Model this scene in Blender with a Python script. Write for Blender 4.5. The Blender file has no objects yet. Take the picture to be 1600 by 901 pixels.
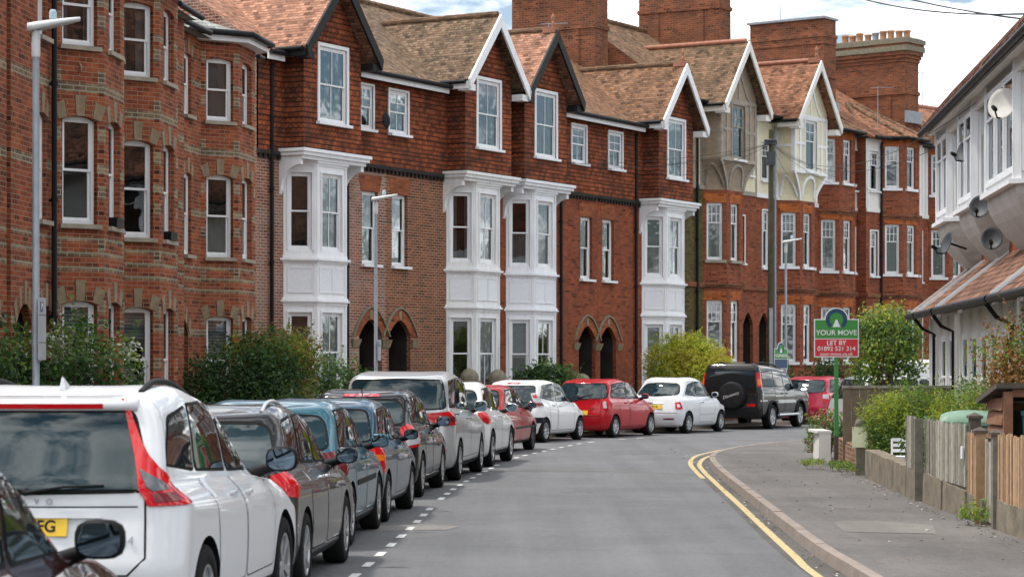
import bpy, bmesh, math, random
import numpy as np
from mathutils import Vector, Matrix
from mathutils.bvhtree import BVHTree
from mathutils.geometry import delaunay_2d_cdt

S = bpy.context.scene
COL = S.collection
R = math.radians
rnd = random.Random(7)

# ------------------------------------------------------------------ materials
MATS = {}
class NT:
    """tiny node-tree helper"""
    def __init__(self, name):
        self.m = bpy.data.materials.new(name)
        self.m.use_nodes = True
        self.t = self.m.node_tree
        self.b = self.t.nodes['Principled BSDF']
        self.out = self.t.nodes['Material Output']
    def n(self, kind, **kw):
        nd = self.t.nodes.new(kind)
        for k, v in kw.items():
            if k.startswith('i_'):
                nd.inputs[k[2:].replace('_', ' ')].default_value = v
            else:
                setattr(nd, k, v)
        return nd
    def l(self, a, b):
        self.t.links.new(a, b)
    def uv(self):
        return self.n('ShaderNodeTexCoord').outputs['UV']
    def obj(self):
        return self.n('ShaderNodeTexCoord').outputs['Object']
    def noise(self, vec, scale, detail=4, rough=.55):
        nd = self.n('ShaderNodeTexNoise')
        nd.inputs['Scale'].default_value = scale
        nd.inputs['Detail'].default_value = detail
        nd.inputs['Roughness'].default_value = rough
        if vec is not None: self.l(vec, nd.inputs['Vector'])
        return nd.outputs['Fac']
    def ramp(self, fac, stops):
        nd = self.n('ShaderNodeValToRGB')
        el = nd.color_ramp.elements
        while len(el) < len(stops): el.new(.5)
        for e, (p, c) in zip(el, stops):
            e.position = p
            e.color = (c[0], c[1], c[2], 1) if not isinstance(c, (int, float)) else (c, c, c, 1)
        self.l(fac, nd.inputs['Fac'])
        return nd.outputs['Color']
    def mix(self, fac, a, b, mode='MIX'):
        nd = self.n('ShaderNodeMix', data_type='RGBA', blend_type=mode)
        for s, v in ((nd.inputs[0], fac), (nd.inputs[6], a), (nd.inputs[7], b)):
            if isinstance(v, (int, float)): s.default_value = v
            elif isinstance(v, tuple): s.default_value = (v[0], v[1], v[2], 1)
            else: self.l(v, s)
        return nd.outputs[2]
    def math(self, op, a, b=None):
        nd = self.n('ShaderNodeMath', operation=op)
        for s, v in zip(nd.inputs, (a, b)):
            if v is None: continue
            if isinstance(v, (int, float)): s.default_value = v
            else: self.l(v, s)
        return nd.outputs[0]
    def bump(self, h, strength=.3, dist=.02):
        nd = self.n('ShaderNodeBump')
        nd.inputs['Strength'].default_value = strength
        nd.inputs['Distance'].default_value = dist
        self.l(h, nd.inputs['Height'])
        self.l(nd.outputs['Normal'], self.b.inputs['Normal'])
    def col(self, c):
        if isinstance(c, tuple): self.b.inputs['Base Color'].default_value = (c[0], c[1], c[2], 1)
        else: self.l(c, self.b.inputs['Base Color'])
    def set(self, **kw):
        for k, v in kw.items():
            self.b.inputs[k.replace('_', ' ')].default_value = v

def M(key):
    return MATS[key]

def plain(key, col, rough=.6, var=.12, scale=6.0, bump=0.0, metallic=0.0, coat=0.0, spec=.5, dirt=None):
    k = NT(key)
    v = k.obj()
    f = k.noise(v, scale, 5)
    lo = tuple(max(0, c * (1 - var)) for c in col); hi = tuple(min(1, c * (1 + var)) for c in col)
    c = k.ramp(f, [(.3, lo), (.7, hi)])
    if dirt:
        f2 = k.noise(v, dirt[1], 6, .65)
        c = k.mix(k.math('MULTIPLY', k.ramp(f2, [(.45, 0.0), (.75, 1.0)]), dirt[2]), c, dirt[0])
    k.col(c)
    k.set(Roughness=rough, Metallic=metallic, Specular_IOR_Level=spec, Coat_Weight=coat)
    k.b.inputs['Coat Roughness'].default_value = .04
    if bump: k.bump(k.noise(v, scale * 6, 4), bump, .02)
    MATS[key] = k.m
    return k.m

def brick(key, c1, c2, mortar, w=.225, h=.075, ms=.009, dirtc=(.05, .04, .035), dirt=.45, blot=None, bumps=.5, rough=.85, tint=None):
    k = NT(key)
    uv = k.uv()
    b = k.n('ShaderNodeTexBrick', offset=.5)
    k.l(uv, b.inputs['Vector'])
    for nm, v in (('Scale', 1), ('Mortar Size', ms), ('Mortar Smooth', .3), ('Bias', -.1), ('Brick Width', w), ('Row Height', h)):
        b.inputs[nm].default_value = v
    # per-brick colour: random between several tones
    cells = k.n('ShaderNodeTexWhiteNoise', noise_dimensions='2D')
    sep = k.n('ShaderNodeSeparateXYZ'); k.l(uv, sep.inputs[0])
    row = k.math('FLOOR', k.math('DIVIDE', sep.outputs[1], h))
    off = k.math('MULTIPLY', k.math('MODULO', k.math('ABSOLUTE', row), 2), .5)
    cx = k.math('FLOOR', k.math('ADD', k.math('DIVIDE', sep.outputs[0], w), off))
    cmb = k.n('ShaderNodeCombineXYZ'); k.l(cx, cmb.inputs[0]); k.l(row, cmb.inputs[1])
    k.l(cmb.outputs[0], cells.inputs['Vector'])
    wn = cells.outputs['Value']
    dark = tuple(a * .45 for a in c1)
    bc = k.ramp(wn, [(0, dark), (.1, c1), (.55, c2), (.9, tuple(min(1, a * 1.25) for a in c2))])
    if blot:
        f = k.noise(uv, blot[1], 5, .6)
        bc = k.mix(k.math('MULTIPLY', k.ramp(f, [(.42, 0.0), (.62, 1.0)]), blot[2]), bc, blot[0])
    f = k.noise(uv, 1.1, 6, .7)
    bc = k.mix(k.math('MULTIPLY', k.ramp(f, [(.4, 0.0), (.75, 1.0)]), dirt), bc, dirtc)
    mp = k.n('ShaderNodeMapping'); mp.inputs['Scale'].default_value = (2.2, .28, 1); k.l(uv, mp.inputs['Vector'])
    st = k.ramp(k.noise(mp.outputs[0], 1.0, 5, .65), [(.45, 0.0), (.72, 1.0)])
    bc = k.mix(k.math('MULTIPLY', st, .42), bc, dirtc)
    grain = k.ramp(k.noise(uv, 60, 3), [(.25, .7), (.75, 1.2)])
    bc = k.mix(1.0, bc, grain, 'MULTIPLY')
    mc = k.mix(k.math('MULTIPLY', k.ramp(f, [(.35, 0.0), (.7, 1.0)]), .55), mortar, tuple(a * .45 for a in mortar))
    k.col(k.mix(b.outputs['Fac'], bc, mc))
    k.set(Roughness=rough, Specular_IOR_Level=.08)
    hgt = k.math('ADD', k.math('MULTIPLY', k.math('SUBTRACT', 1.0, b.outputs['Fac']), 1.0), k.math('MULTIPLY', k.noise(uv, 45, 3), .5))
    k.bump(hgt, bumps, .012)
    MATS[key] = k.m

def tile(key, c1, c2, w=.165, h=.1, lichen=None, scallop=False, dirt=.4, dirtc=(.03, .028, .022), rough=.85, gap=.5):
    """overlapping clay tiles: each course steps over the one below"""
    k = NT(key)
    uv = k.uv()
    sep = k.n('ShaderNodeSeparateXYZ'); k.l(uv, sep.inputs[0])
    u, v = sep.outputs[0], sep.outputs[1]
    if scallop:
        band = k.math('GREATER_THAN', k.math('MODULO', k.math('ADD', v, 100.0), .8), .4)
        arc = k.math('ABSOLUTE', k.math('SINE', k.math('MULTIPLY', u, math.pi / w)))
        v = k.math('ADD', v, k.math('MULTIPLY', k.math('MULTIPLY', arc, band), .035))
    wob = k.math('MULTIPLY', k.math('SUBTRACT', k.noise(uv, 1.7, 3), .5), .03)
    v = k.math('ADD', v, wob)
    q = k.math('DIVIDE', v, h)
    row = k.math('FLOOR', q)
    fr = k.math('SUBTRACT', q, row)
    off = k.math('MULTIPLY', k.math('MODULO', k.math('ABSOLUTE', row), 2), .5)
    cu = k.math('ADD', k.math('DIVIDE', u, w), off)
    cx = k.math('FLOOR', cu)
    fu = k.math('SUBTRACT', cu, cx)
    cmb = k.n('ShaderNodeCombineXYZ'); k.l(cx, cmb.inputs[0]); k.l(row, cmb.inputs[1])
    wn = k.n('ShaderNodeTexWhiteNoise', noise_dimensions='2D'); k.l(cmb.outputs[0], wn.inputs['Vector'])
    r = wn.outputs['Value']
    dk = tuple(a * (.5 if not scallop else .72) for a in c1)
    c = k.ramp(r, [(0, dk), (.15, c1), (.6, c2), (.95, tuple(min(1, a * (1.35 if not scallop else 1.2)) for a in c2))])
    f = k.noise(uv, .9, 6, .7)
    c = k.mix(k.math('MULTIPLY', k.ramp(f, [(.42, 0.0), (.68, 1.0)]), dirt), c, dirtc)
    mp = k.n('ShaderNodeMapping'); mp.inputs['Scale'].default_value = (2.6, .3, 1); k.l(uv, mp.inputs['Vector'])
    st = k.ramp(k.noise(mp.outputs[0], 1.0, 5, .65), [(.45, 0.0), (.72, 1.0)])
    c = k.mix(k.math('MULTIPLY', st, .45), c, dirtc)
    if lichen:
        f = k.noise(uv, 7, 6, .7)
        c = k.mix(k.math('MULTIPLY', k.ramp(f, [(.55, 0.0), (.63, 1.0)]), lichen[1]), c, lichen[0])
    # the open joint under each tile's lower edge and between neighbours
    e1 = k.math('LESS_THAN', fr, .16 if not scallop else .24)
    e2 = k.math('LESS_THAN', k.math('ABSOLUTE', k.math('SUBTRACT', fu, .5)), .455)
    e2 = k.math('SUBTRACT', 1.0, e2)
    joint = k.math('MAXIMUM', e1, k.math('MULTIPLY', e2, .6))
    c = k.mix(k.math('MULTIPLY', joint, gap), c, (.015, .012, .01))
    k.col(c)
    k.set(Roughness=rough, Specular_IOR_Level=.08)
    hgt = k.math('ADD', k.math('SUBTRACT', 1.0, fr), k.math('MULTIPLY', r, .6))
    k.bump(hgt, .8, .02)
    MATS[key] = k.m

# bricks
brick('brick_red', (.20, .052, .026), (.315, .083, .037), (.33, .24, .165), ms=.006, dirt=.42, bumps=.4)
brick('brick_arch', (.27, .085, .038), (.33, .105, .046), (.27, .10, .05), ms=.003, dirt=.35)
brick('brick_band', (.22, .155, .085), (.31, .23, .135), (.40, .34, .25), ms=.010, dirt=.55, blot=((.07, .065, .06), 3.0, .6))
brick('brick_pale', (0.205, 0.061, 0.033), (0.279, 0.090, 0.049), (.46, .38, .31), ms=.011, dirt=.3, blot=((.42, .33, .28), .7, .45))
brick('brick_brown', (0.168, 0.060, 0.028), (0.240, 0.080, 0.036), (.40, .31, .23), ms=.009, dirt=.4)
brick('brick_smooth', (0.222, 0.058, 0.027), (0.274, 0.074, 0.034), (.31, .13, .08), ms=.005, dirt=.4)
brick('brick_far', (0.222, 0.059, 0.031), (0.281, 0.081, 0.041), (.31, .15, .09), ms=.006, dirt=.45)
brick('brick_green', (0.080, 0.068, 0.024), (0.120, 0.096, 0.036), (.16, .13, .07), ms=.008, dirt=.5)
brick('brick_stack', (0.176, 0.052, 0.026), (0.264, 0.080, 0.036), (.22, .16, .11), ms=.009, dirt=.55)
brick('brick_garden', (.23, .10, .06), (.30, .14, .08), (.33, .27, .2), ms=.012, dirt=.5)
brick('brick_orange', (.40, .115, .035), (.46, .135, .042), (.36, .12, .05), ms=.003, dirt=.3)
# tiles
tile('tile_hung', (.20, .054, .026), (.295, .080, .034), scallop=True, dirt=.7, h=.125, w=.16, gap=.85)
tile('roof_brown', (.135, .088, .058), (.195, .125, .082), lichen=((.36, .31, .20), .55), dirt=.55, gap=.65)
tile('roof_pink', (0.289, 0.145, 0.098), (0.391, 0.200, 0.132), lichen=((.12, .11, .08), .4), dirt=.25, gap=.65)
tile('roof_orange', (.16, .088, .055), (.235, .13, .08), lichen=((.34, .15, .035), .7), dirt=.5, gap=.65)
tile('roof_far', (.23, .105, .062), (.31, .145, .088), lichen=((.12, .11, .07), .45), dirt=.3, gap=.6)
tile('roof_mossy', (0.152, 0.096, 0.060), (0.216, 0.128, 0.080), lichen=((.10, .10, .05), .7), dirt=.5, gap=.6)
tile('roof_dark', (.13, .06, .04), (.20, .085, .055), lichen=((.07, .06, .04), .6), dirt=.6, gap=.7, h=.15, w=.2)
tile('roof_porch', (.17, .085, .055), (.24, .125, .085), lichen=((.10, .09, .07), .5), dirt=.4, gap=.8, h=.17, w=.24)
tile('roof_slate', (.20, .21, .20), (.27, .275, .26), w=.25, h=.2, lichen=((.34, .33, .27), .45), dirt=.3, gap=.6, rough=.6)
# paints, wood, metal, stone
def painted(key, col, grime, amt):
    k = NT(key); v = k.obj()
    c = k.ramp(k.noise(v, 3, 4), [(.3, tuple(a * .96 for a in col)), (.7, col)])
    mp = k.n('ShaderNodeMapping'); mp.inputs['Scale'].default_value = (7, 7, .7); k.l(v, mp.inputs['Vector'])
    st = k.ramp(k.noise(mp.outputs[0], 1.0, 6, .7), [(.48, 0.0), (.74, 1.0)])
    c = k.mix(k.math('MULTIPLY', st, amt), c, grime)
    sp = k.ramp(k.noise(v, 26, 4, .7), [(.60, 0.0), (.68, 1.0)])
    c = k.mix(k.math('MULTIPLY', sp, amt * .45), c, grime)
    k.col(c); k.set(Roughness=.5, Specular_IOR_Level=.3); k.bump(k.noise(v, 40, 3), .08, .01)
    MATS[key] = k.m
painted('white_paint', (.80, .81, .82), (.42, .41, .37), .32)
painted('white_aged', (.76, .765, .755), (.36, .34, .28), .5)
painted('white_soft', (.78, .79, .81), (.40, .40, .38), .42)
plain('white_panel', (.74, .76, .79), .75, .05, 20, bump=.35)
plain('white_old', (.76, .74, .70), .55, .06, 3, dirt=((.36, .32, .26), 3.0, .4))
plain('cream', (.74, .68, .48), .7, .06, 3, dirt=((.45, .40, .28), 3.5, .35))
plain('beige_render', (.34, .26, .19), .85, .12, 5, bump=.2, dirt=((.16, .13, .10), 3.0, .5))
plain('timber_grey', (.33, .29, .24), .8, .18, 5, dirt=((.14, .12, .10), 3.0, .5))
plain('roughcast', (.66, .62, .57), .95, .10, 30, bump=.9, dirt=((.38, .33, .28), 2.0, .4))
plain('stone_sill', (.34, .30, .23), .85, .2, 8, dirt=((.08, .07, .06), 4.0, .6))
plain('stone_block', (.25, .19, .115), .9, .2, 7, bump=.2, dirt=((.14, .12, .09), 4.0, .45))
plain('wood_grey_light', (.42, .39, .32), .9, .25, 9, bump=.3)
plain('wood_grey_dark', (.18, .16, .125), .9, .3, 9, bump=.3)
plain('wood_tan_light', (.46, .30, .18), .85, .2, 9, bump=.3)
plain('wood_tan_dark', (.22, .12, .065), .85, .25, 9, bump=.3)
plain('moss_stone', (.19, .17, .12), .95, .25, 9, bump=.5)
plain('black_iron', (.014, .014, .016), .45, .2, 6, spec=.12)
plain('black_paint', (.018, .017, .018), .5, .2, 6, spec=.12)
plain('lead', (.25, .27, .30), .5, .2, 6)
plain('terracotta', (.34, .14, .085), .75, .15, 6, dirt=((.15, .07, .04), 5.0, .4))
plain('pot_clay', (.42, .21, .11), .8, .2, 6, dirt=((.2, .12, .08), 5.0, .5))
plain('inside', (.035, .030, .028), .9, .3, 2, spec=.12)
plain('curtain_pale', (.62, .60, .56), .9, .08, 4)
plain('curtain_grey', (.36, .36, .37), .9, .1, 4)
plain('curtain_blue', (.35, .45, .50), .9, .1, 4)
plain('curtain_tan', (.42, .34, .24), .9, .1, 4)
plain('blind', (.72, .72, .70), .8, .04, 4)
plain('door_red', (.10, .018, .014), .5, .2, 3, spec=.12)
plain('door_dark', (.03, .022, .018), .5, .2, 3, spec=.12)
plain('galvanised', (.29, .32, .36), .5, .1, 8, metallic=.25, dirt=((.22, .24, .26), 5.0, .4))
plain('lamp_head', (.62, .63, .63), .5, .05, 6)
plain('dish_grey', (.04, .045, .05), .55, .1, 6)
plain('dish_cream', (.52, .50, .46), .6, .08, 6)
plain('pole_wood', (.062, .057, .03), .9, .25, 6, bump=.3)
plain('wood_grey', (.30, .275, .225), .9, .28, 9, bump=.3, dirt=((.09, .085, .07), 5.0, .6))
plain('wood_dark', (.085, .07, .055), .85, .3, 9, bump=.3)
plain('wood_tan', (.36, .22, .12), .85, .22, 9, bump=.3, dirt=((.16, .10, .06), 4.0, .6))
plain('wood_red', (.23, .11, .06), .8, .2, 9, bump=.3)
plain('wood_panel', (.17, .125, .085), .85, .2, 4, bump=.2)
plain('render_wall', (.21, .175, .125), .95, .2, 5, bump=.5, dirt=((.06, .052, .04), 3.2, .9))
plain('bin_teal', (.02, .085, .075), .45, .1, 6)
plain('bin_green', (.16, .27, .19), .5, .1, 6)
plain('paper', (.78, .78, .52), .8, .08, 8)
plain('sign_white', (.80, .80, .80), .4, .02, 4)
plain('sign_green', (.045, .26, .045), .4, .05, 4)
plain('sign_red', (.62, .025, .04), .4, .05, 4)
plain('sign_navy', (.012, .05, .12), .4, .05, 4)
plain('post_green', (.05, .26, .06), .45, .08, 4)
plain('flower_pink', (.60, .10, .22), .7, .3, 30)
plain('bark', (.10, .075, .05), .95, .3, 9, bump=.5)
plain('cardboard', (.30, .20, .12), .9, .1, 6)
plain('navy_board', (.02, .03, .07), .5, .1, 4)

# glass for houses: fresnel mix of a mirror reflection over the room behind
def glass_mat(key, tint=(.72, .76, .76), rough=.015, base=.04):
    k = NT(key)
    t = k.n('ShaderNodeBsdfTransparent'); t.inputs[0].default_value = (*tint, 1)
    g = k.n('ShaderNodeBsdfGlossy'); g.inputs['Roughness'].default_value = rough
    g.inputs['Color'].default_value = (.95, .97, 1, 1)
    nb = k.n('ShaderNodeBump'); nb.inputs['Strength'].default_value = .06; nb.inputs['Distance'].default_value = .05
    k.l(k.noise(k.obj(), 1.6, 2), nb.inputs['Height']); k.l(nb.outputs[0], g.inputs['Normal'])
    fr = k.n('ShaderNodeFresnel'); fr.inputs['IOR'].default_value = 1.55
    fac = k.math('ADD', k.math('MULTIPLY', fr.outputs[0], .85), base)
    mx = k.n('ShaderNodeMixShader'); k.l(fac, mx.inputs[0]); k.l(t.outputs[0], mx.inputs[1]); k.l(g.outputs[0], mx.inputs[2])
    k.l(mx.outputs[0], k.out.inputs['Surface'])
    MATS[key] = k.m
glass_mat('window_glass')

# vehicles
def paint(key, col, metallic=0.0, rough=.3, coat=.6):
    k = NT(key)
    c = col
    if metallic > 0:
        f = k.noise(k.obj(), 900, 2)
        c = k.ramp(f, [(.3, tuple(a * .8 for a in col)), (.7, tuple(min(1, a * 1.2) for a in col))])
    # road film low on the panels
    d = k.noise(k.obj(), 5, 5, .65)
    sep = k.n('ShaderNodeSeparateXYZ'); k.l(k.obj(), sep.inputs[0])
    low = k.ramp(sep.outputs[2], [(.15, 1.0), (.55, 0.0)])
    c = k.mix(k.math('MULTIPLY', k.math('MULTIPLY', low, d), .16), c, (.13, .12, .10))
    k.col(c)
    k.set(Metallic=metallic, Roughness=rough, Coat_Weight=coat, Specular_IOR_Level=.1)
    k.b.inputs['Coat Roughness'].default_value = .03
    MATS[key] = k.m
paint('paint_white', (.60, .61, .62), 0, .35)
paint('paint_white_warm', (.70, .70, .69), 0, .35)
paint('paint_silver', (.46, .475, .48), .45, .3)
paint('paint_grey', (.018, .017, .018), 0, .25)
paint('paint_teal', (.022, .095, .13), .05, .28)
paint('paint_blue', (.022, .06, .10), .05, .28)
paint('paint_black', (.012, .011, .015), 0, .25)
paint('paint_brown', (.012, .010, .009), 0, .25)
paint('paint_maroon', (.030, .011, .010), 0, .22)
paint('paint_red', (.40, .006, .012), 0, .3)
paint('paint_redold', (.34, .028, .024), 0, .38)
paint('paint_pinkred', (.36, .02, .045), 0, .35)
def cglass(key, col, rough=.02, coat=.0):
    k = NT(key)
    k.col(col); k.set(Roughness=rough, Specular_IOR_Level=.45, IOR=1.5, Coat_Weight=coat)
    k.b.inputs['Coat Roughness'].default_value = .01
    MATS[key] = k.m
cglass('car_glass', (.010, .014, .016))
cglass('car_glass_blue', (.008, .022, .027))
cglass('mirror_glass', (.05, .08, .11), .01)
k = NT('mirror_face'); k.col((.12, .16, .20)); k.set(Metallic=1.0, Roughness=.02); MATS['mirror_face'] = k.m
cglass('lens_red', (.45, .003, .006), .05)
cglass('lens_smoke', (.10, .10, .11), .1)
cglass('lens_dark', (.12, .01, .014), .12)
cglass('lens_amber', (.70, .14, .01), .12)
cglass('lens_clear', (.42, .42, .43), .12)
plain('tyre', (.013, .013, .013), .85, .2, 12, spec=.12)
plain('rim', (.42, .43, .44), .35, .08, 6, metallic=.75)
plain('rim_dark', (.04, .04, .045), .5, .1, 6, spec=.12)
plain('trim', (.012, .012, .013), .55, .15, 8, spec=.12)
plain('chrome', (.75, .76, .78), .15, .03, 4, metallic=1.0)
plain('plate_yellow', (.72, .45, .02), .45, .04, 4)
plain('rail_silver', (.55, .56, .57), .3, .05, 4, metallic=.7)
plain('rubber', (.010, .010, .010), .7, .1, 8, spec=.12)

# leaves
def leaf(key, col, trans=.45):
    k = NT(key)
    f = k.noise(k.obj(), 9, 3)
    oi = k.ramp(f, [(.3, tuple(a * .7 for a in col)), (.7, tuple(min(1, a * 1.35) for a in col))])
    k.col(oi); k.set(Roughness=.5, Specular_IOR_Level=.35)
    tr = k.n('ShaderNodeBsdfTranslucent'); k.l(oi, tr.inputs[0])
    mx = k.n('ShaderNodeMixShader'); mx.inputs[0].default_value = trans
    k.l(k.b.outputs[0], mx.inputs[1]); k.l(tr.outputs[0], mx.inputs[2]); k.l(mx.outputs[0], k.out.inputs['Surface'])
    MATS[key] = k.m
leaf('leaf_deep', (.030, .072, .020)); leaf('leaf_mid', (.066, .145, .034)); leaf('leaf_light', (.15, .24, .06))
leaf('leaf_yellow', (.46, .46, .04)); leaf('leaf_lime', (.25, .33, .04)); leaf('leaf_gold', (.42, .36, .05))
leaf('leaf_rust', (.28, .15, .04)); leaf('leaf_copper', (.32, .13, .05)); leaf('leaf_conifer', (.14, .24, .04)); leaf('leaf_conifer_dark', (.055, .115, .028))
leaf('leaf_white', (.62, .64, .56))

# ground
def asphalt(key, c, patch=.25, grain=1.0):
    k = NT(key)
    v = k.obj()
    f = k.ramp(k.noise(v, 90, 4, .7), [(.3, .5), (.7, 1.6)])
    base = k.mix(1.0, c, f, 'MULTIPLY')
    mid = k.ramp(k.noise(v, 14, 4, .7), [(.3, .84), (.7, 1.16)])
    base = k.mix(1.0, base, mid, 'MULTIPLY')
    m = k.ramp(k.noise(v, .35, 5, .6), [(.35, 1 - patch), (.65, 1 + patch)])
    base = k.mix(1.0, base, m, 'MULTIPLY')
    # long tyre-polished streaks along the road
    mp = k.n('ShaderNodeMapping'); mp.inputs['Scale'].default_value = (1.6, .05, 1)
    k.l(v, mp.inputs['Vector'])
    st = k.ramp(k.noise(mp.outputs[0], 1.2, 4, .6), [(.35, .90), (.65, 1.08)])
    base = k.mix(1.0, base, st, 'MULTIPLY')
    oil = k.ramp(k.noise(v, 1.7, 5, .6), [(.58, 0.0), (.72, 1.0)])
    base = k.mix(k.math('MULTIPLY', oil, .28), base, (.05, .048, .045))
    pale = k.ramp(k.noise(v, 5.5, 6, .75), [(.56, 0.0), (.70, 1.0)])
    base = k.mix(k.math('MULTIPLY', pale, .30), base, tuple(a * 1.45 for a in c))
    vo = k.n('ShaderNodeTexVoronoi', feature='DISTANCE_TO_EDGE'); vo.inputs['Scale'].default_value = .22
    wv = k.n('ShaderNodeMix', data_type='VECTOR'); wv.inputs[0].default_value = .25
    nz = k.n('ShaderNodeTexNoise'); nz.inputs['Scale'].default_value = 1.2; k.l(v, nz.inputs['Vector'])
    k.l(v, wv.inputs[4]); k.l(nz.outputs['Color'], wv.inputs[5]); k.l(wv.outputs[1], vo.inputs['Vector'])
    cr = k.math('LESS_THAN', vo.outputs['Distance'], .0035)
    base = k.mix(k.math('MULTIPLY', cr, .16), base, (.03, .03, .03))
    k.col(base); k.set(Roughness=.85, Specular_IOR_Level=.3)
    k.bump(k.noise(v, 140, 3, .7), .5 * grain, .01)
    MATS[key] = k.m
asphalt('asphalt', (.118, .119, .122), .13)
asphalt('gutter', (.085, .08, .073), .25)
asphalt('pavement', (.122, .113, .106), .2)
asphalt('patch', (.155, .145, .132), .2)
plain('kerb_stone', (.25, .205, .175), .9, .2, 6, bump=.4, dirt=((.14, .12, .10), 3.0, .6))
plain('soil', (.07, .055, .04), 1, .4, 3, bump=.5)
plain('line_white', (.62, .62, .60), .8, .15, 12, dirt=((.2, .2, .2), 14.0, .75))
plain('line_yellow', (.47, .36, .18), .8, .12, 12, dirt=((.22, .19, .12), 9.0, .6))

# ------------------------------------------------------------------ mesh helper
class MB:
    def __init__(self):
        self.v = []; self.f = []; self.m = []; self.s = []; self.cuts = []
    def add(self, vs, fs, m=0, smooth=False):
        o = len(self.v)
        self.v += [tuple(p) for p in vs]
        for f in fs:
            self.f.append([o + i for i in f]); self.m.append(m); self.s.append(smooth)
        return self
    def hexa(self, c, m=0):
        # c: 8 corners, bottom 4 ccw then top 4 ccw
        return self.add(c, [(3, 2, 1, 0), (4, 5, 6, 7), (0, 1, 5, 4), (1, 2, 6, 5), (2, 3, 7, 6), (3, 0, 4, 7)], m)
    def box(self, x0, x1, y0, y1, z0, z1, m=0, T=None):
        c = [(x0, y0, z0), (x1, y0, z0), (x1, y1, z0), (x0, y1, z0), (x0, y0, z1), (x1, y0, z1), (x1, y1, z1), (x0, y1, z1)]
        if T is not None: c = [tuple(T @ Vector(p)) for p in c]
        return self.hexa(c, m)
    def pbox(self, P, u0, u1, n0, n1, z0, z1, m=0):
        # P(u, n, z): n outward
        return self.hexa([P(u0, n1, z0), P(u1, n1, z0), P(u1, n0, z0), P(u0, n0, z0), P(u0, n1, z1), P(u1, n1, z1), P(u1, n0, z1), P(u0, n0, z1)], m)
    def beam(self, a, b, w, h, up=(0, 0, 1), m=0):
        a = Vector(a); b = Vector(b); d = (b - a).normalized(); up = Vector(up)
        s = d.cross(up)
        if s.length < 1e-5: s = d.cross(Vector((1, 0, 0)))
        s.normalize(); u = s.cross(d).normalized()
        s *= w / 2; u *= h / 2
        return self.hexa([a - s - u, a + s - u, b + s - u, b - s - u, a - s + u, a + s + u, b + s + u, b - s + u], m)
    def prism(self, poly, vec, m=0, mside=None):
        n = len(poly); vec = Vector(vec)
        a = [Vector(p) for p in poly]; b = [p + vec for p in a]
        # orientation: normal of poly should oppose vec
        nrm = Vector((0, 0, 0))
        for i in range(n): nrm += a[i].cross(a[(i + 1) % n])
        if nrm.dot(vec) > 0: a.reverse(); b.reverse()
        self.add(a + b, [tuple(range(n)), tuple(range(2 * n - 1, n - 1, -1))], m)
        self.add(a + b, [(i, i + n, (i + 1) % n + n, (i + 1) % n) for i in range(n)], m if mside is None else mside)
        return self
    def tube(self, pts, r, n=8, m=0, caps=True, smooth=True):
        pts = [Vector(p) for p in pts]
        rs = r if isinstance(r, (list, tuple)) else [r] * len(pts)
        vs = []; prev = None
        for i, p in enumerate(pts):
            d = (pts[min(i + 1, len(pts) - 1)] - pts[max(i - 1, 0)]).normalized()
            if prev is None:
                a = d.cross(Vector((0, 0, 1)))
                if a.length < .1: a = d.cross(Vector((1, 0, 0)))
            else:
                a = prev - d * prev.dot(d)
            a.normalize(); prev = a
            b = d.cross(a)
            for j in range(n):
                t = 2 * math.pi * j / n
                vs.append(p + (a * math.cos(t) + b * math.sin(t)) * rs[i])
        fs = []
        for i in range(len(pts) - 1):
            for j in range(n):
                fs.append((i * n + j, i * n + (j + 1) % n, (i + 1) * n + (j + 1) % n, (i + 1) * n + j))
        self.add(vs, fs, m, smooth)
        if caps:
            k = len(vs) - n
            self.add(vs[:n], [tuple(range(n - 1, -1, -1))], m); self.add(vs[k:], [tuple(range(n))], m)
        return self
    def lathe(self, prof, n=16, m=0, T=None, smooth=True):
        # prof: (r, z); axis Z
        vs = []
        for r, z in prof:
            for j in range(n):
                t = 2 * math.pi * j / n
                vs.append(Vector((r * math.cos(t), r * math.sin(t), z)))
        if T is not None: vs = [T @ p for p in vs]
        fs = []
        for i in range(len(prof) - 1):
            for j in range(n):
                fs.append((i * n + j, i * n + (j + 1) % n, (i + 1) * n + (j + 1) % n, (i + 1) * n + j))
        self.add(vs, fs, m, smooth)
        k = len(vs) - n
        self.add(vs[:n], [tuple(range(n - 1, -1, -1))], m); self.add(vs[k:], [tuple(range(n))], m)
        return self
    def piece(self):
        self.cuts.append((len(self.v), len(self.f))); return self
    def build_pieces(self, name, mats, parent=None):
        """one object per marked piece"""
        c = self.cuts + [(len(self.v), len(self.f))]; out = []
        if c[0] != (0, 0): c = [(0, 0)] + c
        for (v0, f0), (v1, f1) in zip(c[:-1], c[1:]):
            if f1 == f0: continue
            q = MB(); q.v = self.v[v0:v1]; q.f = [[i - v0 for i in f] for f in self.f[f0:f1]]; q.m = self.m[f0:f1]; q.s = self.s[f0:f1]
            out.append(q.build(name, mats, parent))
        return out
    def build(self, name, mats, parent=None, uv=True):
        if isinstance(mats, str): mats = [mats]
        me = bpy.data.meshes.new(name)
        me.from_pydata(self.v, [], self.f)
        for k in mats: me.materials.append(M(k))
        me.polygons.foreach_set('material_index', self.m)
        me.polygons.foreach_set('use_smooth', self.s)
        if uv: auto_uv(me)
        me.update()
        o = bpy.data.objects.new(name, me)
        COL.objects.link(o)
        if parent is not None: o.parent = parent
        return o

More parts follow.
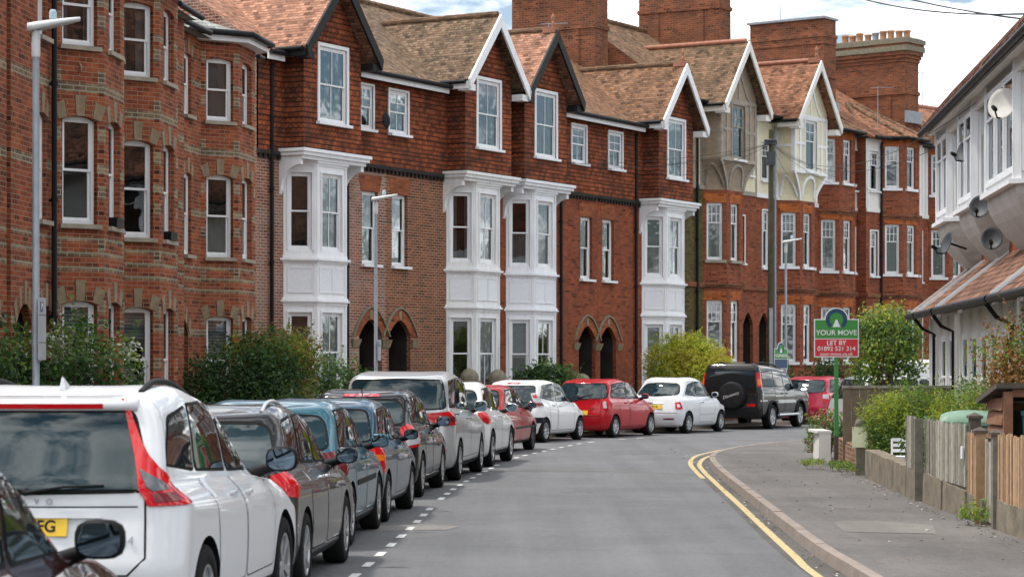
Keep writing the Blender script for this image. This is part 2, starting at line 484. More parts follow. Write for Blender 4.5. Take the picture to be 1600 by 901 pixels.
def auto_uv(me):
    lay = me.uv_layers.new(name='UVMap')
    co = np.empty(len(me.vertices) * 3, np.float32); me.vertices.foreach_get('co', co); co = co.reshape(-1, 3)
    li = np.empty(len(me.loops), np.int32); me.loops.foreach_get('vertex_index', li)
    out = np.zeros((len(me.loops), 2), np.float32)
    for p in me.polygons:
        n = p.normal
        if abs(n.z) > .999: t = Vector((1, 0, 0))
        else: t = Vector((-n.y, n.x, 0)).normalized()
        b = n.cross(t)
        for l in range(p.loop_start, p.loop_start + p.loop_total):
            c = co[li[l]]
            out[l, 0] = c[0] * t.x + c[1] * t.y + c[2] * t.z
            out[l, 1] = c[0] * b.x + c[1] * b.y + c[2] * b.z
    lay.data.foreach_set('uv', out.ravel())

def empty(name, loc=(0, 0, 0), rz=0.0):
    o = bpy.data.objects.new(name, None)
    o.empty_display_size = .2
    o.location = loc; o.rotation_euler = (0, 0, rz)
    COL.objects.link(o)
    return o

def tag(o, label=None, cat=None, group=None, kind=None):
    if label: o['label'] = label
    if cat: o['category'] = cat
    if group: o['group'] = group
    if kind: o['kind'] = kind
    return o

def text_mesh(name, body, size, mat, parent, T, ext=.002, shear=0.0, spacing=1.0, align='CENTER', bold=0.0):
    cu = bpy.data.curves.new(name, 'FONT')
    cu.body = body; cu.size = size; cu.extrude = ext; cu.align_x = align; cu.align_y = 'CENTER'
    cu.shear = shear; cu.space_character = spacing; cu.offset = bold
    tmp = bpy.data.objects.new(name + '_tmp', cu)
    COL.objects.link(tmp)
    dg = bpy.context.evaluated_depsgraph_get()
    me = bpy.data.meshes.new_from_object(tmp.evaluated_get(dg))
    bpy.data.objects.remove(tmp); bpy.data.curves.remove(cu)
    me.name = name
    me.transform(T)
    me.materials.clear(); me.materials.append(M(mat))
    o = bpy.data.objects.new(name, me); COL.objects.link(o)
    if parent is not None: o.parent = parent
    return o

# ------------------------------------------------------------------ polylines on the ground
def resample(pts, step):
    """smooth (Catmull-Rom) and resample a ground polyline to even steps"""
    P = [np.array(p, float) for p in pts]
    fine = []
    for i in range(len(P) - 1):
        p0 = P[max(i - 1, 0)]; p1 = P[i]; p2 = P[i + 1]; p3 = P[min(i + 2, len(P) - 1)]
        for t in np.linspace(0, 1, 16, endpoint=False):
            fine.append(.5 * ((2 * p1) + (-p0 + p2) * t + (2 * p0 - 5 * p1 + 4 * p2 - p3) * t * t + (-p0 + 3 * p1 - 3 * p2 + p3) * t ** 3))
    fine.append(P[-1])
    fine = np.array(fine)
    seg = np.linalg.norm(np.diff(fine, axis=0), axis=1); s = np.concatenate([[0], np.cumsum(seg)])
    n = max(2, int(s[-1] / step) + 1)
    q = np.linspace(0, s[-1], n)
    return np.stack([np.interp(q, s, fine[:, 0]), np.interp(q, s, fine[:, 1])], 1)

def offset_line(pts, d):
    """offset to the left of travel by d"""
    t = np.gradient(pts, axis=0); t /= np.linalg.norm(t, axis=1)[:, None]
    return pts + np.stack([-t[:, 1], t[:, 0]], 1) * d

def strip(mb, a, b, z, m=0):
    n = len(a)
    vs = [(p[0], p[1], z) for p in a] + [(p[0], p[1], z) for p in b]
    # a on the left of travel, b on the right -> face up
    mb.add(vs, [(i, n + i, n + i + 1, i + 1) for i in range(n - 1)], m)
# ------------------------------------------------------------------ ground, road, pavements
LINE = [(-2.6, -12), (-2.1, 5), (-1.75, 12), (-1.364, 20.9), (-1.27, 23.3), (-1.14, 26.9), (-.985, 32.3), (-.72, 37.5), (-.03, 46), (.7, 50.6),
        (1.49, 54.9), (2.16, 57.2), (3.35, 60), (5.1, 63.2), (8.3, 68.6), (11.6, 74), (16.5, 82), (24, 93), (40, 112)]
PARK = resample(LINE, .6)
LKERB = offset_line(PARK, 2.25)
KLINE = [(3.3, -12), (3.05, 5), (2.93, 14), (2.92, 20.6), (2.95, 24), (3.18, 31.4), (3.37, 37.8), (3.62, 43.4), (3.98, 46.9), (4.74, 50.2), (5.7, 52.9), (6.9, 55.2), (10, 59.6), (16, 66), (40, 88)]
RKERB = resample(KLINE, .5)

g = MB(); g.add([(-300, -200, -.02), (300, -200, -.02), (300, 500, -.02), (-300, 500, -.02)], [(0, 1, 2, 3)])
tag(g.build('ground', 'soil'), kind='structure')
r_ = MB(); strip(r_, offset_line(PARK, 2.3), offset_line(PARK, -10), 0.0)
tag(r_.build('road', 'asphalt'), kind='structure')

def pave_left():
    mb = MB(); a = offset_line(PARK, 4.15); b = offset_line(PARK, 2.365)
    strip(mb, a, b, .11)
    tag(mb.build('pavement', 'pavement'), kind='structure')
    mb = MB(); strip(mb, offset_line(PARK, 14), offset_line(PARK, 4.15), .13)
    tag(mb.build('garden_ground', 'soil'), kind='structure')
pave_left()

def kerb(line, side, name):
    """a run of kerb stones; side +1: the pavement lies to the left of the line"""
    mb = MB(); inner = offset_line(line, .12 * side)
    step = 2
    for i in range(0, len(line) - step, step):
        a, b = line[i], line[i + step]; c, d = inner[i + step], inner[i]
        e = .006
        a2 = a + (b - a) * e; b2 = b - (b - a) * e; d2 = d + (c - d) * e; c2 = c - (c - d) * e
        q = [a2, b2, c2, d2] if side > 0 else [b2, a2, d2, c2]
        h = .112 + rnd.uniform(-.004, .004)
        # slightly battered face
        top = [q[0] * .9 + q[3] * .1, q[1] * .9 + q[2] * .1, q[2], q[3]]
        mb.hexa([(*p, -.01) for p in q] + [(*p, h) for p in top])
    tag(mb.build(name, 'kerb_stone'), kind='structure')
kerb(LKERB, 1, 'kerb')
kerb(RKERB, -1, 'kerb')

def pave_right():
    inner = offset_line(RKERB, -.12)
    poly = [(p[0], p[1], .108) for p in inner] + [(90, 88, .108), (90, -12, .108)]
    poly.reverse()
    mb = MB(); mb.add(poly, [tuple(range(len(poly)))])
    tag(mb.build('pavement', 'pavement'), kind='structure')
pave_right()

def ground_strip(line, w, z, mat, name, seg=None):
    mb = MB(); strip(mb, offset_line(line, w / 2), offset_line(line, -w / 2), z)
    return tag(mb.build(name, mat), kind='structure')
YIN = [(2.72, -8), (2.66, 12), (2.66, 20.6), (2.72, 22.8), (2.84, 26.6), (2.99, 31.1), (3.17, 36.8), (3.32, 41.1), (3.5, 44.2), (3.95, 47.6), (4.84, 51.1), (5.68, 53.7), (7.05, 56.2), (10, 60.4)]
YOUT = [(3.1, 38.4), (3.2, 41.5), (3.36, 44.6), (3.75, 48), (4.6, 51.5), (5.5, 54.2), (6.8, 56.7), (9.8, 60.8)]
ground_strip(resample(YIN, .5), .085, .006, 'line_yellow', 'road_marking')
ground_strip(resample(YOUT, .5), .085, .006, 'line_yellow', 'road_marking')
def dashes():
    mb = MB()
    s = resample(LINE, .1)
    i = 0; n = len(s); k = 0
    while i + 7 < n and s[i][1] < 60:
        a = s[i:i + 6]
        if not (k % 11 == 3):
            strip(mb, offset_line(a, .042), offset_line(a, -.042), .006)
        i += 12; k += 1
    tag(mb.build('road_marking', 'line_white'), kind='structure')
dashes()
mb = MB(); mb.add([(-1.62, 26.25, .004), (-.72, 26.45, .004), (-.58, 27.0, .004), (-.9, 27.35, .004), (-1.65, 27.05, .004)], [(0, 1, 2, 3, 4)])
tag(mb.build('road_surface', 'patch'), kind='structure')
mb = MB(); strip(mb, np.array([(-.2, 41.4), (1.2, 41.5), (2.2, 40.9), (3.3, 39.9)]), np.array([(-.2, 41.15), (1.2, 41.27), (2.2, 40.65), (3.3, 39.75)]), .004)
tag(mb.build('road_surface', 'patch'), kind='structure')
mb = MB(); mb.add([(3.45, 24.6, .112), (4.35, 24.3, .112), (4.55, 25.6, .112), (3.95, 26.4, .112), (3.55, 26.2, .112)], [(0, 1, 2, 3, 4)])
tag(mb.build('pavement_surface', 'patch'), kind='structure')

# dirty channel beside the kerbs, an old trench repair and scattered litter
ground_strip(offset_line(RKERB, .16), .30, .003, 'gutter', 'road_surface')
ground_strip(offset_line(PARK, 2.08), .30, .003, 'gutter', 'road_surface')
mb = MB(); rs = random.Random(5)
for i in range(420):
    k = rs.random()
    if k < .4: y = rs.uniform(20, 52); x = float(np.interp(y, RKERB[:, 1][:110], RKERB[:, 0][:110])) - abs(rs.gauss(0, .12)) - .02; z = .008
    elif k < .8: y = rs.uniform(20, 41); x = float(np.interp(y, [18, 22, 27, 31, 36.8, 41], [5.10, 5.06, 5.11, 5.20, 5.44, 5.6])) - abs(rs.gauss(0, .14)) - .03; z = .113
    else: y = rs.uniform(20, 44); x = rs.uniform(3.4, 5.2); z = .113
    a = rs.random() * 6.28; q = rs.uniform(.012, .035); c_, s_ = math.cos(a) * q, math.sin(a) * q
    mb.add([(x - c_, y - s_, z), (x + s_ * .5, y - c_ * .5, z + .006), (x + c_, y + s_, z + .003), (x - s_ * .5, y + c_ * .5, z + .008)], [(0, 1, 2, 3)], rs.choice((0, 0, 1, 2)))
tag(mb.build('leaf_litter', ['soil', 'cardboard', 'curtain_pale'], None, uv=False), kind='stuff')
# ------------------------------------------------------------------ building helpers (local frame: +x along the street, -y towards it)
def mkP(p0, p1, y_off=0.0):
    a = Vector((p0[0], p0[1], 0)); b = Vector((p1[0], p1[1], 0)); d = b - a; L = d.length; d /= L
    n = Vector((d.y, -d.x, 0))
    def P(u, nn, z):
        q = a + d * u + n * nn
        return (q.x, q.y, z)
    return P, L

def arch_pts(u0, u1, zb, rise, pointed=False, n=10):
    out = []
    for i in range(n + 1):
        s = 2 * i / n - 1
        out.append((u0 + (u1 - u0) * i / n, zb - rise * (abs(s) ** (pointed if pointed else 2))))
    return out

def wall(mb, p0, p1, z0, z1, ops=(), m=0, reveal=.12, room=.55, mroom=1, bands=(), quoin=None):
    """wall panel with real openings; op = (u0, u1, za, zb, rise, pointed, room_depth)"""
    P, L = mkP(p0, p1)
    ops = [tuple(o) + (0, False, room)[len(o) - 4:] for o in ops]
    us = {0.0, L}; zs = {z0, z1}
    for o in ops: us |= {o[0], o[1]}; zs |= {o[2], o[3]}
    for b in bands:
        if b[0] > z0 and b[1] < z1: zs |= {b[0], b[1]}
    if quoin:
        us |= {q for q in (.11, .22, L - .11, L - .22) if 0 < q < L}
        k = z0
        while k < z1: zs.add(k); k += .225
    us = sorted(us); zs = sorted(zs)
    us = [u for i, u in enumerate(us) if i == 0 or u - us[i - 1] > 1e-4]
    zs = [z for i, z in enumerate(zs) if i == 0 or z - zs[i - 1] > 1e-4]
    for i in range(len(us) - 1):
        for j in range(len(zs) - 1):
            cu = (us[i] + us[i + 1]) / 2; cz = (zs[j] + zs[j + 1]) / 2
            if any(o[0] < cu < o[1] and o[2] < cz < o[3] for o in ops): continue
            mm = m
            for b in bands:
                if b[0] < cz < b[1]: mm = b[2]
            if quoin and mm == m:
                r = int((cz - z0) / .225)
                e = min(cu, L - cu)
                if e < .11 and r % 4 == 0: mm = quoin
            mb.add([P(us[i], 0, zs[j]), P(us[i + 1], 0, zs[j]), P(us[i + 1], 0, zs[j + 1]), P(us[i], 0, zs[j + 1])], [(0, 1, 2, 3)], mm)
    for u0, u1, za, zb, rise, pointed, rd in ops:
        rv = min(reveal, rd)
        if rise:
            ap = arch_pts(u0, u1, zb, rise, pointed)
            h = len(ap) // 2
            for side in (0, 1):
                pts = ap[:h + 1] if side == 0 else ap[h:]
                c = (u0, zb) if side == 0 else (u1, zb)
                for a, b in zip(pts[:-1], pts[1:]):
                    mb.add([P(c[0], 0, c[1]), P(a[0], 0, a[1]), P(b[0], 0, b[1])], [(0, 1, 2)], m)
            for a, b in zip(ap[:-1], ap[1:]):
                mb.add([P(a[0], 0, a[1]), P(b[0], 0, b[1]), P(b[0], -rv, b[1]), P(a[0], -rv, a[1])], [(3, 2, 1, 0)], m)
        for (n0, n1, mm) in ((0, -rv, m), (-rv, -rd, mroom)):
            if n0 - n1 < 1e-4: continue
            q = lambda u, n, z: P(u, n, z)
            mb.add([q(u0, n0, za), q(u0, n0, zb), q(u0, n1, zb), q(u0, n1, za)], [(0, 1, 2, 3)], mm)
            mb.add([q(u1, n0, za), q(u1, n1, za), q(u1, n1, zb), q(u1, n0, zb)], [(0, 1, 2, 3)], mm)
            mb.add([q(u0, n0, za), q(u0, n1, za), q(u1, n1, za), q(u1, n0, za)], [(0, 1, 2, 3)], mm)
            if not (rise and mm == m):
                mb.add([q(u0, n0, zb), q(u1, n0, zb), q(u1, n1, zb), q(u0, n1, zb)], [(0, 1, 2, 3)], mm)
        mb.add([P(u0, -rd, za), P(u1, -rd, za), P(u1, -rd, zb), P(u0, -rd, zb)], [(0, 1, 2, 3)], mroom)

CURT = ['curtain_pale', 'curtain_grey', 'curtain_tan', 'blind', 'curtain_grey', None, None, None, None]
def window(parent, p0, p1, u0, u1, z0, z1, bars='1/1', inset=.09, curtain='auto', frame='white_paint', sill='white_paint', sill_h=.07, sill_p=.10, casing=0.0, split=.5, wide_sill=.06):
    P, L = mkP(p0, p1)
    fr = MB(); t = .055; w = u1 - u0
    n1 = -inset; n0 = n1 - .07
    e = .002
    fr.pbox(P, u0 + e, u0 + t, n0, n1, z0 + e, z1 - e); fr.pbox(P, u1 - t, u1 - e, n0, n1, z0 + e, z1 - e)
    fr.pbox(P, u0 + t, u1 - t, n0, n1, z1 - t, z1 - e); fr.pbox(P, u0 + t, u1 - t, n0, n1, z0 + e, z0 + t * 1.3)
    if casing:   # flat boards round the opening
        c = casing
        fr.pbox(P, u0 - c, u0, -.005, .03, z0, z1 + c); fr.pbox(P, u1, u1 + c, -.005, .03, z0, z1 + c); fr.pbox(P, u0, u1, -.005, .03, z1, z1 + c)
    a0, a1, b0, b1 = u0 + t, u1 - t, z0 + t * 1.3, z1 - t
    zm = b0 + (b1 - b0) * split
    s = .04
    # upper sash (outer) and lower sash (inner)
    def sash(x0, x1, y0, y1, m0, m1, cols, rows, meet):
        fr.pbox(P, x0, x0 + s, m0, m1, y0, y1); fr.pbox(P, x1 - s, x1, m0, m1, y0, y1)
        fr.pbox(P, x0 + s, x1 - s, m0, m1, y0, y0 + s); fr.pbox(P, x0 + s, x1 - s, m0, m1, y1 - s, y1)
        for i in range(1, cols):
            x = x0 + (x1 - x0) * i / cols
            fr.pbox(P, x - .013, x + .013, m0 + .004, m1 - .004, y0 + s, y1 - s)
        for i in range(1, rows):
            y = y0 + (y1 - y0) * i / rows
            fr.pbox(P, x0 + s, x1 - s, m0 + .006, m1 - .006, y - .013, y + .013)
    conf = {'1/1': (1, 1, 1, 1), '2/2': (2, 1, 2, 1), 'multi': (3, 2, 1, 1), 'multi2': (2, 2, 1, 1), 'four': (2, 2, 2, 1), 'lead': (1, 1, 1, 1), 'low': (1, 1, 2, 1)}[bars]
    sash(a0, a1, zm - s * .5, b1, n1 - .035, n1 - .008, conf[0], conf[1], 0)
    sash(a0, a1, b0, zm + s * .5, n1 - .065, n1 - .037, conf[2], conf[3], 1)
    pane = MB()
    if bars == 'lead':
        pass
    pane.pbox(P, a0 + .01, a1 - .01, n1 - .024, n1 - .020, zm, b1 - .01)
    pane.pbox(P, a0 + .01, a1 - .01, n1 - .053, n1 - .049, b0 + .01, zm)
    o = pane.build('window', 'window_glass', parent)
    fr.build('frame', frame, o)
    if sill:
        sm = MB(); sm.pbox(P, u0 - wide_sill, u1 + wide_sill, -inset, sill_p, z0 - sill_h, z0)
        sm.build('sill', sill, o)
    if curtain == 'auto': curtain = rnd.choice(CURT)
    if curtain:
        cm = MB(); nb = -inset - .13
        if curtain == 'blind':
            zl = z0 + (z1 - z0) * rnd.choice((.0, .45, .6, .7))
            n = max(1, int((z1 - zl) / .06))
            for i in range(n):
                zz = zl + (z1 - zl) * i / n
                cm.add([P(u0, nb, zz), P(u1, nb, zz), P(u1, nb - .025, zz + .052), P(u0, nb - .025, zz + .052)], [(0, 1, 2, 3)])
        else:
            mode = rnd.choice(('pair', 'pair', 'net', 'half'))
            spans = {'pair': [(u0, u0 + w * rnd.uniform(.2, .38)), (u1 - w * rnd.uniform(.2, .38), u1)], 'net': [(u0, u1)], 'half': [(u0, u1)]}[mode]
            top = z1 if mode != 'half' else z0 + (z1 - z0) * .5
            for x0, x1 in spans:
                n = max(4, int((x1 - x0) / .018)); vs = []
                ph = rnd.random() * 6
                for i in range(n + 1):
                    x = x0 + (x1 - x0) * i / n
                    d = .022 * math.sin(x * 62 + ph) + .01 * math.sin(x * 23)
                    vs += [P(x, nb + d, z0), P(x, nb + d * .6, top)]
                cm.add(vs, [(2 * i, 2 * i + 2, 2 * i + 3, 2 * i + 1) for i in range(n)], 0, True)
        cm.build('curtain', curtain, o)
    return o

def voussoirs(mb, P, u0, u1, zb, rise, h=.26, n=7, mats=(0, 1), proud=.014, key=True):
    """alternating wedge blocks over an opening"""
    mb.piece()
    mid = (u0 + u1) / 2
    half = (u1 - u0) / 2 + .07
    def low(t):
        s = -1 + 2 * t
        return (mid + half * s, zb - rise * s * s)
    def up(t):
        s = -1 + 2 * t
        return (mid + half * s * 1.22, zb + h - (rise + .05) * s * s)
    for i in range(n):
        a, b = i / n, (i + 1) / n
        l0, l1, h0, h1 = low(a + .004), low(b - .004), up(a + .004), up(b - .004)
        m = mats[0] if i % 2 == 0 else mats[1]
        pr = proud + (.01 if (key and i == n // 2) else 0)
        ext = .05 if (key and i == n // 2) else 0
        mb.hexa([P(l0[0], pr, l0[1]), P(l1[0], pr, l1[1]), P(l1[0], -.05, l1[1]), P(l0[0], -.05, l0[1]),
                 P(h0[0], pr, h0[1] + ext), P(h1[0], pr, h1[1] + ext), P(h1[0], -.05, h1[1] + ext), P(h0[0], -.05, h0[1] + ext)], m)

def bay_poly(p, f, q, back=0.0):
    return [(-p - q * 1.414, back), (-q * .414, -p - q), (f + q * .414, -p - q), (f + p + q * 1.414, back)]
def bay_slab(mb, p, f, q, z0, z1, m=0, mir=1):
    mb.prism([(x * mir if mir > 0 else x, y, z0) for x, y in bay_poly(p, f, q, .02)], (0, 0, z1 - z0), m)

def roof_prism(mb, prof, u0, u1, m_ends, m_sides):
    """profile in (y, z) swept along x"""
    mb.prism([(u0, y, z) for y, z in prof], (u1 - u0, 0, 0), m_ends, m_sides)

def gable_roof(mb, uc, half, zf, za, y0, y1, th=.10, m=0):
    """two tiled slopes over a street gable, ridge along y"""
    for s in (-1, 1):
        a = (uc + s * half, zf); b = (uc, za)
        prof = [(a[0], a[1]), (b[0], b[1]), (b[0], b[1] + th * 1.3), (a[0] + s * .02, a[1] + th)]
        mb.prism([(x, y0, z) for x, z in prof], (0, y1 - y0, 0), m)

def bargeboards(mb, uc, half, zf, za, y, h=.26, th=.06, m=0):
    for s in (-1, 1):
        mb.piece()
        a = Vector((uc + s * (half + .02), y, zf)); b = Vector((uc, y, za))
        poly = [(a.x, y, a.z + .10), (b.x, y, b.z + .13), (b.x, y, b.z + .13 - h * 1.35), (a.x - s * .06, y, a.z + .10 - h)]
        mb.prism(poly, (0, th, 0), m)

def finial(parent, x, y, z, h=.55):
    mb = MB()
    mb.box(x - .13, x + .13, y - .05, y + .35, z - .05, z + .12)
    mb.lathe([(.09, .1), (.07, .2), (.10, .26), (.055, .34), (.045, .42), (.085, .5), (.06, .58), (.02, .66), (.005, .72)], 10, 0, Matrix.Translation((x, y + .06, z)) @ Matrix.Scale(h / .7, 4))
    return mb.build('finial', 'terracotta', parent)

def ridge(mb, a, b, r=.11, m=0):
    mb.piece(); a = Vector(a); b = Vector(b); n = max(1, int((b - a).length / .32))
    for i in range(n):
        p = a + (b - a) * (i / n); q = a + (b - a) * ((i + .97) / n)
        mb.tube([p, q], [r, r * 1.08], 8, m)

def chimney(parent, x, y, sx, sy, z0, z1, pots=0, mat='brick_stack', cap=True, pot_h=.45, name='chimney', slab=False):
    mb = MB()
    bx = lambda q, a, b, m=0: mb.box(x - sx / 2 - q, x + sx / 2 + q, y - sy / 2 - q, y + sy / 2 + q, a, b, m)
    bx(0, z0, z1 - 1.0)
    bx(.05, z1 - 2.35, z1 - 2.2, 0)
    if cap:
        for q, a, b, m in ((.04, 1.0, .86, 0), (.09, .86, .72, 0), (.15, .72, .56, 0), (.20, .56, .34, 1), (.17, .34, .24, 0), (.22, .24, .05, 1), (.12, .05, 0, 1)): bx(q, z1 - a, z1 - b, m)
    else:
        bx(.03, z1 - 1.0, z1 - .72); bx(.06, z1 - .72, z1 - .60); bx(.0, z1 - .60, z1)
    for k in (-.28, .28):      # shallow ribs
        mb.box(x + sx * .5, x + sx * .5 + .03, y + sy * k - .12, y + sy * k + .12, z0, z1 - 2.35)
        mb.box(x - sx * .5 - .03, x - sx * .5, y + sy * k - .12, y + sy * k + .12, z0, z1 - 2.35)
    c = mb.build(name, [mat, 'moss_stone'], parent)
    for i in range(pots):
        t = (i + .5) / pots - .5
        pm = MB(); hh = pot_h * rnd.uniform(.85, 1.2); r = .15
        pm.lathe([(r, -.05), (r * 1.02, .02), (r * .92, .06), (r * .92, hh - .09), (r * 1.1, hh - .06), (r * 1.1, hh), (r * .85, hh), (r * .85, hh - .1)], 14, 0, Matrix.Translation((x + rnd.uniform(-.03, .03), y + t * (sy - .1), z1)))
        pm.build('chimney_pot', 'pot_clay' if i != pots // 2 else 'lead', c)
    lm = MB(); lm.box(x - sx / 2 - .03, x + sx / 2 + .03, y - sy / 2 - .16, y - sy / 2, z0 + .4, z0 + .9); lm.build('flashing', 'lead', c)
    if slab:
        lm = MB(); lm.box(x - sx / 2 - .1, x + sx / 2 + .1, y - sy / 2 - .08, y + sy / 2 + .1, z1, z1 + .09); lm.build('cap_slab', 'lead', c)
    return c

def downpipe(parent, x, y, z0, z1, r=.045, mat='black_iron', dx=0):
    mb = MB(); mb.tube([(x, y, z0), (x, y, z1 - .3), (x + dx * .5, y, z1 - .12), (x + dx, y - .05, z1)], r, 8)
    k = z0 + .8
    while k < z1 - .4:
        mb.lathe([(r * 1.35, 0), (r * 1.35, .07)], 8, 0, Matrix.Translation((x, y, k))); mb.box(x - .02, x + .02, y, y + .09, k + .01, k + .05); k += 1.8
    return mb.build('downpipe', mat, parent)

def side_walls(mb, ua, ub, z0, z1, depth, m=0):
    for u in (ua, ub):
        q = [(u, .0, z0), (u, depth, z0), (u, depth, z1), (u, .0, z1)]
        mb.add(q, [(3, 2, 1, 0) if u == ua else (0, 1, 2, 3)], m)
    mb.add([(ua, depth, z0), (ub, depth, z0), (ub, depth, z1), (ua, depth, z1)], [(3, 2, 1, 0)], m)

def frame_at(name, corner, heading, p, base=0.0):
    """Empty whose local (0,-p) lands on the bay's near corner"""
    th = R(heading)
    ax = Vector((math.sin(th), math.cos(th), 0)); ay = Vector((-math.cos(th), math.sin(th), 0))
    o = Vector((corner[0], corner[1], base)) + ay * p
    return empty(name, o, R(90 - heading))

# ------------------------------------------------------------------ banded brick terrace on the left
def banded_house(corner, heading, ua, ub, label, doors, wins, first_curt, near_wall=True, pipe=None, roofp=True):
    p, f = .62, 1.32
    t = frame_at('terraced_house', corner, heading, p)
    tag(t, label, 'house', 'terraced houses along the left of the street')
    base = -.05; ez = 8.5
    bd = [(2.42, 2.57), (3.32, 3.40), (3.55, 3.63), (3.78, 3.86), (4.85, 5.0), (6.12, 6.27), (7.5, 7.62)]
    bands = [(a, b, 2) for a, b in bd]
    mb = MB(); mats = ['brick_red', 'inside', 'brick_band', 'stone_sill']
    lint = MB()
    pts = [(-p, 0), (0, -p), (f, -p), (f + p, 0)]
    Z = [(1.0, 2.85, .07), (4.05, 5.75, .07), (6.85, 8.15, .05)]
    for k in range(3):
        a, b = pts[k], pts[k + 1]
        P, L = mkP(a, b)
        w = .62 if k != 1 else .72
        u0, u1 = L / 2 - w / 2, L / 2 + w / 2
        ops = [(u0, u1, z0, z1, r) for z0, z1, r in Z]
        wall(mb, a, b, base, ez, ops, bands=bands, quoin=2, room=.4)
        for i, (z0, z1, r) in enumerate(Z):
            cur = first_curt.get((k, i), 'auto') if first_curt else 'auto'
            window(t, a, b, u0, u1, z0, z1, '1/1', .10, cur, sill='stone_sill', sill_p=.07)
            if i < 2: voussoirs(lint, P, u0, u1, z1, r, .28, 5)
    lint_o = None
    # flat walls either side of the bay
    for a, b in (((ua, 0), (-p, 0)), ((f + p, 0), (ub, 0))):
        if b[0] - a[0] < .05: continue
        P, L = mkP(a, b)
        ops = []
        for (u, w, z0, z1, r, kind) in wins:
            if a[0] < u < b[0]: ops.append((u - a[0] - w / 2, u - a[0] + w / 2, z0, z1, r))
        for (u, w, zt) in doors:
            if a[0] < u < b[0]: ops.append((u - a[0] - w / 2, u - a[0] + w / 2, base + .02, zt, .30, False, 1.1))
        wall(mb, a, b, base, ez, ops, bands=bands, room=.4)
        for (u, w, z0, z1, r, kind) in wins:
            if a[0] < u < b[0]:
                window(t, a, b, u - a[0] - w / 2, u - a[0] + w / 2, z0, z1, '1/1', .07, 'auto', sill='stone_sill')
                voussoirs(lint, P, u - a[0] - w / 2, u - a[0] + w / 2, z1, r, .26, 5)
        for (u, w, zt) in doors:
            if a[0] < u < b[0]:
                voussoirs(lint, P, u - a[0] - w / 2, u - a[0] + w / 2, zt, .30, .3, 9)
                dm = MB(); dm.box(u - w / 2 + .03, u + w / 2 - .03, .9, .96, base, zt - .5)
                for zz in (.35, 1.25):
                    dm.box(u - w / 2 + .14, u - .04, .885, .9, zz, zz + .65); dm.box(u + .04, u + w / 2 - .14, .885, .9, zz, zz + .65)
                dm.build('door', 'door_dark', t)
    side_walls(mb, ua, ub, base, ez, 8.0)
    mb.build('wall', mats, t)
    lint.build_pieces('window_arch', ['stone_block', 'brick_red'], t)
    # roof: main slope and hipped bay roof
    rf = MB()
    roof_prism(rf, [(-.25, ez), (4.0, 10.3), (8.3, ez)], ua, ub, 1, 0)
    q = .32
    A = [(-p - q * 1.2, .3), (-q * .4, -p - q), (f + q * .4, -p - q), (f + p + q * 1.2, .3)]
    top = [(.25, 2.3), (f - .25, 2.3)]
    zb, zt = ez + .12, 9.75
    vs = [(x, y, zb) for x, y in A] + [(x, y, zt) for x, y in top] + [(-p - q, 2.3, zb), (f + p + q, 2.3, zb)]
    rf.add(vs, [(1, 2, 5, 4), (0, 1, 4), (2, 3, 5), (6, 0, 4), (3, 7, 5)], 0)
    ro = rf.build('roof', ['roof_slate', 'brick_red'], t)
    ev = MB(); ev.prism([(x, y, ez - .02) for x, y in bay_poly(p, f, .25, .1)], (0, 0, .14), 0)
    ev.build('eaves_board', 'white_paint', ro)
    gt = MB()
    pl = [(x, y, ez + .14) for x, y in bay_poly(p, f, .34, .1)]
    gt.piece().tube([(ua, -.36, ez + .05), (-p - .55, -.36, ez + .05)], .06, 8); gt.piece().tube(pl, .065, 8); gt.piece().tube([(f + p + .55, -.36, ez + .05), (ub, -.36, ez + .05)], .06, 8)
    gt.build_pieces('gutter', 'black_iron', ro)
    for x, y in (pipe or []): downpipe(t, x, y, base, ez)
    return t

up_win = lambda u: [(u, .5, 4.05, 5.7, .07, 0), (u, .5, 6.85, 8.1, .05, 0)]
banded_house((-7.05, 30.0), 4, -4.2, 4.45, 'banded red brick house at the near end of the terrace, cut by the photo edge', [(3.55, .85, 2.75)], up_win(2.55), None)
hA = banded_house((-6.46, 37.5), 4.5, -3.0, 2.65, 'banded red brick house behind the first lamp post, with black downpipe and round vent', [(-1.15, .85, 2.75), (-2.3, .8, 2.75)], up_win(-1.35), {(0, 0): 'blind', (0, 1): None, (0, 2): 'curtain_grey'}, pipe=[(-.95, -.08)])
hB = banded_house((-6.18, 41.5), 6, -1.35, 4.3, 'banded red brick house with a frosted ground floor window and a window box above', [(3.2, .85, 2.75)], up_win(3.05), {(0, 0): 'blind', (0, 1): None, (0, 2): 'curtain_grey'})
hC = banded_house((-5.66, 49.0), 9, -3.05, 2.9, 'banded red brick house under a slate hipped bay roof, next to the white timber bays', [(-1.9, .8, 2.75)], up_win(-1.55), {(0, 2): 'curtain_grey', (0, 1): 'curtain_tan'})
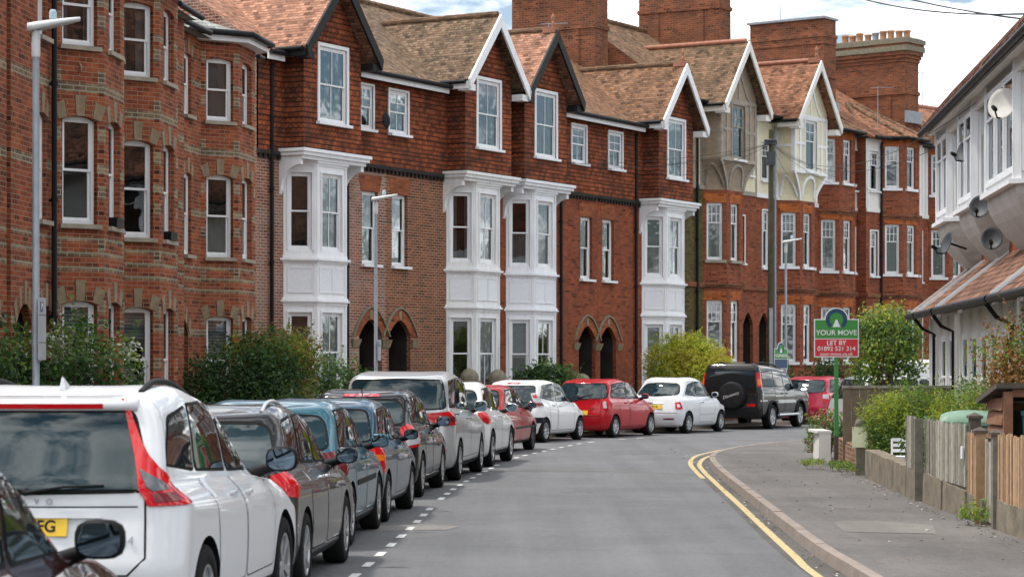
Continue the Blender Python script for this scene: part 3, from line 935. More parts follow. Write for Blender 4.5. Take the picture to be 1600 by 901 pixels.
# round vent plate, frosted lower panes and the flower boxes on sills
mb = MB(); P, L = mkP((-.62, 0), (0, -.62))
mb.lathe([(.075, 0), (.075, .02), (.05, .03), (.03, .03)], 14, 0, Matrix.Translation(P(.42, .0, 6.5)) @ Matrix.Rotation(R(45), 4, 'Z') @ Matrix.Rotation(R(90), 4, 'X'))
mb.build('air_vent', 'beige_render', hA)
def window_box(house, a, b, z, label):
    P, L = mkP(a, b)
    T = house.matrix_basis if False else Matrix.Translation(house.location) @ Matrix.Rotation(house.rotation_euler[2], 4, 'Z')
    c = T @ Vector(P(L / 2, .02, z))
    o = empty('window_box', c, house.rotation_euler[2] + math.atan2(b[1] - a[1], b[0] - a[0]))
    tag(o, label, 'window box')
    m = MB(); m.hexa([(-.2, -.07, 0), (.2, -.07, 0), (.2, .07, 0), (-.2, .07, 0), (-.23, -.09, .15), (.23, -.09, .15), (.23, .09, .15), (-.23, .09, .15)])
    m.box(-.235, .235, -.095, -.088, .13, .155); m.build('trough', 'black_iron', o)
    m = MB(); m.box(-.2, .2, -.06, .06, .15, .155); m.build('earth', 'soil', o)
window_box(hA, (0, -.62), (1.32, -.62), 4.05, 'black plastic window box on the first floor sill above the near shrubs')
window_box(hB, (0, -.62), (1.32, -.62), 4.05, 'small dark window box on the sill of the middle banded house')

# ------------------------------------------------------------------ row with white timber bays and tile-hung gables
HO, HH = (-4.9, 59.4), 29.2
def row_point(u, y=0.0):
    th = R(HH); ax = Vector((math.sin(th), math.cos(th), 0)); ay = Vector((-math.cos(th), math.sin(th), 0))
    return Vector((HO[0], HO[1], 0)) + ay * .6 + ax * u + ay * y

def timber_house(u0, ua, ub, label, roof, barge, wallmat, doorside, o):
    p, f = .6, 1.35
    t = empty('terraced_house', row_point(u0), R(90 - HH))
    tag(t, label, 'house', 'terraced houses along the left of the street')
    base = -.05
    cv, cr, el = 7.05, 12.55, 9.5        # brick top, ridge, eaves
    # --- brick and tile-hung flat walls
    mb = MB(); mats = [wallmat, 'inside', 'brick_orange', 'tile_hung', 'brick_pale']
    th = MB()
    lint = MB()
    dw, du = 1.12, o['door']
    wu = o['win']
    for a, b in (((ua, 0), (-p, 0)), ((f + p, 0), (ub, 0))):
        if b[0] - a[0] < .03: continue
        P, L = mkP(a, b)
        ops = []
        tops = []
        if a[0] < du < b[0]:
            ops.append((du - a[0] - dw / 2, du - a[0] + dw / 2, base + .02, 3.05, .42, 1.75, 1.3))
            ops.append((wu - a[0] - .4, wu - a[0] + .4, 4.5, 6.43, 0))
            tops.append((o['att'] - a[0] - .47, o['att'] - a[0] + .47, 8.05, 9.2, 0))
        wall(mb, a, b, base, cv, ops, room=.5)
        a2, b2 = (a[0], -.05), (b[0], -.05)
        wall(th, a2, b2, cv + .1, el + .1, tops, m=0, room=.5)
        if a[0] < du < b[0]:
            window(t, a, b, wu - a[0] - .4, wu - a[0] + .4, 4.5, 6.43, '1/1', .10, o.get('c1', 'auto'), sill_p=.12)
            window(t, a2, b2, o['att'] - a[0] - .47, o['att'] - a[0] + .47, 8.05, 9.2, 'four', .02, o.get('c2', 'auto'), casing=.06, sill_p=.14)
            # flat gauged arch over the window, flared
            x0, x1 = wu - a[0] - .4, wu - a[0] + .4
            lint.piece().hexa([P(x0 - .06, .012, 6.43), P(x1 + .06, .012, 6.43), P(x1 + .06, -.06, 6.43), P(x0 - .06, -.06, 6.43),
                       P(x0 - .16, .012, 6.86), P(x1 + .16, .012, 6.86), P(x1 + .16, -.06, 6.86), P(x0 - .16, -.06, 6.86)], 0)
            # pointed porch arch: orange face and dark moulded hood
            lint.piece()
            for (g0, g1, pr, mi) in ((0.0, .30, .014, 0), (.30, .36, .06, 1)):
                ap = arch_pts(du - a[0] - dw / 2 - g0, du - a[0] + dw / 2 + g0, 3.05 + g0, .42 + g0 * 1.1, 1.75 + g0 * .5, 14)
                aq = arch_pts(du - a[0] - dw / 2 - g1, du - a[0] + dw / 2 + g1, 3.05 + g1, .42 + g1 * 1.1, 1.75 + g1 * .5, 14)
                for i in range(14):
                    c = [P(ap[i][0], pr, ap[i][1]), P(ap[i + 1][0], pr, ap[i + 1][1]), P(ap[i + 1][0], -.05, ap[i + 1][1]), P(ap[i][0], -.05, ap[i][1]),
                         P(aq[i][0], pr, aq[i][1]), P(aq[i + 1][0], pr, aq[i + 1][1]), P(aq[i + 1][0], -.05, aq[i + 1][1]), P(aq[i][0], -.05, aq[i][1])]
                    lint.hexa(c, mi)
            # corbel stones at the springing, keystone
            for s in (-1, 1):
                xx = du - a[0] + s * (dw / 2 + .2)
                lint.hexa([P(xx - .14, .03, 2.3), P(xx + .14, .03, 2.3), P(xx + .14, -.04, 2.3), P(xx - .14, -.04, 2.3), P(xx - .2, .09, 2.52), P(xx + .2, .09, 2.52), P(xx + .2, -.04, 2.52), P(xx - .2, -.04, 2.52)], 2)
            kx = du - a[0]
            lint.hexa([P(kx - .05, .03, 3.06), P(kx + .05, .03, 3.06), P(kx + .05, -.04, 3.06), P(kx - .05, -.04, 3.06), P(kx - .07, .03, 3.30), P(kx + .07, .03, 3.30), P(kx + .07, -.04, 3.30), P(kx - .07, -.04, 3.30)], 2)
            dm = MB(); dm.box(du - dw / 2 + .02, du + dw / 2 - .02, 1.18, 1.25, base, 2.45)
            for zz in (.3, 1.2):
                dm.box(du - .36, du - .04, 1.165, 1.18, zz, zz + .7); dm.box(du + .04, du + .36, 1.165, 1.18, zz, zz + .7)
            dd = dm.build('door', 'door_red', t)
            kn = MB(); kn.lathe([(.02, 0), (.035, .03), (.0, .06)], 8, 0, Matrix.Translation((du + .34, 1.165, 1.1)) @ Matrix.Rotation(R(90), 4, 'X')); kn.build('handle', 'chrome', dd)
        # dentil course below the tiles
        th.pbox(P, 0, L, .0, .09, cv, cv + .1, 1)
        k = .05
        while k < L - .1:
            th.pbox(P, k, k + .09, .0, .07, cv - .1, cv, 1); k += .2
    side_walls(mb, ua, ub, base, el, 8.4, 4)
    # --- gable box walls
    bx0, bx1, uc = -.62, 2.0, .69
    yf = -p - .03
    zt, zr = 10.0, 11.5
    wz0, wz1 = 7.95, 9.85
    wall(th, (bx0, yf), (bx1, yf), 7.22, zt, [(uc - .62 - bx0, uc + .62 - bx0, wz0, wz1, 0)], m=0, room=.45)
    th.add([(bx0, yf, zt), (bx1, yf, zt), (uc, yf, zr)], [(0, 1, 2)], 0)
    wall(th, (bx0, .02), (bx0, yf), 7.22, zt, [], m=0); wall(th, (bx1, yf), (bx1, .02), 7.22, zt, [], m=0)
    th.pbox(mkP((bx0, yf), (bx1, yf))[0], 0, bx1 - bx0, 0, .05, 9.98, 10.07, 0)
    window(t, (bx0, yf), (bx1, yf), uc - .62 - bx0, uc + .62 - bx0, wz0, wz1, '2/2', .02, o.get('cg', 'auto'), casing=.09, sill_p=.12, wide_sill=.14)
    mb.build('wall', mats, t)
    th.build('tile_hanging', ['tile_hung', 'brick_orange', 'inside'], t) if False else th.build('tile_hanging', ['tile_hung', 'inside', 'brick_orange'], t)
    lint.build_pieces('door_arch', ['brick_arch', 'moss_stone', 'stone_block'], t)
    # --- white timber bay, two storeys
    by = MB()
    pts = [(-p, 0), (0, -p), (f, -p), (f + p, 0)]
    for k in range(3):
        a, b = pts[k], pts[k + 1]
        P, L = mkP(a, b)
        w = .60 if k != 1 else .92
        u0_, u1_ = L / 2 - w / 2, L / 2 + w / 2
        zz = [(1.15, 3.16), (4.72, 6.66)]
        wall(by, a, b, base, 6.95, [(u0_, u1_, z0, z1, 0) for z0, z1 in zz], m=0, room=.33, reveal=.07)
        for i, (z0, z1) in enumerate(zz):
            window(t, a, b, u0_, u1_, z0, z1, o['bars'][i] if k == 1 else '1/1', .05, o['cb'].get((k, i), 'auto'), casing=.045, sill=None)
        # framed pargeted panels between the storeys
        cols = 1 if k != 1 else 2
        for c in range(cols):
            x0 = .09 + (L - .18) * c / cols + .04; x1 = .09 + (L - .18) * (c + 1) / cols - .04
            by.pbox(P, x0, x1, .004, .012, 3.68, 4.26, 2)
            for q in ((x0 - .03, x0, 3.65, 4.29), (x1, x1 + .03, 3.65, 4.29)): by.pbox(P, q[0], q[1], .004, .022, q[2], q[3], 0)
            by.pbox(P, x0, x1, .004, .022, 3.65, 3.68, 0); by.pbox(P, x0, x1, .004, .022, 4.26, 4.29, 0)
        for q in (.0, L - .07): by.pbox(P, q, q + .07, .002, .02, base + .3, 6.85, 0)
    for (q, z0, z1) in ((.03, 3.34, 3.42), (.09, 3.42, 3.47), (.05, 3.47, 3.53), (.04, 4.40, 4.46), (.11, 4.46, 4.52), (.03, 4.52, 4.6), (.03, 6.84, 6.90), (.07, 6.90, 6.96)):
        bay_slab(by, p, f, q, z0, z1)
    # cornice table carrying the gable, with curved consoles at both ends
    by.box(-.78, 2.13, yf - .07, .03, 6.96, 7.05); by.box(-.84, 2.19, yf - .15, .03, 7.05, 7.14); by.box(-.88, 2.23, yf - .2, .03, 7.14, 7.22)
    for u in (-.78, 2.0):
        prof = [(.0, 6.96), (yf, 6.96), (yf, 6.82)]
        for i in range(9):
            tt = i / 8 * math.pi / 2
            prof.append((yf * (1 - math.sin(tt)) * .92 - .05, 6.82 - .62 * (1 - math.cos(tt))))
        prof.append((.0, 6.1))
        by.prism([(u, y, z) for y, z in prof], (.13, 0, 0))
    by.build('bay_window', [o.get('paint', 'white_paint'), 'inside', 'white_panel'], t)
    # --- roofs
    rf = MB()
    roof_prism(rf, [(-.38, el), (4.2, cr), (8.8, el)], ua, ub, 1, 0)
    gable_roof(rf, uc, 1.74, 9.62, 11.58, yf - .36, 3.4, m=2)
    ro = rf.build('roof', [roof[0], 'brick_pale', roof[1]], t)
    rg = MB(); ridge(rg, (ua, 4.2, cr + .02), (ub, 4.2, cr + .02)); ridge(rg, (uc, yf - .3, 11.72), (uc, 2.9, 11.72), .09)
    rg.build_pieces('ridge_tiles', 'roof_mossy' if roof[0] != 'roof_pink' else 'terracotta', ro)
    bb = MB(); bargeboards(bb, uc, 1.74, 9.62, 11.58, yf - .42, .27)
    for s in (-1, 1):     # boxed foot of the verge and eaves board running back
        x = uc + s * 1.70; bb.piece()
        bb.box(min(x, x - s * .36), max(x, x - s * .36), yf - .35, yf, 9.42, 9.6)
        bb.box(min(x, x + s * .05), max(x, x + s * .05), yf - .35, -.3, 9.46, 9.66)
    bb.build_pieces('bargeboard', barge, ro)
    fb = MB()
    for x0, x1 in ((ua, -1.05), (2.43, ub)):
        if x1 - x0 < .1: continue
        fb.piece().box(x0, x1, -.37, -.33, el - .16, el + .02)
    if fb.v: fb.build_pieces('eaves_board', 'white_paint', ro)
    gt = MB()
    for x0, x1 in ((ua, -1.05), (2.43, ub)):
        if x1 - x0 > .1: gt.piece().tube([(x0, -.45, el + .02), (x1, -.45, el + .02)], .065, 8)
    for s in (-1, 1): gt.piece().tube([(uc + s * 1.82, yf - .3, 9.64), (uc + s * 1.82, .2, 9.64)], .06, 8)
    gt.build_pieces('gutter', 'black_iron', ro)
    if o.get('finial'): finial(ro, uc, yf - .3, 11.66)
    for x, y, z in o.get('pipes', []): downpipe(t, x, y, base, z, .05)
    return t

h1 = timber_house(0, -1.75, 4.18, 'pale brick house with white bay under a black edged gable, nearest of the white bays', ('roof_pink', 'roof_pink'), 'black_paint', 'brick_pale', 1,
    dict(door=3.45, win=3.42, att=3.0, bars=('2/2', '2/2'), cb={(0, 1): None, (0, 0): None, (1, 1): 'curtain_pale'}, cg='curtain_pale', c1='curtain_blue', c2='curtain_pale', pipes=[(-1.2, -.08, 9.3), (2.2, -.08, 7.0)]))
h2 = timber_house(7.95, -3.77, 2.35, 'brick house with white bay under a white edged gable and speckled brown roof', ('roof_brown', 'roof_brown'), 'white_paint', 'brick_brown', -1,
    dict(paint='white_aged', door=-3.05, win=-3.05, att=-3.2, bars=('low', '2/2'), cb={(0, 1): 'curtain_grey', (0, 0): None, (1, 1): 'curtain_tan', (1, 0): None}, cg=None, c1='curtain_blue', c2=None, pipes=[(2.18, -.08, 9.3)]))
h3 = timber_house(11.35, -1.05, 5.25, 'smooth red brick house with white bay, black gable edge, pink tiles and a clay finial', ('roof_mossy', 'roof_pink'), 'black_paint', 'brick_smooth', 1,
    dict(paint='white_soft', door=4.55, win=4.5, att=3.9, bars=('2/2', '1/1'), cb={(0, 1): 'curtain_grey', (1, 1): None, (0, 0): 'blind', (1, 0): 'curtain_pale'}, cg='curtain_blue', c1='curtain_blue', c2='curtain_pale', finial=True, pipes=[(2.7, -.08, 9.3)]))
h4 = timber_house(20.35, -3.75, 2.5, 'red brick house with white bay and orange lichen roof, beside the half timbered houses', ('roof_orange', 'roof_orange'), 'white_paint', 'brick_smooth', -1,
    dict(door=-3.0, win=-3.0, att=-2.6, bars=('2/2', '2/2'), cb={(0, 1): None, (0, 0): 'blind', (1, 1): 'curtain_pale'}, cg='curtain_pale', c1='curtain_grey', c2='curtain_pale', finial=True, pipes=[(-1.15, -.08, 9.3), (2.35, -.08, 9.3)]))
chimney(h4, 2.0, 4.4, 1.0, 3.2, 10.6, 15.6, 6)
# ------------------------------------------------------------------ half timbered and brick bays where the street bends away
def loft(mb, A, B, m=0, n=5, bulge=0.0):
    """flared apron from polyline A up to polyline B (same count), coved outwards"""
    rows = []
    for i in range(n + 1):
        t = i / n
        s = t ** 1.7
        rows.append([(a[0] + (b[0] - a[0]) * s, a[1] + (b[1] - a[1]) * s, a[2] + (b[2] - a[2]) * t) for a, b in zip(A, B)])
    k = len(A)
    for i in range(n):
        vs = rows[i] + rows[i + 1]
        mb.add(vs, [(j, j + 1, k + j + 1, k + j) for j in range(k - 1)], m, True)

def far_house(corner, heading, ua, ub, label, style, o):
    p, f = .62, 1.3
    t = frame_at('terraced_house', corner, heading, p)
    tag(t, label, 'house', 'terraced houses along the left of the street')
    base = -.05; el = 10.9; cr = o.get('cr', 14.2)
    gab = style in ('beige', 'yellow')
    btop = 7.95 if gab else 10.95
    mb = MB(); mats = [o.get('brick', 'brick_far'), 'inside', o.get('side', 'brick_far'), 'brick_orange']
    pts = [(-p, 0), (0, -p), (f, -p), (f + p, 0)]
    lint = MB()
    rows = [(1.95, 4.1), (5.5, 7.5)] + ([] if gab else [(8.95, 10.65)])
    bars = o.get('bars', 'multi')
    for k in range(3):
        a, b = pts[k], pts[k + 1]
        P, L = mkP(a, b); w = .60 if k != 1 else .66
        u0, u1 = L / 2 - w / 2, L / 2 + w / 2
        wall(mb, a, b, base, btop, [(u0, u1, z0, z1, 0) for z0, z1 in rows], room=.35)
        for i, (z0, z1) in enumerate(rows):
            window(t, a, b, u0, u1, z0, z1, bars, .08, o.get('cb', {}).get((k, i), 'auto'), split=.66, frame='white_paint', sill=o.get('sill', 'white_paint'), sill_p=.09, wide_sill=.1, sill_h=.1)
            lint.piece().pbox(P, u0 - .12, u1 + .12, -.05, .012, z1, z1 + .32, 0)
    for (q, z0, z1) in ((.05, 4.55, 4.63), (.10, 4.63, 4.72)) + (((.05, 7.7, 7.8), (.1, 7.8, 7.9)) if not gab else ()):
        lint.piece(); bay_slab(lint, p, f, q, z0, z1, 1)
    for a, b in (((ua, 0), (-p, 0)), ((f + p, 0), (ub, 0))):
        if b[0] - a[0] < .03: continue
        P, L = mkP(a, b); ops = []; top = []
        for (u, w, z0, z1) in o.get('doors', []):
            if a[0] < u < b[0]: ops.append((u - a[0] - w / 2, u - a[0] + w / 2, z0, z1, .45, 1.5, 1.4))
        for (u, w, z0, z1, c) in o.get('wins', []):
            if a[0] < u < b[0]: (ops if z1 < 8 else top).append((u - a[0] - w / 2, u - a[0] + w / 2, z0, z1, 0))
        wall(mb, a, b, base, 8.0, ops, m=2 if (b[0] < 0 and 'side' in o) else 0, room=.45)
        up = MB()
        wall(up, a, b, 8.0, el, top, m=0, room=.45)
        up.pbox(P, 0, L, 0, .05, 7.95, 8.1, 2)
        x = .1
        if o.get('upper', 'white_old') != 'brick_far':
            while x < L:
                if not any(q[0] - .05 < x < q[1] for q in top): up.pbox(P, x, x + .1, .002, .025, 8.1, el - .1, 2)
                x += .55
        up.build('upper_wall', [o.get('upper', 'white_old'), 'inside', o.get('trim', 'white_old')], t)
        for (u, w, z0, z1, c) in o.get('wins', []):
            if a[0] < u < b[0]: window(t, a, b, u - a[0] - w / 2, u - a[0] + w / 2, z0, z1, bars, .07, 'auto', split=.66, casing=.05, sill_p=.1)
        lint.piece().pbox(P, 0, L, 0, .08, 4.55, 4.72, 1)
    side_walls(mb, ua, ub, base, el, 8.4, 2)
    mb.build('wall', mats, t)
    lint.build_pieces('string_course', ['brick_orange', 'brick_stack'], t)
    for (u, w, z0, z1) in o.get('doors', []):
        dm = MB(); dm.box(u - w / 2 + .02, u + w / 2 - .02, 1.2, 1.26, z0, z1 - .7); dm.box(u - .3, u + .3, 1.185, 1.2, z0 + .3, z0 + .9); dm.build('door', 'door_red', t)
    rf = MB()
    roof_prism(rf, [(-.4, el), (4.3, cr), (9.0, el)], ua, ub, 1, 0)
    rmats = [o['roof'], 'brick_stack', o.get('roof2', o['roof'])]
    uc = f / 2
    if gab:
        x0, x1, yb = -.78, f + .78, -p - .14
        bx = MB()
        bot = [(-p, 0, btop), (0, -p, btop), (f, -p, btop), (f + p, 0, btop)]
        top = [(x0, .0, 8.95), (x0 + .02, yb, 8.95), (x1 - .02, yb, 8.95), (x1, .0, 8.95)]
        loft(bx, bot, top, 0)
        zt, zr = 11.45, 13.0
        gz0, gz1 = 9.05, 10.95; gw = .95
        P, L = mkP((x0, yb), (x1, yb))
        wall(bx, (x0, yb), (x1, yb), 8.95, zt, [(L / 2 - gw / 2, L / 2 + gw / 2, gz0, gz1, 0)], room=.45, mroom=1)
        bx.add([(x0, yb, zt), (x1, yb, zt), (uc, yb, zr)], [(0, 1, 2)], 0)
        wall(bx, (x0, .02), (x0, yb), 8.95, zt); wall(bx, (x1, yb), (x1, .02), 8.95, zt)
        # timbers
        for z in (8.95, 11.0): bx.pbox(P, 0, L, .002, .035, z, z + .13, 2)
        for u in (.0, .42, L / 2 - gw / 2 - .13, L / 2 + gw / 2, L - .55, L - .13):
            bx.pbox(P, u, u + .13, .003, .03, 9.08, 11.0, 2)
        bx.pbox(P, .13, L / 2 - gw / 2 - .13, .003, .028, 10.0, 10.1, 2); bx.pbox(P, L / 2 + gw / 2 + .13, L - .13, .003, .028, 10.0, 10.1, 2)
        for s in (-1, 1):    # curved braces in the gable peak
            for i in range(6):
                q0, q1 = i / 6, (i + 1) / 6
                c = lambda q: (L / 2 + s * (.18 + .75 * q), 11.15 + .9 * (1 - q) ** 1.6)
                a0, a1 = c(q0), c(q1)
                pa, pb = P(a0[0], .02, a0[1]), P(a1[0], .02, a1[1])
                bx.beam(pa, pb, .11, .03, (0, -1, 0), 2)
        bx.pbox(P, L / 2 - .05, L / 2 + .05, .003, .03, 11.13, 12.5, 2)
        Ps, Ls = mkP((x0, .0), (x0, yb))
        for u in (.0, Ls - .12): bx.pbox(Ps, u, u + .12, .002, .03, 9.0, 11.2, 2)
        bx.pbox(Ps, .12, Ls - .12, .002, .028, 9.9, 10.0, 2)
        # arched ribs on the flared apron
        for j, (A, B) in enumerate(zip(bot, top)):
            for i in range(6):
                t0, t1 = i / 6, (i + 1) / 6
                c = lambda tt: Vector((A[0] + (B[0] - A[0]) * tt ** 1.7, A[1] + (B[1] - A[1]) * tt ** 1.7 - .02, A[2] + (B[2] - A[2]) * tt))
                bx.beam(c(t0), c(t1), .11, .05, (0, -1, 0), 2)
        for j in range(3):
            for i in range(8):
                def c(q):
                    A = Vector(bot[j]).lerp(Vector(bot[j + 1]), .12 + .76 * q); B = Vector(top[j]).lerp(Vector(top[j + 1]), .12 + .76 * q)
                    tt = .15 + .75 * (1 - (2 * q - 1) ** 2)
                    return Vector((A.x + (B.x - A.x) * tt ** 1.7, A.y + (B.y - A.y) * tt ** 1.7 - .02, A.z + (B.z - A.z) * tt)) + Vector((-.02 if j == 0 else 0, 0, 0))
                bx.beam(c(i / 8), c((i + 1) / 8), .10, .05, (0, -1, 0), 2)
        bx.build('timbered_gable', [o['panel'], 'inside', o['trim']], t)
        window(t, (x0, yb), (x1, yb), L / 2 - gw / 2, L / 2 + gw / 2, gz0, gz1, 'multi2', .04, 'auto', split=.6, casing=.05, frame=o.get('gframe', 'white_paint'))
        gable_roof(rf, uc, 1.9, 10.75, 13.05, yb - .4, 3.6, m=2)
        ro = rf.build('roof', rmats, t)
        bb = MB(); bargeboards(bb, uc, 1.9, 10.75, 13.05, yb - .46, .26)
        for s in (-1, 1):
            x = uc + s * 1.86; bb.piece()
            bb.box(min(x, x - s * .4), max(x, x - s * .4), yb - .38, yb, 10.52, 10.72); bb.box(min(x, x + s * .05), max(x, x + s * .05), yb - .38, -.3, 10.58, 10.78)
        bb.build_pieces('bargeboard', 'white_old', ro)
        rg = MB(); ridge(rg, (uc, yb - .3, 13.2), (uc, 3.2, 13.2), .09); rg.build_pieces('ridge_tiles', 'terracotta', ro)
        if o.get('finial'): finial(ro, uc, yb - .3, 13.15, .6)
        gt = MB()
        for s in (-1, 1): gt.piece().tube([(uc + s * 1.98, yb - .35, 10.8), (uc + s * 1.98, .2, 10.8)], .06, 8)
        gt.build_pieces('gutter', 'black_iron', ro)
    else:
        q = .35; zb, zt = el + .05, 12.6
        A = [(-p - q * 1.2, .4), (-q * .4, -p - q), (f + q * .4, -p - q), (f + p + q * 1.2, .4)]
        top = [(.3, 2.2), (f - .3, 2.2)]
        vs = [(x, y, zb) for x, y in A] + [(x, y, zt) for x, y in top] + [(-p - q, 2.2, zb), (f + p + q, 2.2, zb)]
        rf.add(vs, [(1, 2, 5, 4), (0, 1, 4), (2, 3, 5), (6, 0, 4), (3, 7, 5), (3, 2, 1, 0)], 2)
        ro = rf.build('roof', rmats, t)
        rg = MB(); V = lambda i: Vector(vs[i])
        for a, b in ((1, 4), (2, 5), (0, 4), (3, 5)): ridge(rg, V(a), V(b), .09)
        rg.build_pieces('ridge_tiles', 'roof_mossy', ro)
        gt = MB(); gt.piece().tube([(x, y, el + .05) for x, y in bay_poly(p, f, .38, .2)], .065, 8); gt.build_pieces('gutter', 'black_iron', ro)
    rg = MB(); ridge(rg, (ua, 4.3, cr + .02), (ub, 4.3, cr + .02)); rg.build_pieces('ridge_tiles', 'terracotta' if style != 'beige' else 'roof_mossy', ro)
    gt = MB(); gt.piece().tube([(ua, -.46, el + .02), (ub, -.46, el + .02)], .065, 8); gt.build_pieces('gutter', 'black_iron', ro)
    for x, y, z in o.get('pipes', []): downpipe(t, x, y, base, z, .05, o.get('pipemat', 'black_iron'))
    return t

f1 = far_house((7.5, 82.7), 31, -2.6, 3.7, 'half timbered house with weathered beige gable panels over a red brick bay', 'beige',
    dict(panel='beige_render', trim='timber_grey', side='brick_green', roof='roof_mossy', roof2='roof_mossy', doors=[(3.05, .85, .3, 3.75)], wins=[(2.5, .45, 5.5, 7.2, 0), (3.1, .7, 8.7, 10.1, 0)], sill='stone_sill', upper='cream', trim2='white_old', cb={(0, 1): 'curtain_pale', (0, 0): 'curtain_pale'}, gframe='timber_grey', pipes=[(-1.2, -.08, 10.6)]))
f2 = far_house((10.7, 88.0), 32, -2.5, 2.6, 'half timbered house with pale yellow panels and white timbers in its gable', 'yellow',
    dict(panel='cream', trim='white_paint', roof='roof_far', roof2='roof_far', doors=[(-1.75, .85, .3, 3.75)], wins=[(-1.6, .6, 5.4, 7.5, 0), (-1.6, .8, 8.6, 10.0, 0)], upper='cream', finial=True, pipes=[(-1.0, -.08, 10.6)], pipemat='galvanised', cb={(0, 1): 'blind', (1, 1): 'blind'}))
f3 = far_house((12.75, 92.2), 36, -2.1, 2.6, 'red brick house with full height bay under a small hipped roof, past the yellow gable', 'brick',
    dict(roof='roof_mossy', roof2='roof_mossy', wins=[(2.2, .5, 5.5, 7.3, 0), (2.25, .8, 8.8, 10.4, 0)], upper='white_old', cb={(0, 1): 'curtain_grey', (0, 2): 'curtain_pale'}))
f4 = far_house((15.75, 95.4), 40, -1.8, 2.6, 'red brick house with full height bay, next to the furthest white timbered storey', 'brick',
    dict(roof='roof_far', roof2='roof_far', wins=[(-1.15, .75, 8.8, 10.4, 0), (-1.2, .55, 5.4, 7.2, 0)], upper='white_old', pipes=[(-.75, -.08, 10.8)], cr=13.6))
f5 = far_house((18.3, 99.2), 44, -2.6, 8.0, 'furthest red brick house, with white timbered top storey, half hidden by the white houses', 'brick',
    dict(roof='roof_far', roof2='roof_far', wins=[(-1.6, .9, 8.6, 10.4, 0), (-1.5, .85, 5.3, 7.4, 0), (-1.5, .85, 1.9, 4.1, 0), (3, .9, 5.3, 7.4, 0)], upper='white_paint', cr=13.4))
chimney(f1, 3.7, 2.9, 1.0, 3.3, 10.6, 17.2, 6)
chimney(f3, 2.4, 2.8, 1.0, 3.4, 11.5, 15.7, 0, cap=False, slab=True)
chimney(f4, 3.2, 2.6, 1.1, 3.5, 11.5, 15.45, 9, pot_h=.36)
chimney(f5, -1.2, 6.0, .9, 1.2, 11.5, 13.9, 0)

# ------------------------------------------------------------------ white houses on the right
def wpanel(parent, a, b, u0, u1, z0, z1, cols, tr=.72, room=.4):
    P, L = mkP(a, b)
    w = (u1 - u0) / cols
    for i in range(cols):
        window(parent, a, b, u0 + w * i + .0, u0 + w * (i + 1) - .0, z0, z1, 'low' if cols < 3 else '1/1', -.03, rnd.choice(['curtain_pale', 'curtain_grey', None]), frame='white_paint', sill=None, split=tr)

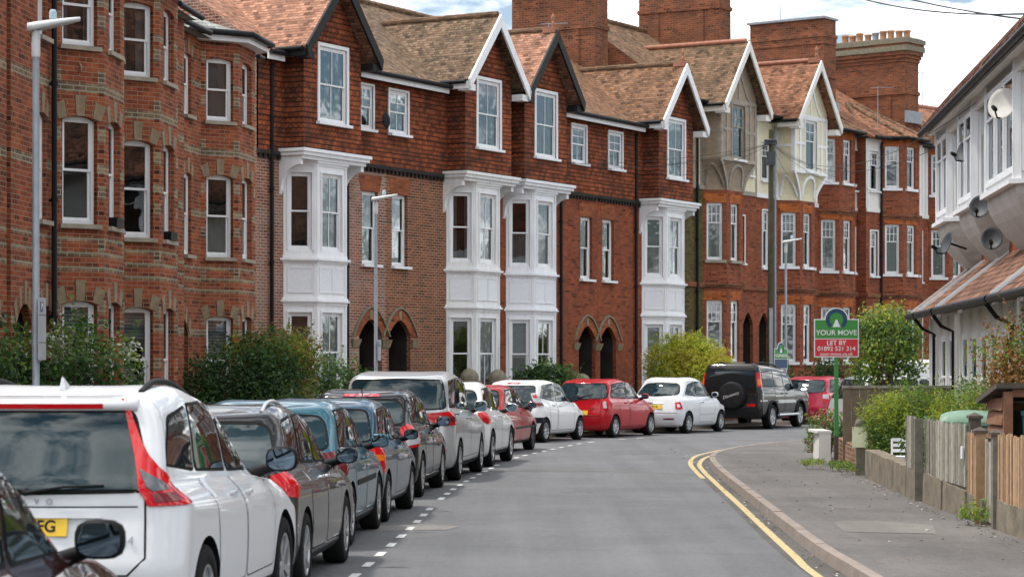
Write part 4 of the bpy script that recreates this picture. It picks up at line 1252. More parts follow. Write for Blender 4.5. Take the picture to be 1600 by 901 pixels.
def white_house(ox, heading, ua, ub, label, oriels, leans, extra=None):
    t = frame_at('white_house', ox, heading, 0)
    tag(t, label, 'house', 'white houses along the right of the street')
    ez = 6.3
    wl = MB(); mats = ['white_old', 'inside', 'brick_far', 'roughcast']
    wall(wl, (ua, 0), (ub, 0), .0, 4.35, [], m=2)
    wall(wl, (ua, 0), (ub, 0), 4.35, ez, [], m=0)
    side_walls(wl, ua, ub, 0, ez, 8, 0)
    k = ua + .3
    while k < ub:
        wl.box(k, k + .12, -.03, -.002, 4.4, ez - .1); k += .7
    wl.build('wall', mats, t)
    for (s0, s1) in oriels:
        p = .6; f = s1 - s0
        ob = MB()
        pts = [(s0 - p * .5, 0), (s0, -p), (s1, -p), (s1 + p * .5, 0)]
        for j in range(3):
            a, b = pts[j], pts[j + 1]; P, L = mkP(a, b)
            e0 = .10; cols = 3 if (j == 1 and f > 2.6) else (2 if j == 1 else 1)
            wall(ob, a, b, 4.5, ez - .02, [(e0, L - e0, 4.62, 6.08, 0)], m=0, room=.35, reveal=.04)
            wpanel(t, a, b, e0, L - e0, 4.62, 6.08, cols)
            for u in (0, L - .1): ob.pbox(P, u, u + .1, .002, .035, 4.5, ez - .05)
        sl = [(s0 - p * .5 - .1, .02), (s0 - .04, -p - .1), (s1 + .04, -p - .1), (s1 + p * .5 + .1, .02)]
        ob.prism([(x, y, 4.44) for x, y in sl], (0, 0, .07), 0)
        bot = [(s0 + .25, .0, 3.62), (s0 + .4, -.12, 3.62), (s1 - .4, -.12, 3.62), (s1 - .25, .0, 3.62)]
        top = [(x, y, 4.44) for x, y in pts]
        ap = MB(); rows = []
        for i in range(7):
            q = i / 6; e = math.sin(q * math.pi / 2)
            rows.append([(a[0] + (b[0] - a[0]) * e, a[1] + (b[1] - a[1]) * e, a[2] + (b[2] - a[2]) * q) for a, b in zip(bot, top)])
        for i in range(6): ap.add(rows[i] + rows[i + 1], [(j, j + 1, 4 + j + 1, 4 + j) for j in range(3)], 0, False)
        ap.add(rows[0], [(3, 2, 1, 0)], 0)
        oo = ob.build('oriel_window', ['white_paint', 'inside'], t)
        ap.build('apron', 'roughcast', oo)
    for (s0, s1) in leans:
        lw = MB(); yf = -.78
        ops = []; x = .35; L = s1 - s0
        while x + .8 < L: ops.append((x, x + .75, .9, 2.35, 0)); x += 1.25
        wall(lw, (s0 + .1, yf), (s1 - .1, yf), 0, 2.75, ops, room=.5, reveal=.02)
        wall(lw, (s0 + .1, 0), (s0 + .1, yf), 0, 2.9, []); wall(lw, (s1 - .1, yf), (s1 - .1, 0), 0, 2.9, [])
        for o_ in ops: window(t, (s0 + .1, yf), (s1 - .1, yf), o_[0], o_[1], o_[2], o_[3], '1/1', -.04, None, sill_p=.08)
        x = .1
        while x < L - .2:
            lw.box(s0 + x, s0 + x + .1, yf - .05, yf - .002, .1, 2.7); x += 1.25
        lw.build('porch_wall', ['white_old', 'inside'], t)
        rf = MB()
        prof = [(-1.12, 2.72), (.0, 3.62), (.0, 3.70), (-1.14, 2.80)]
        roof_prism(rf, prof, s0, s1, 0, 0)
        po = rf.build('porch_roof', 'roof_porch', t)
        vb = MB()
        for x in (s0 - .04, s1):
            vb.piece().prism([(x, y, z) for y, z in [(-1.14, 2.66), (.0, 3.57), (.0, 3.74), (-1.16, 2.84)]], (.04, 0, 0), 0)
        vb.build_pieces('verge_board', 'white_paint', po)
        gt = MB(); gt.piece().tube([(s0 - .1, -1.2, 2.74), (s1 + .1, -1.2, 2.74)], .065, 8)
        gt.piece().tube([(s1 - .2, -1.2, 2.7), (s1 - .2, -1.05, 2.5), (s1 - .2, -.84, 2.4), (s1 - .2, -.84, .1)], .032, 8)
        # moulded bracket ends under the eaves
        gt.build_pieces('gutter', 'black_iron', po)
    rf = MB()
    roof_prism(rf, [(-.74, ez + .02), (4.0, ez + 5.7), (9, ez + .02)], ua, ub, 1, 0)
    ro = rf.build('roof', ['roof_dark', 'brick_far'], t)
    # ragged tile ends along the eaves, soffit and fascia
    tl = MB()
    for row, (y0, z0, hh) in enumerate(((-.86, ez - .05, .10), (-.76, ez + .10, .08), (-.64, ez + .24, .08), (-.52, ez + .38, .08))):
        k = ua + .1 * (row % 2)
        while k < ub:
            dz = rnd.uniform(-.018, .022); dy = rnd.uniform(-.03, .02)
            tl.hexa([(k, y0 + dy, z0 + dz), (k + .2, y0 + dy, z0 + dz), (k + .2, y0 + .2, z0 + .28), (k, y0 + .2, z0 + .28),
                     (k, y0 + dy, z0 + hh + dz), (k + .2, y0 + dy, z0 + hh + dz), (k + .2, y0 + .2, z0 + .28 + hh), (k, y0 + .2, z0 + .28 + hh)])
            k += .213
    tl.build('eaves_tiles', 'roof_dark', ro)
    fb = MB(); fb.piece().box(ua, ub, -.74, -.50, ez - .06, ez - .005); fb.piece().box(ua, ub, -.60, -.53, ez - .26, ez - .06)
    fb.build_pieces('eaves_board', 'white_old', ro)
    gt = MB(); gt.piece().tube([(ua, -.88, ez - .05), (ub, -.88, ez - .05)], .055, 8)
    gt.build_pieces('gutter', 'black_iron', ro)
    if extra: extra(t, ro)
    return t

RO, RH = (8.87, 47.5), 184.4
def dormer(t, ro):
    d = MB(); d.box(8.6, 12.5, -.05, 3.4, 6.6, 9.6); 
    for z in range(12): d.box(8.58, 12.52, -.075, -.05, 6.6 + z * .25, 6.6 + z * .25 + .235)
    o = d.build('dormer', 'white_paint', t)
    n = MB(); n.box(12.5, 12.54, -.09, .45, 6.6, 9.6); n.build('corner_board', 'navy_board', o)
    n = MB(); n.box(8.3, 12.8, -.35, 3.7, 9.6, 9.75); n.build('dormer_roof', 'lead', o)
rA = white_house(RO, RH, 2.1, 9.0, 'far white house with two oriel windows and grey satellite dishes above its tiled porch roofs', [(2.6, 4.6), (6.3, 8.4)], [(3.3, 4.6), (5.0, 7.85)])
def ro_pt(s, y, z):
    th = R(RH); ax = Vector((math.sin(th), math.cos(th), 0)); ay = Vector((-math.cos(th), math.sin(th), 0))
    return Vector((RO[0], RO[1], 0)) + ax * s + ay * y + Vector((0, 0, z))
c = ro_pt(9.0, 0, 0)
rB = white_house((c.x, c.y), RH, 0.0, 15.0, 'near white house with roughcast apron under its leaded oriel window, cut by the photo edge', [(1.2, 4.6), (7.0, 10.2)], [(-.7, 6.2), (6.6, 12.5)], None)
# ------------------------------------------------------------------ cars
def pchip(x, y, xq):
    x = np.asarray(x, float); y = np.asarray(y, float); h = np.diff(x); d = np.diff(y) / h
    m = np.zeros_like(y); m[0] = d[0]; m[-1] = d[-1]
    for i in range(1, len(y) - 1):
        if d[i - 1] * d[i] > 0:
            w1 = 2 * h[i] + h[i - 1]; w2 = h[i] + 2 * h[i - 1]
            m[i] = (w1 + w2) / (w1 / d[i - 1] + w2 / d[i])
    i = np.clip(np.searchsorted(x, xq) - 1, 0, len(h) - 1)
    t = (xq - x[i]) / h[i]
    return (2 * t ** 3 - 3 * t ** 2 + 1) * y[i] + (t ** 3 - 2 * t ** 2 + t) * h[i] * m[i] + (-2 * t ** 3 + 3 * t ** 2) * y[i + 1] + (t ** 3 - t ** 2) * h[i] * m[i + 1]

class Shell:
    """car body skin: horizontal plan outlines (rings) lofted from sill to roof"""
    # ring: zr, zf (height at tail, nose), xr, xf (inset from tail, nose), w (half width), rr, rf (corner radii), br, bf (bow), crown
    def __init__(self, L, rings, nv=44, sub=(8, 7, 26, 7, 7)):
        self.L = L
        A = np.array([list(r) + [0] * (10 - len(r)) for r in rings], float)
        k = np.arange(len(rings), dtype=float)
        # even out by profile length
        d = np.sqrt(np.diff(A[:, 0]) ** 2 + np.diff(A[:, 2]) ** 2 + .6 * np.diff(A[:, 4]) ** 2) + .02
        s = np.concatenate([[0], np.cumsum(d)])
        q = []
        for i in range(len(d)):
            n = max(2, int(round(nv * d[i] / s[-1])))
            q += list(np.linspace(s[i], s[i + 1], n, endpoint=False))
        q.append(s[-1]); q = np.array(q)
        I = np.stack([pchip(s, A[:, j], q) for j in range(A.shape[1])], 1)
        self.grid = []
        for r in I: self.grid.append(self.outline(r, sub))
        self.nv = len(I); self.nt = len(self.grid[0])
    def outline(self, r, sub):
        zr, zf, xr, xf, w, rr, rf, br, bf, crown = r
        L = self.L; x0 = -L / 2 + xr; x1 = L / 2 - xf
        rr = min(rr, w * .9); rf = min(rf, w * .9)
        pts = []
        for i in range(sub[0]):
            t = i / sub[0]; y = (w - rr) * t
            pts.append((x0 + br * (y / max(w, .01)) ** 2, y))
        xb = x0 + br * ((w - rr) / max(w, .01)) ** 2
        for i in range(sub[1]):
            t = i / sub[1] * math.pi / 2
            pts.append((xb + rr * (1 - math.cos(t)), w - rr + rr * math.sin(t)))
        xa = xb + rr
        xe = x1 - bf * ((w - rf) / max(w, .01)) ** 2
        xc = xe - rf
        for i in range(sub[2]):
            t = i / sub[2]
            pts.append((xa + (xc - xa) * t, w - .018 * (1 - math.sin(math.pi * t))))
        for i in range(sub[3]):
            t = i / sub[3] * math.pi / 2
            pts.append((xc + rf * math.sin(t), w - rf + rf * math.cos(t)))
        for i in range(sub[4] + 1):
            t = 1 - i / sub[4]; y = (w - rf) * t
            pts.append((x1 - bf * (y / max(w, .01)) ** 2, y))
        out = []
        for x, y in pts:
            t = (x - x0) / max(x1 - x0, .01)
            z = zr + (zf - zr) * t + crown * (1 - (2 * t - 1) ** 2)
            out.append((x, y, z))
        return out
    def mesh(self):
        vs = []; fs = []; idx = {}
        nt = self.nt
        def vid(i, j, s):
            if j in (0, nt - 1): s = 1
            k = (i, j, s)
            if k not in idx:
                x, y, z = self.grid[i][j]; idx[k] = len(vs)
                vs.append((x, 0.0 if j in (0, nt - 1) else -y * s, z))
            return idx[k]
        for i in range(self.nv - 1):
            for j in range(nt - 1):
                # s=1 is the right side (y negative)
                fs.append((vid(i, j, 1), vid(i, j + 1, 1), vid(i + 1, j + 1, 1), vid(i + 1, j, 1)))
                fs.append((vid(i, j + 1, -1), vid(i, j, -1), vid(i + 1, j, -1), vid(i + 1, j + 1, -1)))
        for i, fl in ((self.nv - 1, 0), (0, 1)):
            for j in range(nt - 1):
                q = [vid(i, j, 1), vid(i, j + 1, 1), vid(i, j + 1, -1), vid(i, j, -1)]
                q = list(dict.fromkeys(q))
                if len(q) >= 3: fs.append(tuple(q) if not fl else tuple(reversed(q)))
        return vs, fs

def rounded(poly, r, n=4):
    out = []; N = len(poly)
    for i in range(N):
        p = Vector(poly[i]); a = Vector(poly[i - 1]); b = Vector(poly[(i + 1) % N])
        rr = r[i] if isinstance(r, (list, tuple)) else r
        da = (a - p); db = (b - p)
        q = min(rr, da.length * .45, db.length * .45)
        if q < 1e-4: out.append(tuple(p)); continue
        p0 = p + da.normalized() * q; p1 = p + db.normalized() * q
        for k in range(n + 1):
            t = k / n
            out.append(tuple((p0 * (1 - t) + p * t) * (1 - t) + (p * (1 - t) + p1 * t) * t))
    return out

def inside(p, poly):
    x, y = p; c = False; n = len(poly)
    for i in range(n):
        x0, y0 = poly[i]; x1, y1 = poly[i - 1]
        if (y0 > y) != (y1 > y) and x < (x1 - x0) * (y - y0) / (y1 - y0) + x0: c = not c
    return c

class Car:
    def __init__(self, name, L, W, H, rings, paint, label, group='cars parked along the left kerb'):
        self.L, self.W, self.H = L, W, H
        self.t = empty(name); tag(self.t, label, 'car', group)
        self.shell = Shell(L, rings)
        vs, fs = self.shell.mesh()
        self.bvh = BVHTree.FromPolygons([Vector(v) for v in vs], fs)
        self.vs, self.fs = vs, fs
        self.paint = paint
    # ---- projections of 2-D drawings onto the skin
    def proj(self, kind, side=-1):
        b = self.bvh; L = self.L
        if kind == 'side':
            def f(p):
                h = b.ray_cast(Vector((p[0], side * 3, p[1])), Vector((0, -side, 0)))
                return h[0], h[1]
        elif kind == 'rear':
            def f(p):
                h = b.ray_cast(Vector((-L, p[0], p[1])), Vector((1, 0, 0)))
                return h[0], h[1]
        elif kind == 'front':
            def f(p):
                h = b.ray_cast(Vector((L, p[0], p[1])), Vector((-1, 0, 0)))
                return h[0], h[1]
        elif kind == 'top':
            def f(p):
                h = b.ray_cast(Vector((p[0], p[1], 4)), Vector((0, 0, -1)))
                return h[0], h[1]
        elif kind == 'corner':      # angle about a vertical axis near the rear corner: 0 looks at the tail, 90 at the flank
            ax = Vector((-L / 2 + .55, side * (self.W / 2 - .5), 0))
            def f(p):
                a = R(p[0]); d = Vector((-math.cos(a), side * math.sin(a), 0))
                o = ax + Vector((0, 0, p[1])) + d * 3
                h = b.ray_cast(o, -d)
                return h[0], h[1]
        elif kind == 'fcorner':
            ax = Vector((L / 2 - .6, side * (self.W / 2 - .5), 0))
            def f(p):
                a = R(p[0]); d = Vector((math.cos(a), side * math.sin(a), 0))
                o = ax + Vector((0, 0, p[1])) + d * 3
                h = b.ray_cast(o, -d)
                return h[0], h[1]
        return f
    def patch(self, name, mat, poly, kind, side=-1, off=.004, r=0.0, step=.06, parent=None, sx=1.0, skirt=True):
        """a panel that follows the body skin inside the outline"""
        if r: poly = rounded([(p[0] / sx, p[1]) for p in poly], r)
        else: poly = [(p[0] / sx, p[1]) for p in poly]
        # subdivide the outline
        B = []
        for i in range(len(poly)):
            a = np.array(poly[i]); c = np.array(poly[(i + 1) % len(poly)])
            n = max(1, int(np.linalg.norm(c - a) / step))
            for k in range(n): B.append(tuple(a + (c - a) * k / n))
        xs = [p[0] for p in B]; ys = [p[1] for p in B]
        pts = list(B)
        x = min(xs) + step / 2
        while x < max(xs):
            y = min(ys) + step / 2
            while y < max(ys):
                if inside((x, y), B) and min((x - q[0]) ** 2 + (y - q[1]) ** 2 for q in B) > (step * .4) ** 2: pts.append((x, y))
                y += step
            x += step
        nb = len(B)
        V, E, F, *_ = delaunay_2d_cdt([Vector(p) for p in pts], [(i, (i + 1) % nb) for i in range(nb)], [], 1, 1e-5)
        f = self.proj(kind, side)
        co = []; nn = []
        for p in V:
            h, n = f((p[0] * sx, p[1]))
            co.append(h); nn.append(n)
        good = [c is not None for c in co]
        mb = MB()
        vs = [(c + n * off) if c is not None else Vector((0, 0, 0)) for c, n in zip(co, nn)]
        fs = []
        for q in F:
            if all(good[i] for i in q):
                n = (vs[q[1]] - vs[q[0]]).cross(vs[q[2]] - vs[q[0]])
                fs.append(tuple(q) if n.dot(nn[q[0]]) > 0 else tuple(reversed(q)))
        mb.add(vs, fs, 0, True)
        if skirt:
            cnt = {}
            for q in fs:
                for i in range(3):
                    e = (q[i], q[(i + 1) % 3]); k = tuple(sorted(e)); cnt.setdefault(k, []).append(e)
            for k, l in cnt.items():
                if len(l) == 1:
                    a, c = l[0]
                    mb.add([vs[a], vs[c], co[c] - nn[c] * .006, co[a] - nn[a] * .006], [(1, 0, 3, 2)], 0)
        return mb.build(name, mat, parent or self.t, uv=False)
    def glass(self, name, poly, kind, side=-1, r=.05, mat='car_glass', border=.028, frame='rubber', sx=1.0, parent=None):
        c = np.mean(np.array(poly), 0)
        big = []
        N = len(poly)
        for i in range(N):   # outset outline
            p = np.array(poly[i]); a = np.array(poly[i - 1]); b = np.array(poly[(i + 1) % N])
            d1 = (p - a) / np.linalg.norm(p - a); d2 = (b - p) / np.linalg.norm(b - p)
            n1 = np.array([d1[1], -d1[0]]); n2 = np.array([d2[1], -d2[0]])
            n = n1 + n2; n /= max(np.linalg.norm(n), .3)
            if np.dot(n, p - c) < 0: n = -n
            big.append(tuple(p + n * border))
        o = self.patch(name, mat, poly, kind, side, .007, r, parent=parent)
        self.patch('window_seal', frame, big, kind, side, .003, r + border * .6, parent=o if parent is None else parent)
        return o
    def seam(self, mb, pts, kind, side=-1, w=.009, closed=False, off=.0025, step=.05):
        f = self.proj(kind, side); P = []
        n = len(pts)
        for i in range(n if closed else n - 1):
            a = np.array(pts[i], float); b = np.array(pts[(i + 1) % n], float)
            k = max(1, int(np.linalg.norm(b - a) / step))
            for j in range(k): P.append(a + (b - a) * j / k)
        P.append(np.array(pts[0] if closed else pts[-1], float))
        prev = None
        for i, p in enumerate(P):
            t = P[min(i + 1, len(P) - 1)] - P[max(i - 1, 0)]; t = t / max(np.linalg.norm(t), 1e-6)
            nrm = np.array([-t[1], t[0]]) * w / 2
            h0, n0 = f(p + nrm); h1, n1 = f(p - nrm)
            cur = (h0 + n0 * off, h1 + n1 * off) if (h0 is not None and h1 is not None) else None
            if prev and cur: mb.add([prev[0], prev[1], cur[1], cur[0]], [(0, 1, 2, 3)])
            prev = cur
    # ---- body with wheel arches cut out
    def body(self, axles, wr, arch=.045, ty=.21):
        self.axles, self.wr = axles, wr
        me = bpy.data.meshes.new('body'); me.from_pydata(self.vs, [], self.fs)
        me.materials.append(M(self.paint)); me.materials.append(M('trim'))
        me.polygons.foreach_set('use_smooth', [True] * len(me.polygons)); me.update()
        o = bpy.data.objects.new('body', me); COL.objects.link(o); o.parent = self.t
        cm = MB(); r = wr + arch
        for x in axles:
            for s in (-1, 1):
                T = Matrix.Translation((x, s * (self.W / 2 - .28), wr)) @ Matrix.Rotation(R(90), 4, 'X')
                cm.lathe([(r, -.4 if s > 0 else -.28), (r, .28 if s > 0 else .4)], 40, 0, T, smooth=True)
        co_ = cm.build('cutter', 'trim', None, uv=False)
        bo = o.modifiers.new('b', 'BOOLEAN'); bo.operation = 'DIFFERENCE'; bo.object = co_; bo.solver = 'EXACT'
        bo.material_mode = 'TRANSFER'
        dg = bpy.context.evaluated_depsgraph_get()
        new = bpy.data.meshes.new_from_object(o.evaluated_get(dg))
        o.modifiers.clear(); o.data = new; new.name = 'body'
        bpy.data.meshes.remove(me); cmesh = co_.data; bpy.data.objects.remove(co_); bpy.data.meshes.remove(cmesh)
        new.set_sharp_from_angle(angle=R(38))
        self.b = o
        return o
    def wheels(self, spokes=7, wide=.205, rimr=None, rim='rim', dish=.02):
        wr = self.wr; rr = rimr or wr * .66
        tm = MB(); h = wide / 2
        prof = [(rr * .97, -h * .8), (rr, -h), (wr * .93, -h * .98), (wr * .985, -h * .8), (wr, -h * .4), (wr, h * .4), (wr * .985, h * .8), (wr * .93, h * .98), (rr, h), (rr * .97, h * .8)]
        tm.lathe(prof, 32)
        rm = MB()
        rm.lathe([(rr * .99, -h * .9), (rr * .985, h * .86), (rr * .93, h * .92), (rr * .90, h * .8), (rr * .90, h * .3), (.02, h * .25)], 32, 1)
        rm.lathe([(rr * 1.0, h * .8), (rr * 1.0, h * .97), (rr * .91, h * .95), (rr * .90, h * .75)], 32, 0)
        rm.lathe([(.075, h * .3), (.075, h * .78), (.05, h * .86), (.0, h * .87)], 16, 0)
        for i in range(spokes):
            a = 2 * math.pi * i / spokes
            for d in ((-.11, .11) if spokes <= 6 else (0,)):
                ca, sa = math.cos(a + d * .6), math.sin(a + d * .6)
                p0 = Vector((ca * .055, sa * .055, h * .72)); p1 = Vector((math.cos(a + d) * rr * .94, math.sin(a + d) * rr * .94, h * .84))
                rm.beam(p0, p1, .034 if spokes <= 6 else rr * .16, .03, (0, 0, 1), 0)
        t0 = r0 = None
        for x in self.axles:
            for s in (-1, 1):
                T = Matrix.Translation((x, s * (self.W / 2 - h - .012), wr)) @ Matrix.Rotation(R(90 if s < 0 else -90), 4, 'X') @ Matrix.Rotation(rnd.random(), 4, 'Z')
                if t0 is None:
                    t0 = tm.build('wheel', 'tyre', self.t, uv=False); r0 = rm.build('rim', [rim, 'rim_dark'], t0, uv=False)
                    t0.matrix_local = T
                else:
                    tt = t0.copy(); COL.objects.link(tt); tt.parent = self.t; tt.matrix_local = T
                    q = r0.copy(); COL.objects.link(q); q.parent = tt
    def mirror(self, x, z, mat=None, size=(.12, .25, .17), out=.20, y=None):
        size = (size[0], size[1] * .86, size[2] * .92); out -= .03
        """door mirrors; glass looks to the tail"""
        W = self.W
        for s in (-1, 1):
            mb = MB(); dx, dy, dz = size
            yc = s * ((y or W / 2 - .05) + out - dy * .25)
            vs = []; n = 18
            prof = [(0.0, 1.0), (.25, 1.03), (.6, .93), (.85, .72), (1.0, .4)]
            for q, k in prof:
                for i in range(n):
                    a = 2 * math.pi * i / n
                    c, sn = math.cos(a), math.sin(a)
                    e = (abs(c) ** 3.2 + abs(sn) ** 3.2) ** (-1 / 3.2)
                    vs.append((x + dx * q - .03 * s * sn * 0, yc + c * e * dy / 2 * k, z + sn * e * dz / 2 * k))
            fs = [(i * n + j, i * n + (j + 1) % n, (i + 1) * n + (j + 1) % n, (i + 1) * n + j) for i in range(len(prof) - 1) for j in range(n)]
            fs.append(tuple(range(len(vs) - n, len(vs)))); fs.append(tuple(range(n - 1, -1, -1)))
            mb.add(vs, fs, 0, True)
            mb.tube([(x + dx * .45, yc - s * dy * .3, z - dz * .3), (x + dx * .8, s * (W / 2 - .17), z - dz * .62)], [.035, .045], 8, 1)
            o = mb.build('door_mirror', [mat or self.paint, 'trim'], self.t, uv=False)
            gl = MB(); vs = []
            for i in range(n):
                a = 2 * math.pi * i / n; c, sn = math.cos(a), math.sin(a); e = (abs(c) ** 3.2 + abs(sn) ** 3.2) ** (-1 / 3.2)
                vs.append((x - .004, yc + c * e * dy / 2 * .88, z + sn * e * dz / 2 * .86))
            for i in range(n): vs.append((x + .002, vs[i][1], vs[i][2]))
            gl.add(vs, [tuple(range(n - 1, -1, -1))] + [(i, (i + 1) % n, n + (i + 1) % n, n + i) for i in range(n)], 0)
            gl.build('mirror_glass', 'mirror_face', o, uv=False)
    def handle(self, x, z, mat, parent, side=-1):
        h, n = self.proj('side', side)((x, z))
        if h is None: return
        mb = MB(); y = h.y
        T = lambda px, py, pz: (px, y + side * py, pz)
        vs = []
        for q, o1 in ((-.1, .006), (-.075, .03), (.075, .03), (.1, .006)):
            vs += [T(x + q, o1 - .012, z - .014), T(x + q, o1, z - .012), T(x + q, o1, z + .012), T(x + q, o1 - .012, z + .014)]
        fs = []
        for i in range(3):
            for j in range(4): fs.append((i * 4 + j, i * 4 + (j + 1) % 4, (i + 1) * 4 + (j + 1) % 4, (i + 1) * 4 + j))
        fs += [(3, 2, 1, 0), (12, 13, 14, 15)]
        mb.add(vs, fs, 0, True); mb.build('handle', mat, parent, uv=False)
    def doors(self, polys, handles, hmat=None):
        """door skins with dark shut lines round them"""
        for i, poly in enumerate(polys):
            for s in (-1, 1):
                d = self.patch('door', self.paint, poly, 'side', s, .0015, .05, step=.09, skirt=False)
                c = np.mean(np.array(poly), 0)
                mb = MB(); self.seam(mb, rounded([poly[2], poly[1], poly[0]] + list(reversed(poly[4:])) + [poly[3]], [0, .06, .06] + [.05] * (len(poly) - 4) + [0]), 'side', s, .008, False, .003)
                mb.build('shut_line', 'rubber', d, uv=False)
                if handles[i]: self.handle(handles[i][0], handles[i][1], hmat or self.paint, d, s)
    def plate(self, z, y=0.0, text=None, w=.52, h=.112, x_in=.0):
        hh, n = self.proj('rear')((y, z))
        a = math.atan2(n.z, -n.x)
        mb = MB(); T = Matrix.Translation(hh + Vector((-.008, 0, 0)) - Vector((x_in, 0, 0)) * -1) @ Matrix.Rotation(a * .8, 4, 'Y')
        mb.box(-.004, .004, -w / 2, w / 2, -h / 2, h / 2, 0, T)
        o = mb.build('number_plate', 'plate_yellow', self.t, uv=False)
        if text:
            TT = T @ Matrix.Translation((-.0055, 0, 0)) @ Matrix.Rotation(R(-90), 4, 'Z') @ Matrix.Rotation(R(90), 4, 'X')
            text_mesh('lettering', text, .098, 'black_paint', o, TT, .001, spacing=1.0, bold=.002)
        return o
    def badge(self, txt, y, z, size, mat='chrome', spacing=1.0, off=.006, parent=None, shear=0, rot=0):
        hh, n = self.proj('rear')((y, z))
        a = math.atan2(n.z, -n.x)
        TT = Matrix.Translation(hh + n * off) @ Matrix.Rotation(a, 4, 'Y') @ Matrix.Rotation(R(-90), 4, 'Z') @ Matrix.Rotation(R(90), 4, 'X') @ Matrix.Rotation(R(rot), 4, 'Z')
        return text_mesh('lettering', txt, size, mat, parent or self.t, TT, .002, spacing=spacing, shear=shear)
    def place(self, xw, yw, heading, axle=0, z=0.0):
        """rear right wheel stands at (xw, yw)"""
        th = R(heading)
        f = Vector((math.sin(th), math.cos(th), 0)); rgt = Vector((math.cos(th), -math.sin(th), 0))
        self.t.location = Vector((xw, yw, z)) - f * self.axles[axle] - rgt * (self.W / 2 - .03)
        self.t.rotation_euler = (0, 0, R(90 - heading))

def hatch_rings(L, W, H, belt, hood=.75, belt_f=None, xr_belt=.12, xr_roof=.55, scut=1.2, roof_f=2.0, tum=.17, zsill=.2, rr=.26, roof_in=.0, bump=.5, xr_top=.1, shoulder=.03, nose=.12, tail_z=None, br=.1, crown=.04, tuck=.03, roofz=.10):
    w = W / 2; bf = belt_f or belt - .05; tum -= .05
    return [
        (zsill - .02, zsill - .02, .16, .16, w - .14, .2, .25, br, .14),
        (zsill + .02, zsill + .02, .07, .08, w - .06, .24, .3, br, .16),
        (zsill + .12, zsill + .10, .02, .03, w - .02, rr, .36, br, .18),
        (bump, bump - .02, .0, .0, w - .002, rr, .42, br, .2),
        (bump + .14, hood - .12, .015 + tuck * .5, .02, w, rr, .44, br, .22),
        (belt - .10, hood - .03, xr_belt * .55 + tuck, nose + .05, w - .012, rr, .5, br, .26),
        (belt - .03, hood + (bf - hood) * .68, xr_belt * .8 + tuck * .6, scut * .50, w - .05 - shoulder * .4, rr * .9, .42, br, .24),
        (belt, bf, xr_belt, scut, w - .055 - shoulder, rr * .8, .3, br, .2),
        (belt + .05, bf + .05, xr_belt + (xr_roof - xr_belt) * .10, scut + .10, w - .075 - shoulder, rr * .75, .28, br, .2),
        (H - roofz - .07, H - roofz - .11, xr_roof - xr_top * .35, roof_f - .15, w - .055 - shoulder - tum + .03, rr * .6, .22, br, .16, crown + .035),
        (H - roofz * .4 - .05, H - roofz * .5 - .08, xr_roof, roof_f, w - .10 - shoulder - tum, rr * .6, .2, br, .14, crown + .045),
        (H - crown * .6 - .04, H - crown * .8 - .06, xr_roof + .10, roof_f + .18, w - .24 - tum, rr * .55, .2, br, .12, crown + .045),
        (H - crown * .9 - .02, H - crown - .03, xr_roof + .3, roof_f + .45, .22, .12, .12, .05, .05, crown + .03),
    ]

def side_glass(car, zb, zt, xs, mat='car_glass'):
    """xs: list of (bottom back, top back, bottom front, top front) for each pane, belt zb(x)/roof zt"""
    for i, (b0, t0, t1, b1, z0, z1, z2, z3) in enumerate(xs):
        for s in (-1, 1):
            car.glass('side_window', [(b0, z0), (b1, z3), (t1, z2), (t0, z1)], 'side', s, .045, mat)

def rear_window(car, z0, z1, w0, w1, r=.08, mat='car_glass', arch=.0, border=.03):
    w0 *= 1.09; w1 *= 1.1
    return car.glass('rear_window', [(-w0, z0 + arch), (0, z0), (w0, z0 + arch), (w1, z1 - arch * .6), (0, z1), (-w1, z1 - arch * .6)], 'rear', -1, r, mat, border)

def wiper(car, z0, dz, l, y0=.0):
    f = car.proj('rear'); mb = MB()
    a, n = f((y0, z0)); b, n2 = f((y0 - l * .5, z0 + dz * .6)); c_, n3 = f((y0 - l, z0 + dz))
    mb.tube([a + n * .02, b + n2 * .028, c_ + n3 * .016], [.014, .009, .006], 6)
    mb.lathe([(.026, -.01), (.024, .022), (.0, .03)], 10, 0, Matrix.Translation(a) @ Matrix.Rotation(R(-90), 4, 'Y'))
    mb.build('wiper', 'trim', car.t, uv=False)

def windscreen(car, z0, z1, w0, w1):
    car.glass('windscreen', [(-w0, z0), (w0, z0), (w1, z1), (-w1, z1)], 'front', -1, .08)

def tail_lights(car, poly, mat='lens_red', off=.012, r=4, inner=None, sx=90.0):
    for s in (-1, 1):
        o = car.patch('tail_light', mat, poly, 'corner', s, off, .02, .05, sx=sx)
        for m, q in (inner or []):
            car.patch('reversing_lens', m, q, 'corner', s, off + .005, .015, .04, parent=o, sx=sx)

def head_lights(car, poly):
    for s in (-1, 1): car.patch('headlight', 'lens_clear', poly, 'fcorner', s, .01, .03, .06, sx=90.0)

def strip_part(car, name, mat, poly, kind='side', both=True, off=.01, r=.02, parent=None):
    for s in ((-1, 1) if both else (-1,)): car.patch(name, mat, poly, kind, s, off, r, .08, parent=parent)

def fin(car, x, mat, h=.06, l=.16, y=0):
    hh, n = car.proj('top')((x, y)); z = hh.z
    mb = MB(); mb.add([(x - l * .4, -.022, z - .01), (x + l * .6, -.012, z - .01), (x + l * .6, .012, z - .01), (x - l * .4, .022, z - .01), (x - l * .38, -.006, z + h), (x - l * .2, -.004, z + h * .9), (x - l * .2, .004, z + h * .9), (x - l * .38, .006, z + h)],
        [(3, 2, 1, 0), (4, 5, 6, 7), (0, 1, 5, 4), (1, 2, 6, 5), (2, 3, 7, 6), (3, 0, 4, 7)], 0); mb.build('aerial', mat, car.t, uv=False)

